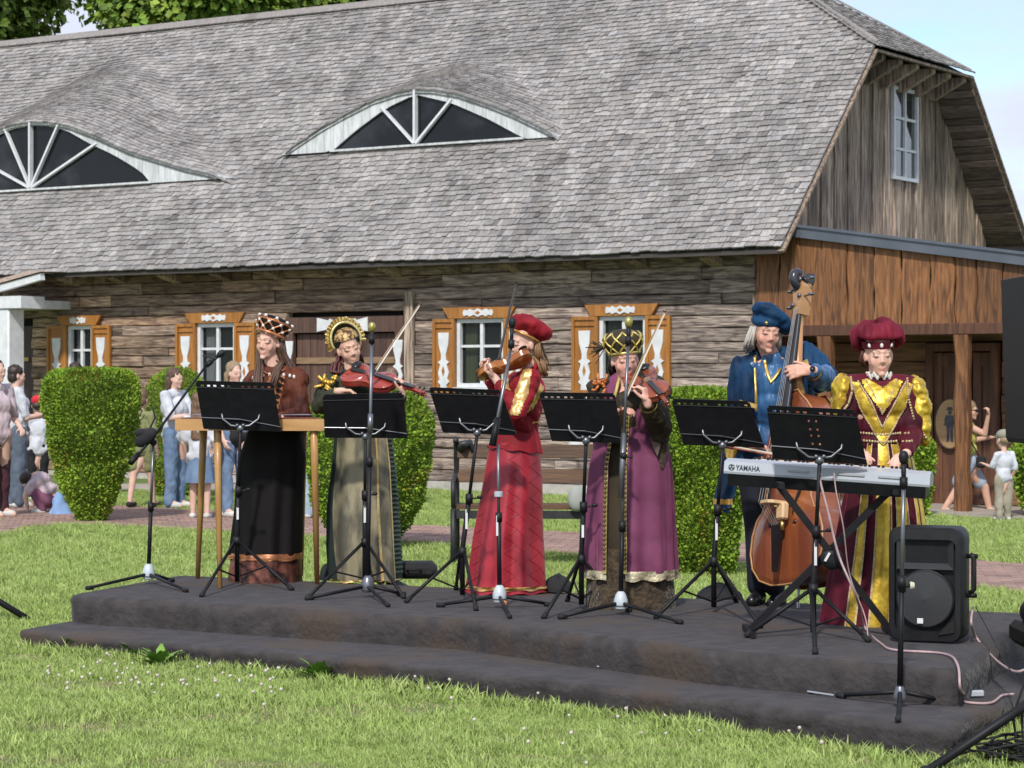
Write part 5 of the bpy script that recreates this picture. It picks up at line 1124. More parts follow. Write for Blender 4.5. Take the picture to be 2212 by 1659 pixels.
# ------------------------------------------------------------ people: bodies grown as one surface
m_skin = mat('skin', (.70, .47, .38), (.64, .40, .31), rough=.55, scale=14, attr='tone', sss=.08, spec=.35)
def blob(name, prims, m_, parent, vox=.007, smooth=4, tone=None):
    """prims: ('c', p0, r0, p1, r1) tapered limb | ('e', centre, radii, rot) ellipsoid -> one continuous surface"""
    mm = M()
    for p in prims:
        if p[0] == 'c':
            a, b = Vector(p[1]), Vector(p[3]); r0, r1 = p[2], p[4]; d = b - a
            if d.length < 1e-5: mm.ball(a, r0, 10, 8); continue
            L_ = d.length; d.normalize(); x = d.cross(Vector((.31, .2, .93)) if abs(d.z) < .9 else Vector((1, 0, 0))).normalized(); y = d.cross(x); n = 12; rows = []
            for k in range(4): ph = -math.pi / 2 + (k + .35) / 4 * math.pi / 2; rows.append((a + d * r0 * math.sin(ph), r0 * math.cos(ph)))
            rows.append((a, r0)); rows.append((b, r1))
            for k in range(4): ph = (k + .65) / 4 * math.pi / 2; rows.append((b + d * r1 * math.sin(ph), r1 * math.cos(ph)))
            rr = [[c + (x * math.cos(2 * math.pi * j / n) + y * math.sin(2 * math.pi * j / n)) * r for j in range(n)] for c, r in rows]; o = len(mm.v)
            mm.grid(rr, True); mm.f.append(tuple(o + j for j in reversed(range(n)))); mm.f.append(tuple(o + (len(rr) - 1) * n + j for j in range(n))); mm.mi += [0, 0]
        else:
            mm.ball(p[1], p[2], 16, 12, p[3] if len(p) > 3 and p[3] is not None else None)
    o = bpy.data.objects.new(name, mm.mesh(name, m_)); lnk(o, parent)
    md = o.modifiers.new('r', 'REMESH'); md.mode = 'VOXEL'; md.voxel_size = vox; md.use_smooth_shade = True
    if smooth: sm = o.modifiers.new('s', 'SMOOTH'); sm.factor = .5; sm.iterations = smooth
    bpy.context.view_layer.update(); bake(o)
    o.data.polygons.foreach_set('use_smooth', [True] * len(o.data.polygons))
    if not o.data.materials: o.data.materials.append(m_)
    return o
def wrinkle(o, amp, sc_, seed=0, stretch=(1, 1, 1)):         # soft folds pressed into cloth
    me = o.data; n = len(me.vertices); co = np.zeros(n * 3, 'f'); me.vertices.foreach_get('co', co); co = co.reshape(-1, 3); nm = np.zeros(n * 3, 'f'); me.vertices.foreach_get('normal', nm); nm = nm.reshape(-1, 3)
    dsp = np.array([noise.noise(Vector((c[0] * sc_ * stretch[0] + seed, c[1] * sc_ * stretch[1], c[2] * sc_ * stretch[2]))) for c in co]); co += nm * (dsp * amp)[:, None]; me.vertices.foreach_set('co', co.ravel()); me.update(); return o
def E3(x=0, y=0, z=0): return Euler((R(x), R(y), R(z))).to_matrix()
def head_prims(c, Rm, s=1.0, fat=1.0, fem=True):
    c = Vector(c); q = lambda x, y, z: c + Rm @ (Vector((x, y, z)) * s)
    e = lambda x, y, z, a, b, d: ('e', q(x, y, z), (a * s, b * s, d * s), Rm)
    P_ = [e(0, .022, .038, .073, .090, .082), e(0, -.018, -.028, .062 * fat, .070, .078), e(0, -.024, -.078, .046 * fat, .050, .036), e(0, -.070, -.102, .020, .016, .016)]
    for sg in (-1, 1):
        P_ += [e(sg * .037 * fat, -.055, -.034, .023, .017, .028), e(sg * .031, -.0755, .001, .0145, .0115, .0085), e(sg * .073, .012, -.012, .009, .018, .030), ('c', q(sg * .012, -.083, .024), .0085 * s, q(sg * .044, -.070, .022), .009 * s), e(sg * .0105, -.088, -.038, .0075, .008, .0065)]
    P_ += [('c', q(0, -.079, .012), .0065 * s, q(0, -.0985, -.032), .0085 * s), ('c', q(-.013, -.0795, -.067), .0050 * s, q(.013, -.0795, -.067), .0050 * s), ('c', q(-.009, -.0805, -.075), .0056 * s, q(.009, -.0805, -.075), .0056 * s), e(0, -.064, -.066, .026, .016, .024)]
    return P_
def face_paint(body, c, Rm, s=1.0, skin=(1, 1, 1), lip=(.95, .70, .70), blush=.10, beard=0):
    me = body.data; n = len(me.vertices); co = np.zeros(n * 3, 'f'); me.vertices.foreach_get('co', co); co = co.reshape(-1, 3); L_ = (co - np.array(c)) @ np.array(Rm) / s
    col = np.ones((n, 4), 'f'); col[:, :3] = skin; x, y, z = L_[:, 0], L_[:, 1], L_[:, 2]; near = (abs(x) < .12) & (abs(y) < .14) & (abs(z) < .16)
    lm = near & (y < -.070) & ((x / .020) ** 2 + ((z + .071) / .0095) ** 2 < 1); col[lm, :3] *= (.5 * np.array(lip) + .5 * np.array((.92, .74, .74)))
    ck = np.exp(-(((abs(x) - .042) / .022) ** 2 + ((z + .035) / .022) ** 2)) * blush * near * (y < -.03); col[:, 1] *= 1 - ck; col[:, 2] *= 1 - ck
    ns = np.exp(-((x / .016) ** 2 + ((z + .035) / .016) ** 2)) * blush * .6 * near * (y < -.06); col[:, 1] *= 1 - ns; col[:, 2] *= 1 - ns
    if beard: bd = np.exp(-((x / .05) ** 2 + ((z + .085) / .035) ** 2)) * beard * near * (y < 0); col[:, :3] *= (1 - bd)[:, None]
    a = me.attributes.new('tone', 'FLOAT_COLOR', 'POINT'); a.data.foreach_set('color', col.ravel())
m_brow = mat('eyebrow_hair', (.22, .13, .085), rough=.9); m_browg = mat('grey_eyebrow_hair', (.25, .2, .17), rough=.9); m_lash = mat('eyelash', (.09, .05, .035), rough=.9)
def features(body, c, Rm, s=1.0, brow=m_brow, parent=None, eye='down'):
    """eyebrows and lash lines laid on the face"""
    me = body.data; bv = BVHTree.FromPolygons([v.co for v in me.vertices], [p.vertices for p in me.polygons]); c = Vector(c)
    def on(x, z, lift=.001):
        o = c + Rm @ (Vector((x, -.2, z)) * s); h = bv.ray_cast(o, Rm @ Vector((0, 1, 0))); return (h[0] - (Rm @ Vector((0, 1, 0))) * lift) if h[0] else None
    for sg in (-1, 1):
        for nm, pts, r, m_ in (('eyebrow', [(.013, .0235), (.025, .0285), (.038, .0275), (.049, .020)], .0020, brow), ('eyelash', [(.016, -.0050), (.024, -.0070), (.033, -.0072), (.041, -.0062), (.047, -.0045)], .0019, m_lash)):
            q = [on(sg * x, z_) for x, z_ in pts]; q = [p for p in q if p]
            if len(q) > 1: mm = M(); mm.tube(q, [r * s * (.6 if k in (0, len(q) - 1) else 1) for k in range(len(q))], 5); mm.build(nm, m_, body, smooth=True)
def hand_prims(w_, d, n, side, curl=25, s=1.0, spread=1.0, thumb=.6, bend=None):
    """wrist w_, finger direction d, palm faces n; side=+1 puts the thumb towards d x n"""
    w_, d, n = Vector(w_), Vector(d).normalized(), Vector(n); n = (n - d * n.dot(d)).normalized(); x = d.cross(n) * side; P_ = []
    P_.append(('c', w_ - d * .02 * s, .024 * s, w_ + d * .02 * s, .026 * s))
    for k in range(4): P_.append(('c', w_ + d * .012 * s + x * (.014 - .010 * k) * s, .0145 * s, w_ + d * .078 * s + x * (.027 - .018 * k) * s, .0125 * s))
    ln = (.92, 1.0, .94, .76); cu = bend or (curl,) * 4
    for k in range(4):
        b = w_ + d * (.080 - .004 * abs(k - 1.2)) * s + x * (.029 - .0190 * k * spread) * s; dd = (d + x * (.10 - .07 * k) * spread).normalized(); nn = n; a = R(cu[k] * (1 + .1 * k)) 
        for L_, r0, r1 in ((.040, .0100, .0090), (.026, .0090, .0082), (.020, .0082, .0070)):
            dd = (Matrix.Rotation(a, 3, dd.cross(nn).normalized()) @ dd) if a else dd
            ax = dd.cross(n); nn = n; e = b + dd * L_ * ln[k] * s; P_.append(('c', b, r0 * s, e, r1 * s)); b = e
    b = w_ + d * .018 * s + x * .026 * s; dd = (d * .75 + x * .75 + n * thumb).normalized()
    for L_, r0, r1 in ((.040, .0140, .0115), (.030, .0110, .0098), (.022, .0098, .0080)):
        e = b + dd * L_ * s; P_.append(('c', b, r0 * s, e, r1 * s)); b = e; dd = (dd + d * .35 + n * .15 * thumb).normalized()
    return P_
class Per:
    """a person: joints given as survey points with a depth offset from the standing line"""
    def __init__(s, px, Y, label, z0=None, group=None, name='person'):
        s.Y = Y; x = P(px, 0, Y).x; s.z0 = ZS if z0 is None else z0; s.o = Vector((x, Y, s.z0)); s.root = empty(name, s.o, 0, label, 'person', group); s.pr = []
    def J(s, px, py, dy=0.0): return P(px, py, s.Y + dy) - s.o
    def u(s, px): return px / FPX * s.Y                       # size of a survey distance in metres
    def body(s, j, k=1.0, fat=1.0, hands=None, head=None, vox=.0065, skin=(1, 1, 1), foot=True, name='body', legs=True, **fp):
        """j: dict of joints (Vectors)"""
        pr = []; c = lambda a, r0, b, r1: pr.append(('c', j[a] if isinstance(a, str) else a, r0 * k, j[b] if isinstance(b, str) else b, r1 * k))
        pel, chest, neck = j['pel'], j['chest'], j['neck']
        pr += [('e', pel, (.155 * fat * k, .115 * fat * k, .12 * k)), ('e', pel.lerp(chest, .5), (.125 * fat * k, .10 * fat * k, .14 * k)), ('e', chest, (.15 * fat * k, .11 * fat * k, .15 * k))]
        c('chest', .09, 'neck', .058)
        for sd in 'LR':
            pr.append(('c', neck + Vector((0, 0, -.035)), .055 * k, j[sd + 's'] + Vector((0, 0, -.012)), .046 * k)); c(sd + 's', .054, sd + 'e', .040); c(sd + 'e', .040, sd + 'w', .027)
            if legs:
                h = pel + Vector((-.085 if sd == 'L' else .085, 0, -.03)) * k * min(1, fat); c(h, .084, sd + 'k', .058); c(sd + 'k', .058, sd + 'a', .038)
                if foot: a = j[sd + 'a']; f_ = j.get(sd + 'f', a + Vector((0, -.15, -.05)) * k); c(a, .040, f_, .032); c(a, .038, a + Vector((0, .03, -.045)) * k, .034)
        hc, Rm, hs = head; c('neck', .056, hc + Rm @ Vector((0, .012, -.07)) * hs, .053)
        pr += head_prims(hc, Rm, hs, **{q: fp[q] for q in ('fem',) if q in fp})
        for h in (hands or []): pr += h
        b = blob(name, pr, m_skin, s.root, vox, 3); face_paint(b, hc, Rm, hs, skin, **{q: v for q, v in fp.items() if q in ('lip', 'blush', 'beard')}); s.b = b; return b
    def cloth(s, name, prims, m_, vox=.009, smooth=4, wr=None):
        o = blob(name, prims, m_, s.root, vox, smooth)
        if wr: wrinkle(o, *wr); wrinkle(o, wr[0] * .38, wr[1] * 2.7, 31, *wr[3:4])
        return o
def bvh(o): me = o.data; return BVHTree.FromPolygons([v.co for v in me.vertices], [p.vertices for p in me.polygons])
def trim(name, bv, pts, r, m_, parent, org_y=-1.0, flat=.5, n=6, step=.02, lift=.003, dirv=(0, 1, 0), bead=0):
    """ribbon laid over a surface along a line of (x, z) places seen from the front"""
    q = []; d = Vector(dirv).normalized()
    for i in range(len(pts) - 1):
        a, b = Vector((pts[i][0], 0, pts[i][1])), Vector((pts[i + 1][0], 0, pts[i + 1][1])); m = max(1, int((b - a).length / step))
        for k in range(m + (i == len(pts) - 2)):
            p = a.lerp(b, k / m); o = p - d * 1.0; h = bv.ray_cast(o, d)
            if h[0]: q.append(h[0] - d * lift)
    if len(q) < 2: return None
    mm = M()
    if bead:
        for k, p in enumerate(q): mm.ball(p, (r * (1 + .3 * (k % 2)), r * .6, r * (1 + .3 * ((k + 1) % 2))), 6, 4)
    else: mm.tube(q, r, n, flat=flat)
    return mm.build(name, m_, parent, smooth=True)
def patch(name, src, pred, m_, parent, off=.004, wr=None):
    """panel of another cloth cut over part of a garment"""
    me = src.data; vm = {}; V_ = []; F_ = []
    for p in me.polygons:
        if pred(p.center, p.normal):
            f = []
            for v in p.vertices:
                if v not in vm: vm[v] = len(V_); q = me.vertices[v]; V_.append(q.co + q.normal * off)
                f.append(vm[v])
            F_.append(f)
    if not F_: return None
    mm = M(); mm.add(V_, F_); o = mm.build(name, m_, parent, smooth=True)
    if wr: wrinkle(o, *wr)
    return o
def inpoly(poly): return lambda c, n: n.y < .25 and inside(c.x, c.z, poly)
def skirt(name, per, rings, m_, nf=14, amp=.06, seed=1, a0=0, a1=360, off=0, n=120, sway=0, hem_up=0, par=None, flat=1.0, ph=0):
    """rings: (py, pxL, pxR, depth ratio, dy) down the skirt; folds deepen to the hem"""
    rows = []; r_ = random.Random(seed); phs = [r_.uniform(0, 6.28) for _ in range(4)]; full = abs(a1 - a0) >= 360; cols = n if full else n + 1
    K = (len(rings) - 1) * 7
    ys_ = [r[0] for r in rings]
    for k in range(K + 1):
        t = k / K; py = lerp(ys_[0], ys_[-1], t); g = lambda i: interp(py, ys_, [r[i] for r in rings]); L_, R_, dr, dy = g(1), g(2), g(3), g(4)
        a_, b_ = per.J(L_, py, dy), per.J(R_, py, dy); c = (a_ + b_) / 2; rx = (b_.x - a_.x) / 2; ry = rx * dr; rw = []
        for j in range(cols):
            th = R(lerp(a0, a1, j / n)); f = amp * (t ** .8) * (math.sin(nf * th + phs[0] + .8 * math.sin(3 * th + phs[1])) * .6 + .4 * math.sin((nf * .57) * th + phs[2] + 1.1 * t)) + amp * .25 * fnoise((math.cos(th) * 2, math.sin(th) * 2, t * 3), 1, seed)
            rr = 1 + f; rw.append(c + Vector((math.cos(th) * (rx * rr + off), math.sin(th) * (ry * rr + off), (hem_up * math.cos(th) if hem_up else 0) * t + (.006 * math.sin(nf * th) if k == K else 0))))
        rows.append(rw)
    mm = M(); mm.grid(rows, full)
    return mm.build(name, m_, par or per.root, smooth=True)
def hem(name, per, rows_ref, r, m_): mm = M(); mm.tube(rows_ref, r, 6, closed=True); return mm.build(name, m_, per.root, smooth=True)
def ring_of(o, k, n, off=0):                                 # vertices of the k-th ring of a skirt
    vs = [o.data.vertices[i].co.copy() for i in range((k if k >= 0 else len(o.data.vertices) // n + k) * n, (k if k >= 0 else len(o.data.vertices) // n + k) * n + n)]
    c = sum(vs, Vector()) / n; return [v + (v - c).normalized() * off for v in vs]
def velvet(name, c, c2=None, **k): return mat(name, c, c2 or tuple(v * .55 for v in c), rough=.7, scale=5, detail=5, sheen=.5 if max(c) > .03 else .05, sheentint=tuple(min(1, v * 3 + .02) for v in c), bump=.004, bscale=7, spec=.25, **k)
def gold(name, c, c2, **k): return mat(name, c, c2, rough=.38, metal=.55, scale=14, detail=6, bump=.006, bscale=16, dist=.6, **k)

# ------------------------------------------------------------ violins, viola, bows
m_ebony = mat('ebony', (.012, .011, .012), rough=.3, scale=10); m_string = mat('steel_string', (.5, .5, .5), rough=.3, metal=.9)
OUT = [(0, 0), (.10, .002), (.22, .03), (.275, .10), (.285, .17), (.265, .25), (.235, .315), (.215, .345), (.200, .36), (.170, .42), (.160, .50), (.166, .57), (.190, .625), (.205, .645), (.225, .66), (.238, .70), (.240, .78), (.22, .86), (.17, .94), (.10, .985), (.03, 1.0)]
def fiddle(name, label, cat, chin, scroll, nrm, body_len, m_v, total=None, group=None):
    """chin end -> scroll; nrm is where the top plate faces. Local: X across, Y along, Z out of the plate"""
    chin, scroll = Vector(chin), Vector(scroll); d = (scroll - chin); tot = d.length; d.normalize(); n = Vector(nrm); n = (n - d * n.dot(d)).normalized(); x = d.cross(n)
    root = bpy.data.objects.new(name, None); lnk(root); root.matrix_world = Matrix.Translation(chin) @ Matrix((x, d, n)).transposed().to_4x4(); tag(root, label, cat, group)
    B = body_len; hw = B * .30 / .285 * 1.0; th = B * .088; side = [(a / .285 * B * .29, b * B) for a, b in OUT]; full = side + [(-a, b) for a, b in reversed(side) if a > 0]
    nF = len(full); cen = Vector((0, B * .5, 0))
    def plate(z0, sgn, m_, nm):
        rows = []
        for k, (sc_, zz) in enumerate(((1.03, 0), (1.03, .004), (.97, .006), (.8, .011), (.5, .019), (.2, .022))):
            rows.append([Vector((a * sc_, B * .48 + (b - B * .48) * sc_, z0 + sgn * zz * B / .356)) for a, b in full])
        mm = M(); mm.grid(rows, True); mm.add(rows[-1], [tuple(range(nF))]); mm.build(nm, m_, root, smooth=True)
    plate(th * .5, 1, m_v, 'top_plate'); plate(-th * .5, -1, m_v, 'back_plate')
    mm = M(); mm.grid([[Vector((a, b, -th * .5)) for a, b in full], [Vector((a, b, th * .5)) for a, b in full]], True); mm.build('ribs', m_v, root, smooth=True)
    k = B / .356; zt = th * .5 + .02 * k
    mm = M(); mm.bar((0, B * .97, th * .35), (0, tot - .10 * k, th * .35 + .004), .026 * k, .022 * k, (0, 0, 1)); nk = mm.build('neck', m_v, root)
    mm = M(); mm.bar((0, B * .62, zt + .012 * k), (0, tot - .105 * k, th * .35 + .020 * k), .030 * k, .006 * k, (0, 0, 1)); mm.build('fingerboard', m_ebony, root)
    mm = M(); mm.bar((0, tot - .105 * k, th * .3), (0, tot - .03 * k, th * .3 - .015 * k), .022 * k, .022 * k, (0, 0, 1)); mm.build('pegbox', m_v, root)
    for i in range(4):
        mm = M(); y_ = tot - .09 * k + i * .016 * k; s_ = 1 if i % 2 else -1; mm.tube([(-.012 * k * s_, y_, th * .25), (.034 * k * s_, y_, th * .25)], .004 * k, 6); mm.ball((.04 * k * s_, y_, th * .25), (.009 * k, .004 * k, .009 * k), 8, 6); mm.build('peg', m_ebony, root, smooth=True)
    mm = M(); mm.tube([(0, tot - .03 * k + .016 * k * t * math.cos(5.5 * t), th * .2 + .016 * k * t * math.sin(5.5 * t)) for t in np.linspace(1, .15, 14)], .009 * k, 8); mm.build('scroll', m_v, root, smooth=True)
    mm = M(); mm.prism([(-.022 * k, 0), (.022 * k, 0), (.02 * k, .03 * k), (0, .036 * k), (-.02 * k, .03 * k)], .004 * k, (0, B * .53, zt - .012 * k), (1, 0, 0), (0, 0, 1)); mm.build('bridge', mat('maple_bridge', (.6, .42, .24), rough=.5), root)
    mm = M(); mm.prism([(-.022 * k, .10 * B), (.022 * k, .10 * B), (.013 * k, .40 * B), (-.013 * k, .40 * B)][::-1], .006 * k, (0, 0, zt + .006 * k), (1, 0, 0), (0, 1, 0)); mm.build('tailpiece', m_ebony, root)
    mm = M()
    for i in range(4): xx = (i - 1.5) * .008 * k; mm.tube([(xx, B * .38, zt + .010 * k), (xx * 1.3, B * .53, zt + .023 * k), (xx * .7, tot - .1 * k, th * .35 + .026 * k)], .0008 * k, 4)
    mm.build('strings', m_string, root)
    for s_ in (-1, 1):
        mm = M(); mm.tube([(s_ * (.028 + .014 * math.sin(t * 2.6)) * k * 1.25, B * (.53 + .095 * t), th * .5 + .0215 * k) for t in np.linspace(-1, 1, 12)], .0028 * k, 6, flat=.6); mm.build('sound_hole', m_ebony, root)
    mm = M(); mm.ball((-.05 * k, .035 * k, zt + .008 * k), (.038 * k, .030 * k, .010 * k), 14, 8); mm.build('chin_rest', m_ebony, root, smooth=True)
    return root
def bow(label, a, b, m_stick=None, hair=(1, 0, 0), frog_at_a=True, r=.0042, cat='bow'):
    a, b = Vector(a), Vector(b); d = (b - a).normalized(); h = Vector(hair); h = (h - d * h.dot(d)).normalized(); L_ = (b - a).length; ms = m_stick or mat('pernambuco_stick', (.22, .09, .04), rough=.35)
    root = empty('violin_bow', a, 0, label, cat, 'bows of the string players'); mm = M(); mm.tube([d * L_ * t - h * (.006 * math.sin(math.pi * t) - .012) * -1 * -1 for t in np.linspace(0, 1, 10)], [lerp(r * 1.15, r * .8, t) for t in np.linspace(0, 1, 10)], 8); mm.build('stick', ms, root, smooth=True)
    mm = M(); mm.bar(d * .05 + h * .018, d * (L_ - .02) + h * .016, .0016, .009, h); mm.build('hair', mat('bow_hair', (.72, .68, .58), rough=.6), root)
    mm = M(); mm.box(d * .045 + h * .010, (.012, .02, .045), Matrix((d.cross(h), h, d)).transposed()); mm.build('frog', m_ebony, root)
    mm = M(); mm.bar(d * (L_ - .012), d * (L_ - .004) + h * .022, .006, .012, d.cross(h)); mm.build('tip', m_ebony, root); return root
# ============================================================ the six musicians
UPV = Vector((0, 0, 1))
def hair_strands(per, name, paths, m_, n=26, r=.006, jit=.012, seed=1):
    """lock of hair: many strands following the same paths (list of point lists)"""
    r_ = random.Random(seed); mm = M()
    for pth in paths:
        for k in range(n):
            off = Vector((r_.gauss(0, jit), r_.gauss(0, jit), 0)); q = [Vector(p) + off * (.5 + .7 * i / len(pth)) + Vector((r_.gauss(0, .003), r_.gauss(0, .003), r_.gauss(0, .004))) for i, p in enumerate(pth)]
            mm.tube(q, [r * (1 if i < len(q) - 1 else .3) for i in range(len(q))], 5)
    return mm.build(name, m_, per.root, smooth=True)
def lattice(per, name, c, Rm, prof, n, r, m_, bead=None, parent=None, rx=1.0):
    """diamond lattice of ribbon over a hat profile"""
    mm = M(); nb = M(); zs = np.linspace(0, 1, 9)
    ph = [p[1] for p in prof]; pr_ = [p[0] for p in prof]
    def pt(a, t): z_ = lerp(ph[0], ph[-1], t); rr = interp(z_, ph, pr_) + .004; return c + Rm @ Vector((rr * math.cos(a) * rx, rr * math.sin(a), z_))
    for k in range(n):
        for sg in (-1, 1):
            mm.tube([pt(2 * math.pi * k / n + sg * 2 * math.pi / n * t * 1.5, t) for t in zs], r, 6)
        for t in (0, 1 / 3, 2 / 3, 1): nb.ball(pt(2 * math.pi * k / n + 2 * math.pi / n * (1.5 * t), t), r * 1.9, 6, 5)
    mm.build(name, m_, parent or per.root, smooth=True)
    if bead: nb.build('bead', bead, parent or per.root, smooth=True)['kind'] = 'stuff'
m_pearl = mat('pearl', (.75, .72, .66), rough=.2, coat=.5)
m_shoe = mat('black_leather_shoe', (.012, .011, .012), rough=.3, scale=10)
def shoe(per, name, a, b, m_=m_shoe, r=.04):
    a, b = Vector(a), Vector(b); per.cloth(name, [('c', a, r, a.lerp(b, .6), r * .95), ('c', a.lerp(b, .5), r * .9, b, r * .8), ('e', a + Vector((0, 0, -.0)), (r * .95, r * 1.1, r * .9))], m_, .008, 2)

# ---------------- 1. woman at the dulcimer table, brown velvet
def player_brown():
    p = Per(592, 15.72, 'woman in a rust-brown velvet dress and lattice-trimmed cap standing at the dulcimer table'); J = p.J
    mv = velvet('rust_velvet', (.13, .035, .016), (.05, .014, .010)); mb = velvet('black_brown_velvet', (.005, .003, .003), (.003, .002, .002)); mc = gold('copper_ribbon', (.55, .24, .11), (.35, .13, .06)); mbr = gold('rust_brocade', (.30, .11, .075), (.035, .02, .018))
    hc = J(581, 738, -.03); Rm = E3(3, 6, -24); j = dict(pel=J(590, 960, 0), chest=J(596, 850, .02), neck=J(592, 800, .0), Ls=J(549, 820, 0), Rs=J(640, 818, 0), Le=J(532, 893, -.06), Re=J(652, 895, -.08), Lw=J(553, 905, -.28), Rw=J(606, 903, -.34), Lk=J(575, 1100, 0), Rk=J(610, 1100, 0), La=J(570, 1235, 0), Ra=J(612, 1235, 0))
    hands = [hand_prims(j['Lw'], (.4, -.8, -.1), (0, 0, -1), 1, 28, .9), hand_prims(j['Rw'], (-.5, -.8, -.1), (0, 0, -1), -1, 28, .9)]
    b = p.body(j, .94, .92, hands, (hc, Rm, 1.0), foot=False, skin=(1.05, 1.0, .98), lip=(.92, .5, .5)); features(b, hc, Rm, 1.0)
    dr = p.cloth('dress_bodice', [('e', J(594, 930, 0), (.155, .125, .13)), ('e', J(595, 880, .0), (.135, .12, .15)), ('e', J(596, 842, .01), (.165, .128, .13)), ('c', J(592, 806, .01), .062, J(588, 786, .0), .055),
        ('c', j['neck'] + Vector((0, 0, -.02)), .07, j['Ls'], .07), ('c', j['neck'] + Vector((0, 0, -.02)), .07, j['Rs'], .075), ('e', J(541, 833, 0), (.06, .08, .085)), ('e', J(646, 826, 0), (.068, .085, .105)),
        ('c', j['Ls'], .068, j['Le'], .055), ('c', j['Rs'], .078, j['Re'], .062), ('c', j['Le'], .055, j['Lw'].lerp(j['Le'], .12), .038), ('c', j['Re'], .062, j['Rw'].lerp(j['Re'], .12), .040)], mv, .009, 3, (.020, 14, 1, (1, 1, .7)))
    bv = bvh(dr)
    pl = [(J(x, y).x, J(x, y).z) for x, y in ((586, 815), (618, 806), (612, 850), (600, 900), (585, 900), (572, 850))]
    patch('front_panel', dr, inpoly(pl), mat('orange_velvet_panel', (.38, .13, .04), (.25, .075, .02), rough=.6, sheen=.4, scale=8), p.root, .004)
    mm = M()
    for k in range(7):
        q = J(611 - k * 3.2, 820 + k * 12); h = bv.ray_cast(q - Vector((0, 1, 0)), Vector((0, 1, 0)))
        if h[0]: mm = M(); mm.prism([(-.026, 0), (0, .018), (.026, 0), (0, -.018)], .006, h[0] + Vector((0, -.006, 0)), (1, 0, 0), (0, 0, 1)); mm.build('black_diamond', mb, p.root)
    # yoke with light studs
    mm = M()
    for k in range(9):
        a = -2.6 + k * .55; q = J(596 + 46 * math.sin(a * .62), 813 - 4 * math.cos(a)); h = bv.ray_cast(q - Vector((0, 1, 0)), Vector((0, 1, 0)))
        if h[0]: mm.ball(h[0] + Vector((0, -.004, 0)), (.011, .008, .014), 6, 5)
    mm.build('stud', m_pearl, p.root, smooth=True)['kind'] = 'stuff'
    trim('collar_trim', bv, [(J(567, 800).x, J(567, 800).z), (J(590, 812).x, J(590, 812).z), (J(618, 798).x, J(618, 798).z)], .012, mc, p.root, bead=0)
    s_ = skirt('skirt', p, [(925, 538, 652, .85, 0), (990, 516, 659, .85, 0), (1100, 510, 652, .9, 0), (1196, 500, 650, .9, 0)], mb, 9, .09, 3)
    skirt('hem_band', p, [(1193, 499, 650, .9, 0), (1200, 498, 651, .9, 0), (1207, 498, 651, .9, 0)], mc, 9, .045, 3, off=.006); skirt('brocade_hem', p, [(1204, 498, 650, .9, 0), (1230, 497, 650, .9, 0), (1256, 495, 652, .9, 0)], mbr, 9, .055, 3)
    # cap
    hb = hc + Rm @ Vector((0, .012, .040)); Rh = Rm @ E3(-20, 8, 0); prof = [(.088, 0), (.098, .03), (.118, .075), (.112, .105), (.07, .125), (.0, .13)]
    mm = M(); mm.lathe(prof, hb, 28, Rh); cp = mm.build('cap', mb, p.root, smooth=True); lattice(p, 'lattice_ribbon', hb, Rh, prof[:4], 9, .0065, mc, m_pearl)
    mm = M(); mm.tube([hb + Rh @ Vector((.095 * math.cos(a), .095 * math.sin(a), .004)) for a in np.linspace(0, 6.283, 30, endpoint=False)], .012, 8, closed=True); mm.tube([hb + Rh @ Vector((.117 * math.cos(a), .117 * math.sin(a), .086)) for a in np.linspace(0, 6.283, 30, endpoint=False)], .008, 8, closed=True); mm.build('cap_band', mc, p.root, smooth=True)
    mh = mat('brown_hair', (.115, .062, .038), (.07, .038, .024), rough=.55, scale=30, stretch=(6, 6, .5))
    hl = lambda x, y, z_: hc + Rm @ Vector((x, y, z_))
    hair_strands(p, 'hair', [[hl(-.070, .02, .02), hl(-.080, .02, -.06), J(560, 790, -.04), J(556, 818, -.11), J(558, 845, -.15)], [hl(.072, .02, .02), hl(.082, .03, -.06), J(612, 775, .02), J(600, 800, -.08), J(590, 835, -.15)], [hl(.080, .04, .0), hl(.086, .05, -.08), J(624, 790, .0), J(628, 805, -.03)], [hl(0, .10, .0), hl(0, .12, -.1), hl(0, .14, -.2)], [hl(.05, .09, .0), hl(.06, .10, -.1), hl(.05, .12, -.18)], [hl(-.05, .09, .0), hl(-.06, .10, -.1), hl(-.05, .12, -.18)]], mh, 22, .007, .014)
player_brown()

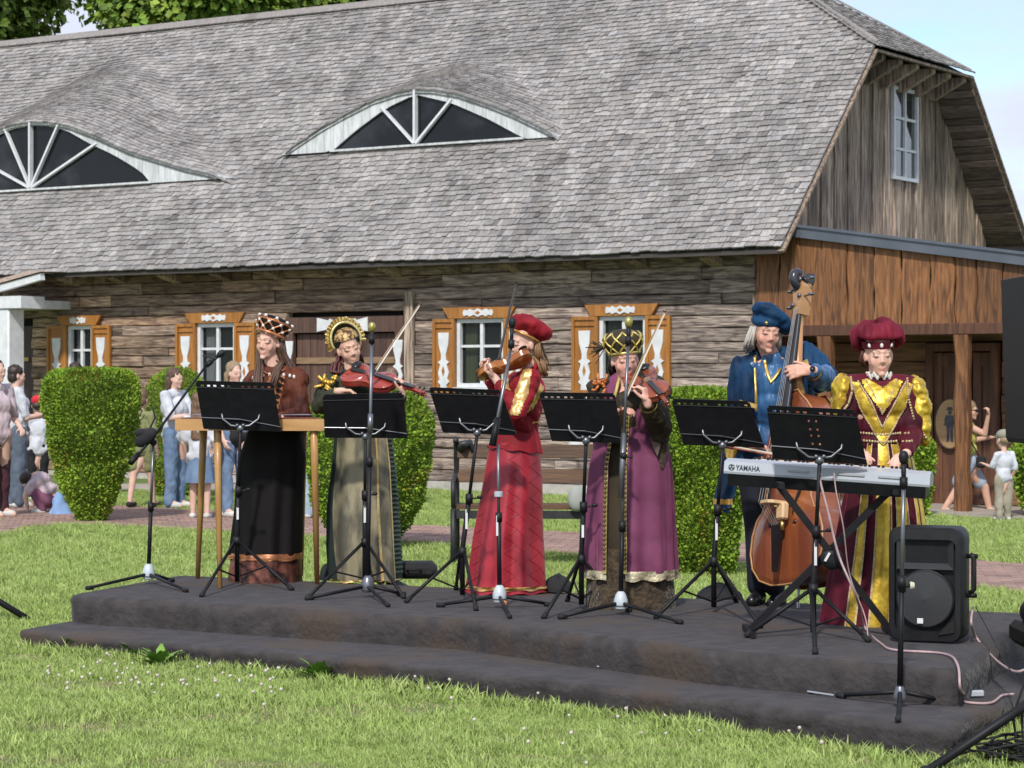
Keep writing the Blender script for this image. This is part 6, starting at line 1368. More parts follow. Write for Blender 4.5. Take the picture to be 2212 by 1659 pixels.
# ---------------- 2. viola player, gold-beige brocade, ruffled gold headdress
def player_green():
    p = Per(783, 15.72, 'woman in a beige brocade gown and ruffled gold headdress playing a red viola'); J = p.J
    mg = velvet('olive_velvet', (.052, .055, .030), (.022, .026, .016)); mbr = mat('beige_brocade', (.27, .235, .145), (.085, .078, .055), rough=.5, metal=.1, scale=7, detail=6, stretch=(1.6, 1, .55), bump=.006, bscale=9, lo=.42, hi=.6, sheen=.2); mst = mat('dark_green_rib', (.010, .022, .018), rough=.8); mgl = gold('gold_braid', (.70, .52, .22), (.5, .34, .12)); mgr = mat('ribbed_stripe', (.10, .15, .12), rough=.6)
    hc = J(753, 752, -.02); Rm = E3(6, -17, 17); j = dict(pel=J(782, 965), chest=J(772, 862), neck=J(762, 812), Ls=J(716, 828), Rs=J(812, 826), Le=J(690, 878, -.10), Re=J(836, 884, -.16), Lw=J(735, 845, -.33), Rw=J(868, 853, -.40), Lk=J(762, 1110), Rk=J(800, 1110), La=J(760, 1240), Ra=J(822, 1252, -.08))
    hands = [hand_prims(j['Lw'], (1, -.12, -.02), (.05, -.2, -1), 1, 26, .95, thumb=.8), hand_prims(j['Rw'] + Vector((.005, 0, .01)), (.15, -.1, 1), (-.7, .3, .1), 1, 52, .9)]
    b = p.body(j, .95, .98, hands, (hc, Rm, 1.0), foot=False, skin=(1.02, .98, .92), lip=(.92, .6, .58)); features(b, hc, Rm, 1.0)
    sl_end = j['Lw'].lerp(j['Le'], .25)
    dr = p.cloth('dress_bodice', [('e', J(782, 940), (.165, .135, .12)), ('e', J(776, 895), (.142, .125, .14)), ('e', J(768, 856), (.17, .132, .12)), ('c', J(762, 822), .068, J(758, 806), .058), ('c', j['neck'] + Vector((0, 0, -.03)), .07, j['Ls'], .07), ('c', j['neck'] + Vector((0, 0, -.03)), .07, j['Rs'], .07),
        ('e', J(708, 836), (.075, .085, .08)), ('e', J(818, 836), (.07, .08, .08)), ('c', j['Ls'], .07, j['Le'], .062), ('c', j['Le'], .062, sl_end, .045), ('c', j['Rs'], .07, j['Re'], .058), ('c', j['Re'], .058, j['Rw'].lerp(j['Re'], .15), .042)], mg, .009, 3, (.018, 15, 2))
    bv = bvh(dr)
    mm = M(); r_ = random.Random(4)
    for k in range(26): q = J(708 + r_.gauss(0, 9), 822 + r_.gauss(0, 7), -.09 - r_.random() * .03); mm.tube([q, q + Vector((r_.gauss(0, .03), -.01, r_.gauss(0, .02)))], .010, 6)
    mm.build('gold_sleeve_bow', gold('bright_gold_cloth', (.9, .62, .12), (.75, .42, .06)), p.root, smooth=True)
    mm = M(); mm.tube([sl_end + Vector((0, -.045 * math.cos(a), .045 * math.sin(a))) + Vector((.0, 0, 0)) for a in np.linspace(0, 6.283, 16, endpoint=False)], .007, 6, closed=True); mm.build('cuff_braid', mgl, p.root, smooth=True)
    rg = [(925, 722, 842, .95, 0), (1000, 716, 852, .95, 0), (1100, 706, 859, 1.0, 0), (1180, 706, 864, 1.0, 0), (1250, 712, 868, 1.0, 0)]
    skirt('skirt', p, rg, mst, 10, .085, 5)
    skirt('brocade_panel', p, rg, mbr, 10, .085, 5, a0=-142, a1=-62, off=.010, n=50); skirt('brocade_panel', p, rg, mbr, 10, .085, 5, a0=-62, a1=-38, off=.022, n=20)
    for a in (-62, -39): skirt('gold_edge', p, rg, mgl, 10, .085, 5, a0=a - 1.6, a1=a + 1.6, off=.027, n=3)
    for k in range(30):
        py = 946 + k * 9.8; L_, R_ = interp(py, [g[0] for g in rg], [g[1] for g in rg]), interp(py, [g[0] for g in rg], [g[2] for g in rg])
        skirt('rib_stripe', p, [(py, L_, R_, .97, 0), (py + 4.2, L_, R_, .97, 0)], mgr, 10, 0.0, 5, a0=-37, a1=20, off=.014, n=14)
    skirt('gold_hem', p, [(1247, 712, 868, 1.0, 0), (1252, 712, 868, 1.0, 0)], mgl, 10, .085, 5, a0=-150, a1=-20, off=.02, n=60)
    shoe(p, 'shoe', J(845, 1262, -.05), J(875, 1272, -.2), mat('dark_boot', (.02, .025, .04), rough=.25))
    # headdress: tall stiff halo with ruffle, dark inner cap with gold brocade front
    hb = hc + Rm @ Vector((0, .012, .030)); Rh = Rm @ E3(-8, 0, 0)
    mm = M(); mm.ball(hb + Rm @ Vector((0, .024, .026)), (.088, .092, .078), 24, 14, Rm); mm.build('inner_cap', mg, p.root, smooth=True)
    fr = M(); rows = []
    for i in range(7):
        e = R(6 + 12 * i); rows.append([hb + Rm @ Vector((.094 * math.cos(e) * math.sin(a), .018 - .1025 * math.cos(e) * math.cos(a), .026 + .086 * math.sin(e))) for a in np.linspace(-1.15, 1.15, 20)])
    fr.grid(rows); fr.build('brocade_front', mat('brown_gold_brocade', (.50, .33, .13), (.10, .045, .02), rough=.5, metal=.3, scale=45, detail=3, lo=.45, hi=.55, bump=.004, bscale=60), p.root, smooth=True)
    a_s = np.linspace(-.35, math.pi + .35, 60)
    def hp(a, r, y, z0=.03): return hb + Rh @ Vector((r * .9 * math.cos(a), y, z0 + r * 1.02 * math.sin(a)))
    mm = M(); rows = [[hp(a, r, y) for a in a_s] for r, y in ((.092, .0), (.105, -.005), (.120, .0), (.126, .018), (.10, .05))]; mm.grid(rows); mm.build('halo', mg, p.root, smooth=True)
    mm = M(); mm.grid([[hp(a, r, y) for a in a_s] for r, y in ((.115, .012), (.08, .018), (.03, .03), (.0, .03))]); mm.build('halo_back', mg, p.root, smooth=True)
    mm = M(); mm.tube([hp(a, .112, -.012) for a in a_s], .009, 8); mm.build('gold_cord', gold('pale_gold_cord', (.75, .66, .34), (.6, .5, .22)), p.root, smooth=True)
    mm = M(); rows = []
    aa = np.linspace(-.35, math.pi + .35, 170)
    for r, amp in ((.116, .004), (.13, .010), (.146, .014), (.150, .016)): rows.append([hp(a + .02 * math.sin(a * 34), r + .005 * math.sin(a * 17), .004 + amp * math.sin(a * 34)) for a in aa])
    mm.grid(rows); mm.build('ruffle', gold('gold_ruffle', (.72, .56, .24), (.42, .30, .10)), p.root, smooth=True)
    mh = mat('dark_red_hair', (.11, .018, .016), (.05, .010, .010), rough=.5, scale=30, stretch=(5, 5, .6)); hl = lambda x, y, z_: hc + Rm @ Vector((x, y, z_))
    hair_strands(p, 'hair', [[hl(-.07, .03, -.02), hl(-.075, .03, -.07), J(726, 785, -.02), J(722, 802, -.03), J(735, 808, -.05)], [hl(.06, .05, -.03), hl(.07, .06, -.08), hl(.06, .07, -.13)], [hl(0, .09, -.02), hl(0, .1, -.1), hl(-.03, .1, -.15)]], mh, 20, .008, .014)
    mm = M(); mm.tube([J(742, 803, -.10), J(758, 808, -.14), J(775, 803, -.17), J(786, 796, -.2)], [.018, .020, .016, .01], 8, flat=.6); mm.build('neck_scarf', mat('black_scarf', (.012, .012, .02), rough=.5), p.root, smooth=True)
    mvl = mat('red_viola_varnish', (.36, .055, .035), (.24, .03, .025), rough=.22, scale=4, coat=.4, stretch=(6, 1, 1))
    Y = p.Y; fiddle('viola', 'dark red viola under the chin of the woman with the ruffled gold headdress', 'viola', P(752, 806, Y - .16), P(925, 853, Y - .52), (.04, -.62, .78), .385, mvl)
    bow('long bow of the red viola, rising steeply past the gate', P(796, 815, Y - .44), P(905, 652, Y - .30), mat('pale_stick', (.32, .2, .13), rough=.4), (.8, 0, -.5), r=.005)
player_green()

# ---------------- 3. violinist in red, seen from her left side
def player_red():
    p = Per(1112, 14.85, 'woman in a crimson jacket, red beret and quilted red skirt playing an orange violin'); J = p.J
    mr = velvet('crimson_velvet', (.30, .012, .022), (.17, .006, .012)); ms = mat('rose_quilted_satin', (.42, .028, .045), (.28, .014, .026), rough=.38, scale=6, detail=5, sheen=.08, bump=.003, bscale=12); mg = gold('yellow_gold_satin', (.78, .50, .20), (.55, .32, .10)); mbt = gold('orange_gold_braid', (.62, .32, .10), (.45, .2, .05))
    hc = J(1133, 741, .0); Rm = E3(5, 6, -64); j = dict(pel=J(1118, 950), chest=J(1130, 852), neck=J(1146, 800, .02), Ls=J(1114, 826, .17), Rs=J(1143, 822, -.13), Le=J(1085, 880, .06), Re=J(1118, 893, -.24), Lw=J(1050, 806, .0), Rw=J(1068, 815, -.20), Lk=J(1100, 1110), Rk=J(1125, 1110), La=J(1100, 1260), Ra=J(1132, 1262))
    hands = [hand_prims(j['Lw'], (-.35, -.1, .9), (.8, -.4, 0), -1, 55, .9), hand_prims(j['Rw'], (-.75, .1, .55), (.3, .1, .8), -1, 50, .9)]
    b = p.body(j, .90, .72, hands, (hc, Rm, 1.0), foot=False, skin=(1.0, .98, .98), lip=(.92, .6, .6)); features(b, hc, Rm, 1.0)
    dr = p.cloth('jacket', [('e', J(1124, 915), (.118, .13, .13)), ('e', J(1130, 878), (.12, .135, .13)), ('e', J(1136, 842), (.128, .165, .12)), ('c', J(1145, 815, .02), .066, J(1148, 795, .02), .055), ('c', j['neck'] + Vector((0, 0, -.05)), .07, j['Rs'], .066), ('c', j['neck'] + Vector((0, 0, -.05)), .07, j['Ls'], .066),
        ('c', j['Rs'], .070, j['Re'], .056), ('c', j['Ls'], .066, j['Le'], .054), ('c', j['Re'], .056, j['Rw'].lerp(j['Re'], .25), .040), ('c', j['Le'], .05, j['Lw'].lerp(j['Le'], .25), .038)], mr, .009, 3, (.015, 14, 3))
    bv = bvh(dr)
    # gold slashes on the near sleeve and cuffs
    a, c_ = j['Rs'], j['Re']; pl = [(J(x, y).x, J(x, y).z) for x, y in ((1133, 797), (1148, 800), (1140, 850), (1120, 897), (1102, 893), (1112, 850))]
    patch('gold_sleeve_panel', dr, lambda q, n: q.y < -.05 and inside(q.x, q.z, pl), mg, p.root, .007, (.006, 18, 2))
    pl2 = [(J(x, y).x, J(x, y).z) for x, y in ((1080, 812), (1100, 818), (1103, 845), (1084, 838))]; patch('gold_cuff', dr, inpoly(pl2), mg, p.root, .006)
    pl3 = [(J(x, y).x, J(x, y).z) for x, y in ((1165, 828), (1174, 838), (1150, 884), (1138, 888))]; patch('gold_side_panel', dr, lambda q, n: q.y < .02 and n.y < -.1 and inside(q.x, q.z, pl3), mg, p.root, .006)
    skirt('peplum', p, [(905, 1090, 1163, .95, 0), (918, 1083, 1160, .95, 0), (945, 1068, 1166, .95, 0), (972, 1052, 1171, .95, 0)], mr, 8, .05, 4, hem_up=-.02)
    skirt('waist_braid', p, [(908, 1088, 1163, .97, 0), (914, 1086, 1163, .97, 0)], mbt, 8, .01, 4, off=.008)
    rg = [(955, 1058, 1166, .9, 0), (1050, 1044, 1172, .95, 0), (1150, 1028, 1172, 1.0, 0), (1278, 1012, 1179, 1.0, 0)]
    sk = skirt('skirt', p, rg, ms, 9, .13, 6, hem_up=.0); bs = bvh(sk)
    # quilting lines: diamonds pressed into the front breadth
    mm = M()
    for col, (xa, xb) in enumerate(((1098, 1142), (1142, 1176), (1030, 1060))):
        for k in range(9):
            y0 = 975 + k * 33 + (16 if col == 1 else 0)
            for (x0, ya, x1, yb) in ((xa, y0 + 16, (xa + xb) / 2 + 6, y0), ((xa + xb) / 2 + 6, y0, xb, y0 + 16), (xa + 2, y0 + 16, (xa + xb) / 2 + 6, y0 + 33)):
                q = []
                for t in np.linspace(0, 1, 5):
                    s2 = (y0 - 975) / 300 * .0; pt = J(lerp(x0, x1, t) - (y0 - 975) * .05 * (1 if col != 1 else .0), lerp(ya, yb, t)); h = bs.ray_cast(pt - Vector((0, 1, 0)), Vector((0, 1, 0)))
                    if h[0]: q.append(h[0] + Vector((0, -.002, 0)))
                if len(q) > 2: mm.tube(q, .0018, 5)
    mm.build('quilting', mat('dark_rose_stitching', (.33, .02, .036), rough=.5), p.root)['kind'] = 'stuff'
    skirt('gold_hem', p, [(1262, 1014, 1178, 1.0, 0), (1270, 1013, 1178, 1.0, 0)], mg, 9, .13, 6, off=.008)
    shoe(p, 'shoe', J(1085, 1284, 0), J(1060, 1290, -.1)); shoe(p, 'shoe', J(1130, 1286, -.05), J(1118, 1292, -.2))
    # beret
    hb = hc + Rm @ Vector((0, .0, .045)); Rh = Rm @ E3(-30, 0, 0)
    mm = M(); prof = [(.084, -.005), (.098, .015), (.122, .035), (.130, .06), (.120, .085), (.085, .105), (.04, .115), (0, .117)]; mm.lathe(prof, hb + Rm @ Vector((0, .025, .0)), 44, Rh); o = mm.build('beret', mr, p.root, smooth=True)
    for v in o.data.vertices:
        q = Rh.transposed() @ (v.co - hb); a = math.atan2(q.y, q.x); v.co += (Rh @ Vector((math.cos(a), math.sin(a), 0))) * (.006 * math.sin(a * 17) if q.z > .02 else 0)
    wrinkle(o, .030, 19, 4)
    mm = M(); mm.tube([hb + Rm @ Vector((0, .012, -.006)) + Rh @ Vector((.088 * math.cos(a), .098 * math.sin(a), 0)) for a in np.linspace(0, 6.283, 30, endpoint=False)], .0085, 8, closed=True); mm.build('beret_band', mbt, p.root, smooth=True)
    mh = mat('blond_brown_hair', (.30, .165, .075), (.18, .09, .04), rough=.55, scale=30, stretch=(5, 5, .6)); hl = lambda x, y, z_: hc + Rm @ Vector((x, y, z_))
    hair_strands(p, 'hair', [[hl(-.074, .02, .01), hl(-.082, .03, -.05), J(1160, 775, -.02), J(1168, 795, .0), J(1172, 812, .0)], [hl(-.06, .07, .0), hl(-.07, .08, -.06), J(1170, 785, 0), J(1176, 812, .02)], [hl(0, .09, 0), hl(0, .11, -.08), J(1180, 800, .05)], [hl(.06, .06, 0), hl(.07, .06, -.08), J(1165, 795, .1)]], mh, 20, .008, .013)
    Y = p.Y; fiddle('violin', 'orange-brown violin seen from its side, played by the woman in red', 'violin', P(1146, 768, Y - .10), P(1030, 812, Y - .15), (-.25, .35, .9), .355, mat('orange_varnish', (.46, .17, .035), (.30, .085, .02), rough=.2, coat=.4, scale=4, stretch=(6, 1, 1)))
    bow('upright dark bow of the woman in red', P(1066, 818, Y - .17), P(1114, 606, Y - .05), mat('dark_stick', (.04, .028, .025), rough=.4), (.6, .8, .1), r=.0075)
player_red()

# ---------------- 4. violinist in purple robe
def player_purple():
    p = Per(1360, 13.88, 'woman in a long purple robe with fur hem and gold lattice hat playing a violin'); J = p.J
    mp_ = velvet('purple_satin', (.215, .06, .125), (.14, .035, .08)); mb = velvet('olive_brown_velvet', (.055, .042, .022), (.03, .022, .012)); mf = mat('brown_fur', (.085, .060, .032), (.03, .02, .012), rough=.95, scale=30, detail=6, bump=.02, bscale=45, sheen=.3); mg = gold('gold_lattice', (.72, .60, .22), (.5, .38, .10)); mh_ = mat('pale_gold_hem', (.62, .56, .40), (.40, .33, .2), rough=.5, metal=.3, scale=60, bump=.006, bscale=60)
    hc = J(1350, 777, -.03); Rm = E3(6, -4, 8); j = dict(pel=J(1360, 985), chest=J(1362, 885), neck=J(1354, 830), Ls=J(1300, 842), Rs=J(1418, 842), Le=J(1290, 925, -.10), Re=J(1424, 925, -.16), Lw=J(1328, 893, -.34), Rw=J(1398, 868, -.42), Lk=J(1340, 1140), Rk=J(1385, 1140), La=J(1335, 1290), Ra=J(1385, 1290))
    hands = [hand_prims(j['Lw'], (.6, -.3, .3), (.1, -.1, -1), 1, 35, .92), hand_prims(j['Rw'], (-.22, .05, 1), (-.75, .3, .0), 1, 48, .95)]
    b = p.body(j, 1.0, 1.12, hands, (hc, Rm, 1.02), foot=False, skin=(1.06, .92, .90), lip=(.95, .5, .5), blush=.16); features(b, hc, Rm, 1.02)
    un = p.cloth('brown_dress', [('e', J(1362, 960), (.175, .14, .12)), ('e', J(1362, 910), (.165, .135, .13)), ('e', J(1362, 875), (.17, .14, .10)), ('c', j['Ls'] + Vector((0, 0, -.0)), .075, j['Le'], .066), ('c', j['Rs'], .078, j['Re'], .074), ('c', j['Le'], .066, j['Lw'].lerp(j['Le'], .15), .042), ('c', j['Re'], .070, j['Rw'].lerp(j['Re'], .12), .046), ('e', J(1292, 838), (.07, .08, .06)), ('e', J(1424, 846), (.07, .08, .07))], mb, .009, 3, (.020, 14, 5))
    mm = M(); r_ = random.Random(8)
    for k in range(16): q = J(1296 + r_.gauss(0, 9), 832 + r_.gauss(0, 8), -.09); mm.tube([q, q + Vector((r_.gauss(0, .02), -.008, r_.gauss(0, .025)))], .008, 6)
    mm.build('orange_sleeve_slash', mat('orange_satin', (.6, .22, .06), (.45, .13, .03), rough=.35), p.root, smooth=True)
    yoke = p.cloth('robe_shoulders', [('c', J(1336, 820, .02), .045, J(1318, 850, -.03), .07), ('c', J(1372, 820, .02), .045, J(1396, 852, -.02), .075), ('e', J(1396, 900, -.02), (.105, .145, .16)), ('e', J(1322, 900, -.03), (.085, .145, .16)), ('e', J(1360, 880, .05), (.18, .12, .13)), ('e', J(1362, 945, .0), (.20, .155, .12))], mp_, .009, 4, (.006, 10, 6, (1.6, 1, .3)))
    bv = bvh(yoke)
    pl = [(J(x, y).x, J(x, y).z) for x, y in ((1338, 815), (1362, 812), (1358, 850), (1346, 985), (1312, 985), (1326, 870))]
    patch('brown_front', yoke, inpoly(pl), mb, p.root, .004)
    rg = [(935, 1288, 1440, .75, 0), (1000, 1272, 1448, .8, 0), (1100, 1266, 1454, .85, 0), (1180, 1264, 1458, .88, 0), (1232, 1263, 1459, .88, 0)]
    skirt('underskirt_fur', p, [(1180, 1270, 1452, .82, 0), (1250, 1268, 1454, .84, 0), (1320, 1266, 1458, .86, 0)], mf, 6, .03, 7)
    skirt('brown_skirt', p, [(r[0], r[1] + 8, r[2] - 8, r[3] * .9, 0) for r in rg], mb, 6, .02, 7)
    sk = skirt('robe_skirt', p, rg, mp_, 13, .085, 8, a0=-98, a1=237, n=190)
    skirt('gold_hem', p, [(1228, 1262, 1460, .89, 0), (1248, 1262, 1460, .89, 0)], mh_, 13, .085, 8, a0=-98, a1=237, off=.006, n=110)
    for a, m2 in ((-99, mg), (-124, mg)):
        skirt('gold_border', p, [(880, 1300, 1430, .8, 0)] + rg, m2, 9, .03, 8, a0=a - 2.6, a1=a + 2.6, off=.016, n=4)
    mm = M()
    for a, xs_ in ((-103, 0),):
        for k in range(34):
            py = 890 + k * 10; g = lambda i: interp(py, [r[0] for r in rg], [r[i] for r in rg]); c = (J(g(1), py) + J(g(2), py)) / 2; rx = (J(g(2), py).x - J(g(1), py).x) / 2
            for aa in (-99, -124): th = R(aa); mm.ball(c + Vector((math.cos(th) * (rx + .022), math.sin(th) * (rx * g(3) + .024), 0)), (.010, .006, .013), 6, 4)
    mm.build('border_ornament', mat('dark_braid_ornament', (.12, .08, .03), rough=.6), p.root, smooth=True)['kind'] = 'stuff'
    # hanging fur-lined sleeve on the right
    mm = M(); rows = []
    for k in range(15):
        t = k / 14; py = lerp(905, 1030, t); w_ = interp(t, [0, .2, .6, .85, 1], [34, 44, 34, 26, 10]) / 2; cx_ = lerp(1428, 1420, t); c = J(cx_, py, -.10 - .02 * t); rows.append([c + Vector((p.u(w_) * math.cos(a) * (1 + .05 * math.sin(5 * a)), p.u(w_) * .6 * math.sin(a), 0)) for a in np.linspace(0, 6.283, 26, endpoint=False)])
    mm.grid(rows, True); mm.add(rows[-1], [tuple(range(26))]); mm.build('hanging_sleeve', mf, p.root, smooth=True)
    mm = M(); c = [J(x, y, -.17) for x, y in ((1438, 930), (1432, 975), (1420, 1000), (1405, 968), (1396, 925))]; mm.prism([(q.x, q.z) for q in [J(x, y, -.17) for x, y in ((1400, 930), (1410, 965), (1420, 985), (1430, 950), (1434, 925))]], .02, (0, c[0].y - .0, 0), (1, 0, 0), (0, 0, 1)); mm.build('sleeve_lining', mat('taupe_lining', (.16, .11, .09), rough=.7), p.root)
    mm = M(); cw = j['Rw'].lerp(j['Re'], .12); dd = (j['Re'] - j['Rw']).normalized(); mm.lathe([(.050, -.008), (.053, 0), (.050, .008)], cw, 20, dd.to_track_quat('Z', 'Y').to_matrix(), cap=False); mm.build('cuff_braid', mg, p.root, smooth=True)
    hb = hc + Rm @ Vector((0, .012, .034)); Rh = Rm @ E3(-6, -2, 0); prof = [(.087, 0), (.100, .03), (.116, .065), (.113, .10), (.09, .125), (.05, .142), (.0, .147)]
    mm = M(); mm.lathe(prof, hb, 28, Rh); mm.build('hat', mb, p.root, smooth=True); lattice(p, 'lattice_ribbon', hb, Rh, prof[:5], 9, .0062, mg, None); pass
    mm = M()
    for z_, r in ((.004, .091),): mm.tube([hb + Rh @ Vector((r * math.cos(a), r * math.sin(a), z_)) for a in np.linspace(0, 6.283, 30, endpoint=False)], .008, 8, closed=True)
    mm.build('hat_band', mg, p.root, smooth=True)
    mm = M(); r_ = random.Random(2); b0 = hb + Rh @ Vector((-.105, .03, .05))
    for k in range(30): mm.tube([b0, b0 + Vector((-.05 + r_.gauss(0, .02), r_.gauss(0, .02), r_.gauss(.01, .03)))], .003, 4)
    mm.build('feather_tuft', mf, p.root)
    hl = lambda x, y, z_: hc + Rm @ Vector((x, y, z_)); hair_strands(p, 'hair', [[hl(-.07, .04, .0), hl(-.075, .06, -.05), hl(-.06, .07, -.10)], [hl(.07, .04, .0), hl(.075, .06, -.05), hl(.06, .07, -.10)], [hl(0, .09, 0), hl(0, .1, -.06), hl(0, .09, -.10)]], mat('black_hair', (.02, .013, .010), rough=.5), 16, .008, .012)
    trim('collar_braid', bv, [(J(x, y).x, J(x, y).z) for x, y in ((1338, 812), (1329, 845), (1318, 880), (1311, 950))], .011, mg, p.root, lift=.006); trim('collar_braid', bv, [(J(x, y).x, J(x, y).z) for x, y in ((1364, 812), (1360, 850), (1348, 950))], .010, mg, p.root, lift=.006)
    Y = p.Y; fiddle('violin', 'red-brown violin held by the woman in the purple robe', 'violin', P(1374, 808, Y - .13), P(1447, 876, Y - .55), (-.30, -.42, .85), .355, mat('brown_red_varnish', (.30, .075, .03), (.19, .04, .018), rough=.2, coat=.4, scale=4, stretch=(6, 1, 1)))
    bow('pale bow crossing in front of the violin of the woman in purple', P(1335, 882, Y - .40), P(1433, 668, Y - .38), mat('honey_stick', (.38, .25, .12), rough=.4), (.9, 0, -.4), r=.0045)
player_purple()

# ---------------- 5. bass player in blue velvet
def player_blue():
    p = Per(1665, 14.15, 'grey-haired man in a blue velvet coat and beret playing the double bass'); J = p.J
    mv = velvet('teal_blue_velvet', (.006, .045, .115), (.003, .014, .040)); ms = mat('blue_satin', (.045, .14, .30), (.02, .07, .18), rough=.35, scale=6, detail=5, bump=.006, bscale=9, sheen=.2); mg = gold('gold_piping', (.72, .50, .15), (.5, .3, .08)); mt = mat('dark_trousers', (.008, .010, .02), rough=.85)
    hc = J(1656, 716, -.10); Rm = E3(9, 2, 12); j = dict(pel=J(1655, 985, .05), chest=J(1668, 850, -.0), neck=J(1668, 775, -.03), Ls=J(1605, 800, .0), Rs=J(1735, 765, .04), Le=J(1590, 900, -.02), Re=J(1782, 818, -.10), Lw=J(1626, 962, -.24), Rw=J(1752, 800, -.30), Lk=J(1636, 1140, .0), Rk=J(1680, 1140, .0), La=J(1634, 1275, .0), Ra=J(1676, 1280, -.03))
    hands = [hand_prims(j['Lw'], (1, -.1, -.15), (0, 0, -1), 1, 35, 1.0), hand_prims(j['Rw'], (-1, -.05, .0), (-.1, .7, -.35), -1, 22, 1.08, 1.1)]
    b = p.body(j, 1.0, 1.0, hands, (hc, Rm, 1.05), foot=False, skin=(1.0, .86, .80), lip=(.92, .62, .6), blush=.14, beard=.12); features(b, hc, Rm, 1.05, m_browg)
    sh = p.cloth('blue_shirt', [('e', J(1662, 940, .02), (.165, .135, .16)), ('e', J(1668, 880, -.01), (.16, .14, .16)), ('e', J(1670, 830, -.01), (.165, .135, .14)), ('c', J(1668, 795, -.02), .075, J(1666, 772, -.04), .064), ('c', J(1668, 800, -.02), .07, j['Ls'], .07), ('c', J(1668, 798, -.02), .07, j['Rs'], .07), ('c', j['Re'].lerp(j['Rs'], .2), .072, j['Re'], .074), ('c', j['Re'], .075, j['Rw'].lerp(j['Re'], .14), .048)], ms, .009, 3, (.026, 11, 7, (1.5, 1, .45)))
    coat = p.cloth('velvet_coat', [('c', j['neck'] + Vector((-.10, .03, .0)), .062, j['Ls'], .078), ('c', j['neck'] + Vector((.10, .03, .02)), .062, j['Rs'], .085), ('c', j['Ls'], .085, j['Le'], .072), ('c', j['Le'], .07, j['Lw'].lerp(j['Le'], .2), .05), ('c', j['Rs'], .088, j['Re'], .078),
        ('e', J(1612, 860, .0), (.075, .14, .24)), ('e', J(1610, 960, .02), (.08, .145, .22)), ('e', J(1728, 850, .05), (.085, .13, .22)), ('e', J(1715, 960, .05), (.085, .14, .22)), ('e', J(1668, 900, .12), (.17, .07, .3)), ('e', J(1668, 810, .10), (.19, .07, .12)), ('e', J(1595, 812, .0), (.06, .085, .09))], mv, .010, 4, (.026, 10, 8, (1.7, 1, .35)))
    bv = bvh(coat); bs = bvh(sh)
    q = lambda l: [(J(x, y).x, J(x, y).z) for x, y in l]
    for l in (((1629, 768), (1627, 830), (1630, 900), (1636, 975)), ((1704, 765), (1706, 790), (1708, 830))): trim('gold_piping', bv, q(l), .010, mg, p.root)
    mm = M(); r1 = J(1624, 875, -.17); mm.bar(J(1597, 868, -.155), J(1634, 878, -.165), .006, .026); mm.build('gold_frog', mg, p.root); mm = M(); mm.bar(J(1712, 796, -.16), J(1745, 780, -.13), .006, .028); mm.build('gold_frog', mg, p.root)
    trim('collar_braid', bs, q(((1648, 778), (1653, 808), (1659, 826), (1674, 806), (1680, 796))), .011, mg, p.root, lift=.008)
    mm = M()
    for k in range(7):
        o_ = J(1680 + 1.2 * k, 828 + 12 * k); h = bs.ray_cast(o_ - Vector((0, 1, 0)), Vector((0, 1, 0)))
        if h[0]: mm.ball(h[0] + Vector((0, -.003, 0)), .0075, 6, 5)
    mm.build('button', mt, p.root, smooth=True)['kind'] = 'stuff'
    # coat tails and hanging sleeve
    def tail(nm, pts, m_, th=.05, yy=0.0):
        mm = M(); rows = [[J(lerp(a, b_, s), y, yy + th * math.sin(s * math.pi * 2 + y * .02) * .5) for s in np.linspace(0, 1, 13)] for y, a, b_ in pts]; bk = [[v + Vector((0, .012, 0)) for v in r] for r in rows]
        mm.grid([list(r) + list(reversed(k)) for r, k in zip(rows, bk)], True); mm.build(nm, m_, p.root, smooth=True)
    tail('coat_tail', [(960, 1600, 1650), (1050, 1606, 1660), (1130, 1612, 1668), (1190, 1614, 1656), (1235, 1616, 1642), (1257, 1618, 1624)], mv, .07, .02)
    tail('coat_tail', [(960, 1680, 1735), (1100, 1690, 1740), (1180, 1700, 1736)], mv, .06, .10)
    tail('gold_tail_edge', [(1040, 1646, 1651), (1130, 1647, 1652), (1200, 1640, 1645), (1250, 1624, 1628)], mg, .0, -.02)
    tail('hanging_sleeve', [(930, 1572, 1612), (1000, 1562, 1604), (1060, 1546, 1590), (1082, 1542, 1584)], mv, .07, -.02)
    tail('sleeve_cuff', [(1078, 1540, 1583), (1090, 1541, 1582)], mg, .07, -.03); tail('sleeve_tip', [(1090, 1552, 1580), (1108, 1565, 1576)], mv, .03, -.02)
    tail('gold_sleeve_braid', [(962, 1566, 1598), (985, 1568, 1590), (1002, 1574, 1582)], mg, .02, -.06)
    p.cloth('trousers', [('c', j['pel'] + Vector((-.08, 0, 0)), .11, j['Lk'], .078), ('c', j['Lk'], .078, J(1636, 1265, .0), .062), ('c', j['pel'] + Vector((.08, 0, 0)), .11, j['Rk'], .078), ('c', j['Rk'], .078, J(1674, 1268, -.02), .062)], mt, .010)
    shoe(p, 'shoe', J(1640, 1290, -.04), J(1624, 1299, -.22), r=.046); shoe(p, 'shoe', J(1684, 1294, -.06), J(1668, 1304, -.24), r=.046)
    mm = M(); wv = j['Rw'].lerp(j['Re'], .05); dd = (j['Re'] - j['Rw']).normalized(); mt3 = dd.to_track_quat('Z', 'Y').to_matrix(); mm.lathe([(.036, -.011), (.038, 0), (.036, .011)], wv, 18, mt3, cap=False); mm.lathe([(.017, 0), (.017, .008), (.0, .009)], wv + Vector((.0, -.034, .012)), 14, E3(90, 0, 0)); mm.build('wrist_watch', m_ebony, p.root, smooth=True)
    mm = M(); mm.lathe([(.050, -.010), (.052, 0), (.050, .010)], j['Rw'].lerp(j['Re'], .16), 18, mt3, cap=False); mm.build('cuff_braid', mg, p.root, smooth=True)
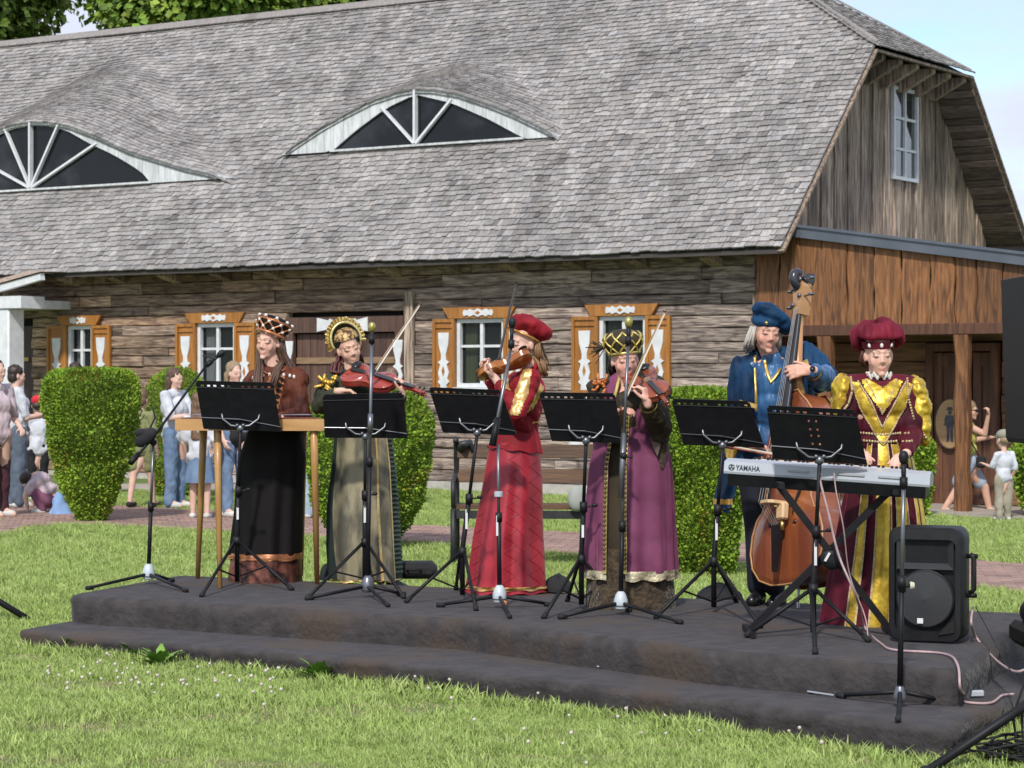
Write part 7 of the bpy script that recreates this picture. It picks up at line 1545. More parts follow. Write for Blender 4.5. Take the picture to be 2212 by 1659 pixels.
    # floppy beret
    hb = hc + Rm @ Vector((0, .01, .05)); Rt = Rm @ E3(-10, 22, 0)
    p.cloth('beret', [('e', hb + Rm @ Vector((0, .01, .010)), (.094, .105, .045), Rm), ('e', hb + Rt @ Vector((.012, .01, .052)), (.128, .13, .052), Rt), ('e', hb + Rt @ Vector((.085, .01, .035)), (.082, .10, .050), Rt @ E3(0, 22, 0)), ('e', hb + Rt @ Vector((-.03, -.02, .07)), (.09, .09, .04), Rt)], mv, .008, 3, (.012, 13, 9))
    mm = M(); mm.ball(hb + Rm @ Vector((-.035, -.100, .012)), .011, 10, 8); mm.build('gold_button', m_gold, p.root, smooth=True)
    mh = mat('grey_hair', (.50, .47, .42), (.34, .31, .27), rough=.6, scale=30, stretch=(5, 5, .6)); hl = lambda x, y, z_: hc + Rm @ Vector((x, y, z_))
    hair_strands(p, 'hair', [[hl(-.078, .0, .02), hl(-.088, .0, -.05), hl(-.092, .01, -.08), hl(-.085, .02, -.11)], [hl(-.075, .04, .02), hl(-.095, .04, -.06), hl(-.096, .04, -.09), hl(-.08, .05, -.12)], [hl(.078, .02, .0), hl(.09, .03, -.06), hl(.095, .04, -.11)], [hl(0, .09, 0), hl(0, .12, -.08), hl(0, .12, -.15)], [hl(.05, .08, 0), hl(.06, .10, -.08), hl(.06, .1, -.14)], [hl(-.05, .08, 0), hl(-.07, .10, -.08), hl(-.07, .1, -.15)]], mh, 20, .008, .013)
    # ---- double bass
    Y = p.Y; bot = P(1726, 1262, Y - .42); top = P(1757, 592, Y - .02); d = (top - bot); tot = d.length; d.normalize(); n = Vector((-.86, -.50, .10)); n = (n - d * n.dot(d)).normalized(); x = d.cross(n)
    root = bpy.data.objects.new('double_bass', None); lnk(root); root.matrix_world = Matrix.Translation(bot) @ Matrix((x, d, n)).transposed().to_4x4(); tag(root, 'double bass of reddish-brown wood leaning against the man in blue', 'double bass')
    mv2 = mat('bass_varnish', (.30, .085, .028), (.17, .045, .018), rough=.25, scale=2, detail=6, stretch=(5, .6, 2), coat=.35, spots=((.36, .13, .045), 1.5, .56)); B = 1.12; sw = .66
    so_ = [(0, 0), (.12, .004), (.23, .035), (.30, .10), (.325, .18), (.315, .27), (.28, .345), (.255, .37), (.235, .38), (.205, .43), (.195, .50), (.20, .57), (.225, .62), (.245, .635), (.262, .66), (.265, .71), (.25, .78), (.20, .86), (.13, .93), (.07, .975), (.045, 1.0)]
    side = [(a * 1.03, b_ * B) for a, b_ in so_]; full = side + [(-a, b_) for a, b_ in reversed(side) if a > 0]; th = .19
    for sg, nm in ((1, 'top_plate'), (-1, 'back_plate')):
        rows = [[Vector((a * s_, B * .48 + (b_ - B * .48) * s_, sg * (th / 2 + z_))) for a, b_ in full] for s_, z_ in ((1.03, 0), (1.03, .01), (.96, .014), (.75, .028), (.45, .045), (.15, .05))]; mm = M(); mm.grid(rows, True); mm.add(rows[-1], [tuple(range(len(full)))]); mm.build(nm, mv2, root, smooth=True)
    mm = M(); mm.grid([[Vector((a, b_, -th / 2)) for a, b_ in full], [Vector((a, b_, th / 2)) for a, b_ in full]], True); mm.build('ribs', mv2, root, smooth=True)
    mm = M(); mm.tube([(a * 1.03, B * .48 + (b_ - B * .48) * 1.03, th / 2 + .012) for a, b_ in full], .006, 6, closed=True); mm.build('edge_binding', mat('pale_edge', (.50, .25, .10), rough=.3), root, smooth=True)
    yn = tot - .27; mm = M(); mm.tube([(0, B * .96, th * .25), (0, B * 1.08, th * .42), (0, yn, th * .5 - .005)], [.04, .028, .023], 12); mm.build('neck', mat('neck_maple', (.50, .25, .09), (.4, .18, .06), rough=.3, coat=.3), root, smooth=True)
    mm = M(); rows = []
    for y_, w_, z_ in ((B * .70, .046, th / 2 + .105), (yn, .024, th / 2 + .020)): rows.append([Vector((w_ * math.sin(a), y_, z_ + w_ * .35 * math.cos(a) - .01)) for a in np.linspace(-1.5, 1.5, 10)])
    bk = [[v + Vector((0, 0, -.016)) for v in r] for r in rows]; mm.grid([list(r) + list(reversed(k)) for r, k in zip(rows, bk)], True); mm.add(list(rows[0]) + list(reversed(bk[0])), [tuple(range(20))]); mm.build('fingerboard', mat('worn_fingerboard', (.04, .038, .045), rough=.35), root, smooth=True)
    by = B * .40; mm = M(); mm.prism([(-.085, 0), (-.05, .0), (-.045, .06), (.045, .06), (.05, 0), (.085, 0), (.075, .04), (.06, .125), (.03, .155), (-.03, .155), (-.06, .125), (-.075, .04)], .018, (0, by, th / 2 + .035), (1, 0, 0), (0, 0, 1)); mm.build('bridge', mat('pale_bridge_maple', (.72, .48, .26), rough=.5), root)
    mm = M(); mm.prism([(-.045, .08), (.045, .08), (.03, .02), (-.03, .02)], .03, (0, by + .12, 0), (1, 0, 0), (0, 0, 1)) if False else mm.box((.055, by - .05, th / 2 + .09), (.07, .10, .05), b=.01); mm.build('pickup_block', MATS['pale_bridge_maple'], root)
    mm = M(); mm.tube([(.055, by - .10, th / 2 + .09), (.055, by - .16, th / 2 + .085)], .012, 8); mm.build('pickup_plug', m_gold, root, smooth=True)
    mm = M(); mm.prism([(-.018, .05), (.018, .05), (.048, .33), (-.048, .33)], .016, (0, 0, th / 2 + .085), (1, 0, 0), (0, 1, 0)); mm.build('tailpiece', m_ebony, root)
    mm = M()
    for i in range(4): a = (i - 1.5); mm.tube([(a * .018, .32, th / 2 + .10), (a * .026, by, th / 2 + .195), (a * .009, yn, th / 2 + .030), (a * .006, yn + .10, th / 2 + .0)], .0013, 5)
    mm.build('strings', mat('dull_string', (.35, .34, .32), rough=.5), root)
    for s_ in (-1, 1):
        mm = M(); mm.tube([(s_ * (.125 + .030 * math.sin(t * 2.2)), by + .02 + .14 * t, th / 2 + .050 - abs(t) * .012) for t in np.linspace(-1, 1, 14)], [.010 if 0 < k < 13 else .017 for k in range(14)], 8, flat=.5); mm.ball((s_ * (.125 + .030 * math.sin(2.2)) - s_ * .018, by + .15, th / 2 + .040), .013, 8, 6); mm.ball((s_ * (.125 - .030 * math.sin(2.2)) + s_ * .018, by - .11, th / 2 + .040), .016, 8, 6); mm.build('sound_hole', m_ebony, root, smooth=True)
    mm = M(); mm.prism([(-.028, 0), (-.036, .05), (-.048, .17), (-.02, .21), (.02, .21), (.048, .17), (.036, .05), (.028, 0)], .075, (0, yn, th * .5 - .02), (1, 0, 0), (0, 1, 0)); mm.build('pegbox', mat('pegbox_maple', (.50, .26, .11), rough=.35, coat=.2), root)
    for i in range(4):
        s_ = 1 if i % 2 else -1; y_ = yn + .06 + .05 * i; mm = M(); mm.tube([(s_ * .03, y_, th * .46), (s_ * .095, y_, th * .46)], .006, 8); mm.ball((s_ * .105, y_, th * .46), (.018, .010, .020), 10, 6); mm.lathe([(.014, 0), (.014, .01)], (s_ * .030, y_, th * .5 + .022), 12); mm.build('tuning_machine', m_greymetal, root, smooth=True)
    mm = M(); mm.tube([(0, yn + .235 + .085 * t * math.cos(6.2 * t - 1.2), th * .5 + .01 + .085 * t * math.sin(6.2 * t - 1.2)) for t in np.linspace(1, .15, 20)], [lerp(.034, .026, k / 19) for k in range(20)], 10); mm.tube([(0, yn + .19, th * .5 - .02), (0, yn + .24, th * .5 - .05)], .033, 10); mm.ball((-.036, yn + .225, th * .5 + .01), .014, 8, 6); mm.ball((.036, yn + .225, th * .5 + .01), .014, 8, 6); mm.build('scroll', mat('black_scroll', (.03, .03, .038), rough=.3, coat=.3), root, smooth=True)
    mm = M(); mm.tube([(0, 0, 0), (0, -.14, 0)], .008, 8); mm.build('end_pin', m_chrome, root)
    bow('bass bow with white hair pointing from the player hand to the bass strings', P(1560, 967, Y - .36), P(1752, 1000, Y - .52), mat('red_brown_stick', (.30, .07, .04), rough=.4), (0, .1, 1), r=.006)
player_blue()

# ---------------- 6. keyboard player, maroon velvet and gold
def player_maroon():
    p = Per(1900, 13.0, 'woman in maroon velvet and shiny gold gown with a big maroon beret playing the keyboard'); J = p.J
    mv = velvet('maroon_velvet', (.115, .006, .020), (.045, .003, .010)); mg = gold('shiny_gold_cloth', (.80, .56, .07), (.42, .25, .02)); mb = mat('cream_gold_lace', (.62, .50, .30), (.4, .29, .14), rough=.6, metal=.3, scale=70, bump=.004, bscale=70)
    hc = J(1898, 766, -.03); Rm = E3(5, -2, 4); j = dict(pel=J(1902, 985), chest=J(1900, 885), neck=J(1900, 822), Ls=J(1838, 838), Rs=J(1962, 838), Le=J(1822, 925, -.03), Re=J(1974, 930, -.03), Lw=J(1850, 975, -.30), Rw=J(1958, 980, -.32), Lk=J(1880, 1150), Rk=J(1925, 1150), La=J(1880, 1310), Ra=J(1925, 1310))
    hands = [hand_prims(j['Lw'], (.3, -.9, -.1), (0, 0, -1), 1, 26, .95), hand_prims(j['Rw'], (-.55, -.7, -.15), (0, 0, -1), -1, 26, .98)]
    b = p.body(j, 1.0, 1.05, hands, (hc, Rm, 1.0), foot=False, skin=(1.04, .96, .93), lip=(.95, .6, .6)); features(b, hc, Rm, 1.0)
    bo = p.cloth('dress_bodice', [('e', J(1902, 955), (.155, .125, .09)), ('e', J(1901, 915), (.15, .125, .12)), ('e', J(1900, 870), (.172, .14, .13)), ('c', J(1900, 835), .085, J(1900, 815, -.01), .06), ('c', j['neck'] + Vector((0, 0, -.03)), .075, j['Ls'], .075), ('c', j['neck'] + Vector((0, 0, -.03)), .075, j['Rs'], .075),
        ('c', j['Ls'], .07, j['Le'], .06), ('c', j['Rs'], .07, j['Re'], .064), ('c', j['Le'], .06, j['Lw'].lerp(j['Le'], .1), .038), ('c', j['Re'], .062, j['Rw'].lerp(j['Re'], .1), .040), ('e', J(1968, 915, -.05), (.07, .07, .09))], mv, .0085, 3, (.006, 14, 3))
    bv = bvh(bo); q = lambda l: [(J(x, y).x, J(x, y).z) for x, y in l]
    patch('gold_yoke', bo, inpoly(q(((1856, 822), (1870, 818), (1900, 838), (1930, 818), (1946, 824), (1934, 845), (1898, 892), (1866, 845)))), mg, p.root, .005, (.006, 22, 1))
    patch('gold_v_band', bo, inpoly(q(((1836, 826), (1850, 826), (1872, 868), (1898, 922), (1926, 870), (1950, 828), (1966, 830), (1946, 885), (1900, 963), (1854, 885)))), mg, p.root, .005, (.006, 22, 2))
    for l in (((1850, 824), (1874, 868), (1898, 923)), ((1952, 826), (1926, 868), (1898, 923)), ((1838, 830), (1852, 880), (1900, 964)), ((1966, 832), (1948, 880), (1900, 964)), ((1868, 822), (1898, 893)), ((1932, 822), (1898, 893))): trim('lace_trim', bv, q(l), .0055, mb, p.root, bead=1, step=.009, lift=.005)
    for l in (((1850, 934), (1900, 938), (1950, 934)), ((1850, 950), (1900, 954), (1952, 950))): trim('belt_trim', bv, q(l), .007, mb, p.root, bead=1, step=.014, lift=.006)
    mm = M()
    for k in range(44): a = 6.283 * k / 44; mm.ball(J(1899, 812, -.015) + Vector((.066 * math.cos(a), .062 * math.sin(a), .012 * math.sin(a * 11))), (.009, .009, .013), 6, 5)
    mm.build('lace_collar', m_pearl if False else mat('white_lace', (.7, .66, .6), rough=.8), p.root, smooth=True)
    for nm, prs in (('puff_sleeve', [('e', J(1820, 838), (.062, .085, .082)), ('e', J(1815, 868), (.055, .078, .085)), ('e', J(1812, 885, -.01), (.040, .06, .05))]), ('puff_sleeve', [('e', J(1978, 842), (.060, .085, .080)), ('e', J(1986, 878, -.01), (.062, .082, .10)), ('e', J(1992, 920, -.02), (.045, .07, .10)), ('e', J(1996, 948, -.02), (.025, .04, .05))])): p.cloth(nm, prs, mg, .008, 3, (.016, 20, 5))
    for l, o_ in (([J(1838, 815, -.09), J(1841, 845, -.11), J(1833, 872, -.10), J(1812, 900, -.08)], 0), ([J(1960, 818, -.09), J(1962, 858, -.12), J(1974, 905, -.11), J(2000, 945, -.07)], 1)):
        mm = M()
        for i in range(len(l) - 1):
            for t in np.linspace(0, 1, 9): mm.ball(l[i].lerp(l[i + 1], t), .0075, 6, 4)
        mm.build('sleeve_lace', mb, p.root, smooth=True)
    rg = [(948, 1855, 1952, .85, 0), (990, 1842, 1968, .85, 0), (1100, 1818, 1990, .85, 0), (1200, 1800, 2002, .85, 0), (1345, 1772, 2010, .85, 0)]
    skirt('skirt', p, rg, mv, 12, .085, 9, n=160)
    for a0, a1 in ((-104, -84), (-76, -60), (-128, -118), (-44, -32), (-22, -8)):
        skirt('gold_panel', p, rg, mg, 12, .085, 9, a0=a0, a1=a1, off=.008, n=26, ); 
        for a in (a0, a1): skirt('lace_edge', p, rg, mb, 12, .085, 9, a0=a - 1.0, a1=a + 1.0, off=.013, n=2)
    p.cloth('gold_skirt_front', [], mg) if False else None
    shoe(p, 'shoe', J(1935, 1340, -.22), J(1940, 1348, -.34))
    # beret with band and pearls
    hb = hc + Rm @ Vector((0, .012, .036)); Rh = Rm @ E3(-12, 0, 0)
    mm = M(); prof = [(.086, 0), (.090, .022), (.093, .040)]; mm.lathe(prof, hb, 30, Rm, cap=False); mm.build('beret_band', mv, p.root, smooth=True)
    mm = M(); rows = []; cB = hb + Rm @ Vector((.006, .035, .052))
    for r, z_ in ((.090, -.030), (.112, -.060), (.132, -.060), (.143, -.032), (.146, .004), (.136, .040), (.110, .070), (.072, .088), (.03, .096), (.005, .097)): rows.append([cB + Rh @ Vector(((r + (.0035 * math.sin(a * 19 + 1.5 * math.sin(2 * a)) if .1 < r else .002 * math.sin(a * 19))) * math.cos(a), (r * .93 + .006 * math.sin(a * 19)) * math.sin(a), z_ * (1 if z_ > 0 or math.sin(a) > -.3 else .25) + .008 * math.cos(a * 2))) for a in np.linspace(0, 6.283, 120, endpoint=False)])
    mm.grid(rows, True); mm.add(rows[-1], [tuple(range(120))]); wrinkle(mm.build('beret', velvet('bright_maroon_velvet', (.21, .010, .030), (.09, .004, .014)), p.root, smooth=True), .024, 15, 3)
    for x in (-.062, 0, .058): mm = M(); mm.ball(hb + Rm @ Vector((x, -.092 + abs(x) * .45, .020)), (.010, .006, .013), 8, 6); mm.build('pearl', m_pearl, p.root, smooth=True)
    hl = lambda x, y, z_: hc + Rm @ Vector((x, y, z_)); hair_strands(p, 'hair', [[hl(-.07, .03, .02), hl(-.076, .05, -.04), hl(-.06, .07, -.07)], [hl(.07, .03, .02), hl(.076, .05, -.04), hl(.06, .07, -.07)], [hl(0, .09, .02), hl(0, .1, -.05), hl(0, .09, -.08)]], mat('auburn_hair', (.09, .03, .02), rough=.5), 16, .008, .012)
player_maroon()
# ============================================================ visitors between the shrubs and the house
def cl(name, c, c2=None, **k): return mat(name, c, c2 or tuple(v * .75 for v in c), rough=.85, scale=5, bump=.004, bscale=12, **k)
C_WHITE = cl('white_tshirt', (.66, .68, .74)); C_JEANS = cl('faded_denim', (.17, .25, .38), (.10, .16, .27)); C_GREYJ = cl('grey_blue_denim', (.11, .14, .19)); C_LIGHTJ = cl('light_denim', (.36, .46, .58)); C_MAROON = cl('maroon_trousers', (.07, .022, .03)); C_BLACK = cl('black_clothes', (.015, .015, .018)); C_OLIVE = cl('olive_cotton', (.26, .28, .12)); C_PINK = cl('pale_pink_tshirt', (.60, .48, .52)); C_PURPLE = cl('plum_leggings', (.22, .08, .14)); C_YELLOW = cl('yellow_top', (.60, .60, .16)); C_KHAKI = cl('khaki_trousers', (.38, .34, .26)); C_RED = cl('red_cap', (.60, .02, .04)); C_BLUE = cl('light_blue_cloth', (.26, .42, .70)); C_SHORT = cl('pale_blue_shorts', (.38, .45, .56)); C_CAP = cl('grey_green_cap', (.33, .33, .25)); C_SNEAK = cl('white_sneaker', (.68, .68, .64)); C_SAND = cl('dark_sandal', (.03, .025, .022))
H_DARK = mat('dark_brown_hair', (.035, .02, .015), rough=.5, scale=30); H_BROWN = MATS['brown_hair']; H_BLOND = mat('ash_blond_hair', (.34, .25, .15), (.22, .15, .09), rough=.55, scale=30, stretch=(5, 5, .6)); H_LBROWN = mat('light_brown_hair', (.20, .12, .07), (.12, .07, .04), rough=.55, scale=30)
def visitor(px, py, H_, yaw, label, shirt, legs, kind='trousers', hair=H_BROWN, hlen=.1, hs=1.0, stride=.0, arms=None, cap=None, shoes=C_SNEAK, slim=1.0, shirt_len=.05, bag=None, wide=1.0, lean=0.0, z0=None, fem=True):
    g = G(px, py) if z0 is None else Vector(z0); p = Per(px, g.y, label, g.z); k = H_ / 1.68; RZ = Matrix.Rotation(R(yaw), 3, 'Z')
    def C(x, y, z): return RZ @ Vector((x * k, (y - lean * z) * k, z * k))       # faces -y before turning
    hk = hs * (.55 + .45 * k); nz_ = 1.68 - (.118 + .165) * hk / k
    zz = nz_ / 1.41; sh = 1.36 * zz; j = dict(pel=C(0, 0, .93 * zz), chest=C(0, .01, 1.20 * zz), neck=C(0, .015, 1.42 * zz), Ls=C(-.165 * slim, .01, sh), Rs=C(.165 * slim, .01, sh))
    A = arms or {}
    j['Le'] = C(*A.get('Le', (-.215, .03, sh - .29))); j['Re'] = C(*A.get('Re', (.215, .03, sh - .29))); j['Lw'] = C(*A.get('Lw', (-.20, -.10, sh - .52))); j['Rw'] = C(*A.get('Rw', (.20, -.10, sh - .52)))
    j['Lk'] = C(-.095, -stride * .5 - .01, .50 * zz); j['Rk'] = C(.095, stride * .45 - .01, .50 * zz); j['La'] = C(-.095, -stride, .08); j['Ra'] = C(.095, stride, .08 + .02 * (stride > .05))
    Rm = RZ @ E3(A.get('pitch', 4), A.get('roll', 0), A.get('turn', 0)); hc = j['neck'] + Rm @ Vector((0, -.012, .145)) * hk
    def hd(w_, e): d = (j[w_] - j[e]).normalized(); return hand_prims(j[w_], d, RZ @ Vector((0, .3, -1)) if abs(d.z) < .7 else RZ @ Vector((1 if w_[0] == 'L' else -1, 0, 0)), 1 if w_[0] == 'L' else -1, 22, .9 * k)
    fwd = {}
    for sd in 'LR': fwd[sd + 'f'] = j[sd + 'a'] + C(0, -.15, -.045)
    j.update(fwd); p.body(j, k * .95, slim, [hd('Lw', 'Le'), hd('Rw', 'Re')], (hc, Rm, hk), vox=.0115, blush=.08); features(p.b, hc, Rm, hk)
    tl = .86 * zz - shirt_len; pr = [('e', j['chest'], (.165 * k * slim, .125 * k, .155 * k)), ('e', C(0, 0, 1.05 * zz), (.145 * k * slim, .115 * k, .16 * k)), ('c', C(0, 0, 1.0 * zz), .14 * k * slim, C(0, 0, tl + .08), .145 * k * slim), ('e', C(0, 0, .935 * zz - shirt_len), (.172 * k * slim, .138 * k, .085 * k)), ('c', j['neck'] + Vector((0, 0, -.04 * k)), .065 * k, j['Ls'], .062 * k), ('c', j['neck'] + Vector((0, 0, -.04 * k)), .065 * k, j['Rs'], .062 * k)]
    for sd in 'LR': pr.append(('c', j[sd + 's'], .068 * k, j[sd + 's'].lerp(j[sd + 'e'], .85), .062 * k))
    p.cloth('shirt', pr, shirt, .013, 3, (.020, 11, px * .1, (1, 1, .6)))
    if kind in ('trousers', 'shorts'):
        pr = [('e', C(0, 0, .92 * zz), (.155 * k * slim, .12 * k, .11 * k))]
        for sd, sx in (('L', -1), ('R', 1)):
            h = C(sx * .085, 0, .90 * zz)
            if kind == 'shorts': pr += [('c', h, .095 * k, h.lerp(j[sd + 'k'], .75), .085 * k * wide)]
            else: pr += [('c', h, .098 * k, j[sd + 'k'], .068 * k * wide), ('c', j[sd + 'k'], .068 * k * wide, j[sd + 'a'] + Vector((0, 0, .0)), .056 * k * wide)]
        p.cloth(kind, pr, legs, .013, 3, (.018, 10, px * .2, (1, 1, .7)))
    else:
        mm = M(); rows = []
        for t in np.linspace(0, 1, 8): z_ = lerp(.98 * zz, .48, t); rows.append([C(0, 0, z_) + Vector((math.cos(a) * k * lerp(.135, .21, t) * (1 + .06 * t * math.sin(9 * a)), math.sin(a) * k * lerp(.11, .18, t) * (1 + .06 * t * math.sin(9 * a)), 0)) for a in np.linspace(0, 6.283, 40, endpoint=False)])
        mm.grid(rows, True); mm.build('skirt', legs, p.root, smooth=True)
    for sd in 'LR': a = j[sd + 'a']; f_ = j[sd + 'f']; p.cloth('shoe', [('c', a + Vector((0, 0, -.035 * k)), .045 * k, f_.lerp(a, .15) + Vector((0, 0, .0)), .038 * k), ('e', a + C(0, .03, -.035), (.045 * k, .045 * k, .038 * k))], shoes, .011, 2)
    q = lambda x, y, z_: hc + Rm @ (Vector((x, y, z_)) * hk)
    if cap:
        p.cloth('cap', [('e', q(0, .018, .055), (.088 * hk, .104 * hk, .072 * hk), Rm), ('e', q(0, -.095, .045), (.060 * hk, .062 * hk, .012 * hk), Rm)], cap, .010, 2)
    pr = [('e', q(0, .030, .048), (.083 * hk, .092 * hk, .084 * hk), Rm), ('e', q(0, .055, -.02), (.078 * hk, .062 * hk, .07 * hk), Rm)] if not cap else [('e', q(0, .050, -.005), (.079 * hk, .068 * hk, .06 * hk), Rm)]
    if hlen > .12:
        for sx in (-.05, -.02, .02, .05): pr.append(('c', q(sx, .06, -.02), .038 * hk, j['neck'] + RZ @ Vector((sx * 1.1, .085, -hlen + .12)) * 1.0, .022 * hk))
        for sx in (-.066, .066): pr.append(('c', q(sx, .02, .03), .022 * hk, q(sx * 1.15, .03, -.11), .02 * hk))
    h_ = p.cloth('hair', pr, hair, .010, 2, (.010, 30, px * .3, (1.5, 1.5, .3)))
    if bag: mm = M(); bag(p, j, C, mm)
    return p, j, C, q
def strap_bag(p, j, C, mm):
    b = p.root.children; sh = [c for c in children(p.root) if c.name.startswith('shirt')][0]; pts = [C(-.10, .14, 1.38), C(-.02, .17, 1.22), C(.10, .17, 1.02), C(.18, .10, .95)]; mm.tube(pts, .012, 6, flat=.5); mm.build('bag_strap', C_BLACK, p.root); m2 = M(); m2.box(C(.20, -.02, .88), (.10, .22, .17), b=.03); m2.build('shoulder_bag', C_BLACK, p.root)
visitor(-6, 1118, 1.76, 60, 'person in a pale pink shirt and maroon trousers half cut off at the left edge', C_PINK, C_MAROON, hair=H_DARK, arms={'Rw': (.12, -.22, .95), 'Re': (.24, -.02, 1.05)})
visitor(36, 1098, 1.70, 112, 'dark-haired woman in white shirt and wide grey-blue jeans beside the white column', C_WHITE, C_GREYJ, hair=H_DARK, hlen=.10, wide=1.35, arms={'Re': (.2, -.12, 1.06), 'Rw': (.05, -.36, 1.08), 'Le': (-.2, -.08, 1.06), 'Lw': (-.05, -.33, 1.1), 'turn': 8}, bag=strap_bag)
visitor(82, 1082, 1.33, 195, 'child in a bright red cap, white shirt and black trousers', C_WHITE, C_BLACK, cap=C_RED, hair=H_DARK, hs=1.12, arms={'Lw': (-.1, -.3, .85)})
visitor(163, 1076, 1.74, 185, 'person in an olive top standing behind the large left thuja, only dark hair showing', C_OLIVE, C_BLACK, hair=H_DARK, hlen=.16)
visitor(306, 1098, 1.43, 158, 'light-haired child in an olive green shirt and shorts with black sandals', C_OLIVE, C_OLIVE, 'shorts', hair=H_LBROWN, hs=1.08, stride=.16, shoes=C_SAND, shirt_len=.06, bag=strap_bag)
visitor(378, 1098, 1.68, 62, 'woman with long brown hair, pale shirt and blue jeans between the shrubs', C_WHITE, C_JEANS, hair=H_BROWN, hlen=.34, wide=1.25, arms={'Le': (-.22, -.10, 1.08), 'Lw': (-.1, -.36, 1.12), 'Re': (.2, -.1, 1.08), 'Rw': (.08, -.34, 1.1)})
visitor(432, 1121, 1.42, 172, 'long-haired girl in white t-shirt and blue denim skirt behind the table', C_WHITE, C_JEANS, 'skirt', hair=H_LBROWN, hlen=.36, hs=1.08, shirt_len=.06)
visitor(506, 1118, 1.76, 40, 'blonde woman in a black jacket and blue jeans standing behind the rust-brown dress', C_BLACK, C_JEANS, hair=H_BLOND, hlen=.28)
visitor(650, 1121, 1.52, 175, 'person in pale jeans and white shoes hidden behind the woman at the dulcimer', C_WHITE, C_LIGHTJ, hair=H_BROWN, wide=1.25)
visitor(846, 1096, 1.70, 10, 'brown-haired visitor whose head shows above the red viola', C_OLIVE, C_BLACK, hair=H_LBROWN)
visitor(2168, 1126, 1.06, 205, 'small boy in a grey cap, white t-shirt and khaki trousers on the porch pavement', C_WHITE, C_KHAKI, cap=C_CAP, hair=H_BLOND, hs=1.14, wide=1.25, arms={'Re': (.22, -.06, .98), 'Rw': (.24, -.28, 1.04)})
# woman in yellow striding behind the porch post
def yellow():
    g = G(2095, 1105); p = Per(2088, g.y, 'woman in a yellow top and pale shorts striding behind the porch post', g.z + .03); J = lambda x, y, d=0: p.J(x - 13, y, d)
    hc = J(2110, 886); Rm = E3(6, 4, 66); j = dict(pel=J(2106, 1000), chest=J(2100, 945), neck=J(2103, 912), Ls=J(2092, 922, .14), Rs=J(2108, 922, -.14), Le=J(2120, 950, .12), Re=J(2140, 938, -.18), Lw=J(2150, 945, .05), Rw=J(2148, 896, -.26), Lk=J(2140, 1052, .05), Rk=J(2078, 1062, -.05), La=J(2150, 1100, .05), Ra=J(2052, 1100, -.05), Lf=J(2162, 1104, .03), Rf=J(2068, 1106, -.08))
    hands = [hand_prims(j['Rw'], (.0, -.1, 1), (-1, 0, 0), 1, 60, .95), hand_prims(j['Lw'], (1, 0, .1), (0, 0, -1), 1, 30, .95)]
    p.body(j, .92, .9, hands, (hc, Rm, .95), vox=.011, skin=(.95, .88, .82)); features(p.b, hc, Rm, .95)
    p.cloth('yellow_top', [('e', j['chest'], (.13, .16, .15)), ('e', J(2102, 968), (.12, .14, .12)), ('c', j['neck'] + Vector((0, 0, -.06)), .06, j['Ls'], .055), ('c', j['neck'] + Vector((0, 0, -.06)), .06, j['Rs'], .055)], C_YELLOW, .012, 3, (.015, 12, 3))
    p.cloth('shorts', [('e', J(2106, 998), (.145, .145, .10)), ('c', J(2108, 1008, .07), .10, J(2130, 1042, .06), .085), ('c', J(2100, 1008, -.07), .10, J(2084, 1040, -.06), .085)], C_SHORT, .012, 3)
    for a, f in (('La', 'Lf'), ('Ra', 'Rf')): p.cloth('sandal', [('c', j[a] + Vector((0, 0, -.045)), .035, j[f] + Vector((0, 0, -.02)), .03)], C_SAND, .010, 2)
    q = lambda x, y, z_: hc + Rm @ Vector((x, y, z_)) * .95
    p.cloth('hair', [('e', q(0, .030, .048), (.082, .09, .082), Rm), ('e', q(0, .07, -.02), (.07, .05, .06), Rm)], H_BLOND, .010, 2)
    mm = M(); mm.tube([q(-.05, -.082, .004), q(0, -.094, .004), q(.05, -.082, .004)], .014, 8, flat=1); mm.tube([q(-.05, -.082, .006), q(-.078, -.0, .004)], .004, 5); mm.tube([q(.05, -.082, .006), q(.078, -.0, .004)], .004, 5); mm.build('sunglasses', C_BLACK, p.root, smooth=True)
    mm = M(); mm.tube([J(2092, 925, -.16), J(2108, 950, -.19), J(2128, 985, -.15)], .010, 6); mm.box(J(2132, 998, -.16), (.12, .06, .14), b=.02); mm.build('shoulder_bag', C_BLACK, p.root)
yellow()
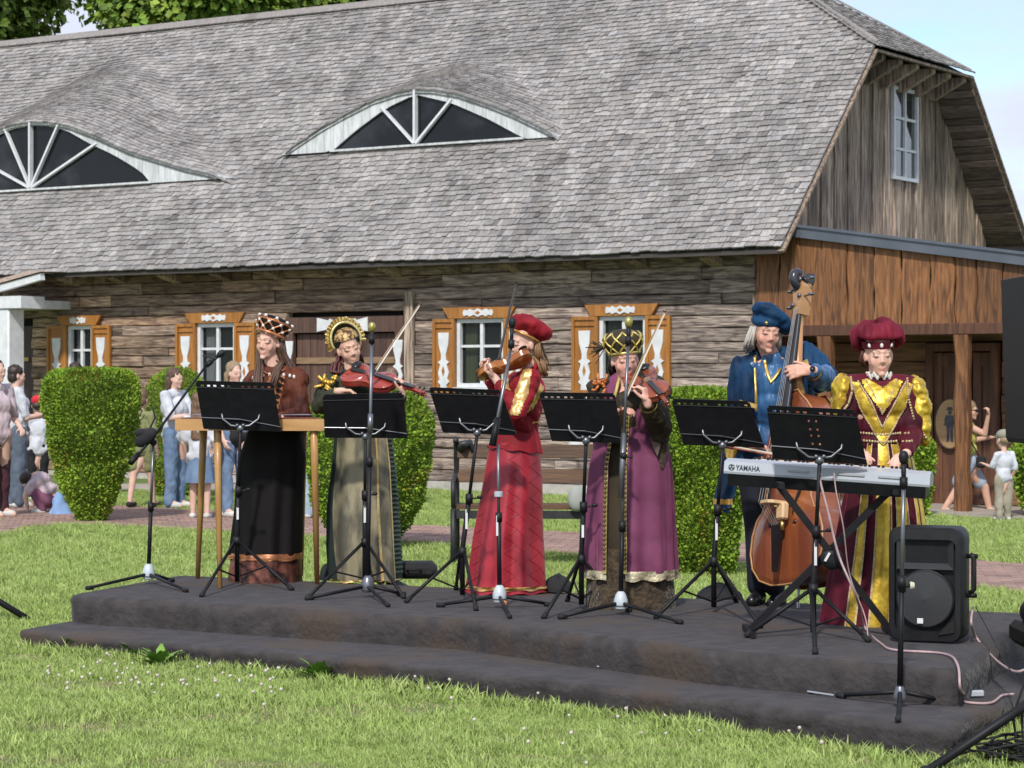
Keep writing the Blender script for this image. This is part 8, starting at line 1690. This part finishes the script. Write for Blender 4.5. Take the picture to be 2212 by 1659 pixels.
# crouching child
def crouch():
    g = G(84, 1108); p = Per(84, g.y, 'crouching child in a pale pink t-shirt and plum leggings bending over the path', g.z); J = p.J
    hc = J(60, 1040, -.02); Rm = E3(60, 0, -60); j = dict(pel=J(106, 1078), chest=J(82, 1038), neck=J(68, 1034), Ls=J(66, 1044, .10), Rs=J(70, 1046, -.10), Le=J(54, 1070, .10), Re=J(54, 1072, -.12), Lw=J(60, 1094, .02), Rw=J(58, 1096, -.12), Lk=J(72, 1062, .08), Rk=J(74, 1064, -.08), La=J(90, 1098, .08), Ra=J(92, 1100, -.08), Lf=J(74, 1104, .08), Rf=J(74, 1105, -.08))
    p.body(j, .72, 1, [hand_prims(j['Rw'], (0, 0, -1), (1, 0, 0), 1, 20, .7), hand_prims(j['Lw'], (0, 0, -1), (1, 0, 0), 1, 20, .7)], (hc, Rm, .85), vox=.010)
    p.cloth('shirt', [('e', J(84, 1042), (.15, .13, .11), E3(0, -30, 0)), ('e', J(100, 1058), (.12, .12, .10)), ('c', j['Rs'], .06, j['Rs'].lerp(j['Re'], .5), .055), ('c', j['Ls'], .06, j['Ls'].lerp(j['Le'], .5), .055)], C_PINK, .011, 3, (.014, 14, 2))
    p.cloth('leggings', [('e', J(106, 1082), (.10, .12, .09)), ('c', J(104, 1080, -.07), .078, j['Rk'], .062), ('c', j['Rk'], .060, j['Ra'], .045), ('c', J(104, 1080, .07), .078, j['Lk'], .062), ('c', j['Lk'], .060, j['La'], .045)], C_PURPLE, .011, 3)
    for a, f in (('La', 'Lf'), ('Ra', 'Rf')): p.cloth('shoe', [('c', j[a] + Vector((0, 0, -.02)), .04, j[f] + Vector((0, 0, .0)), .035)], C_SNEAK, .010, 2)
    q = lambda x, y, z_: hc + Rm @ Vector((x, y, z_)) * .85
    p.cloth('hair', [('e', q(0, .028, .048), (.075, .082, .075), Rm), ('e', q(0, .06, -.02), (.065, .045, .06), Rm)], H_DARK, .010, 2)
crouch()
g = G(130, 1112); mm = M(); rows = []
for i in range(8):
    t = i / 7; rows.append([Vector((g.x + (.11 * (1 - t) ** .6 + .01) * math.cos(a) * (1 + .12 * math.sin(3 * a)) - .03 * t, g.y + .09 * (1 - t) ** .6 * math.sin(a), g.z + .25 * t)) for a in np.linspace(0, 6.283, 22, endpoint=False)])
mm.grid(rows, True); mm.add(rows[-1], [tuple(range(22))]); tag(wrinkle(mm.build('cloth_bag', C_BLUE, smooth=True), .03, 12), 'light blue cloth bag on the path beside the crouching child', 'bag')
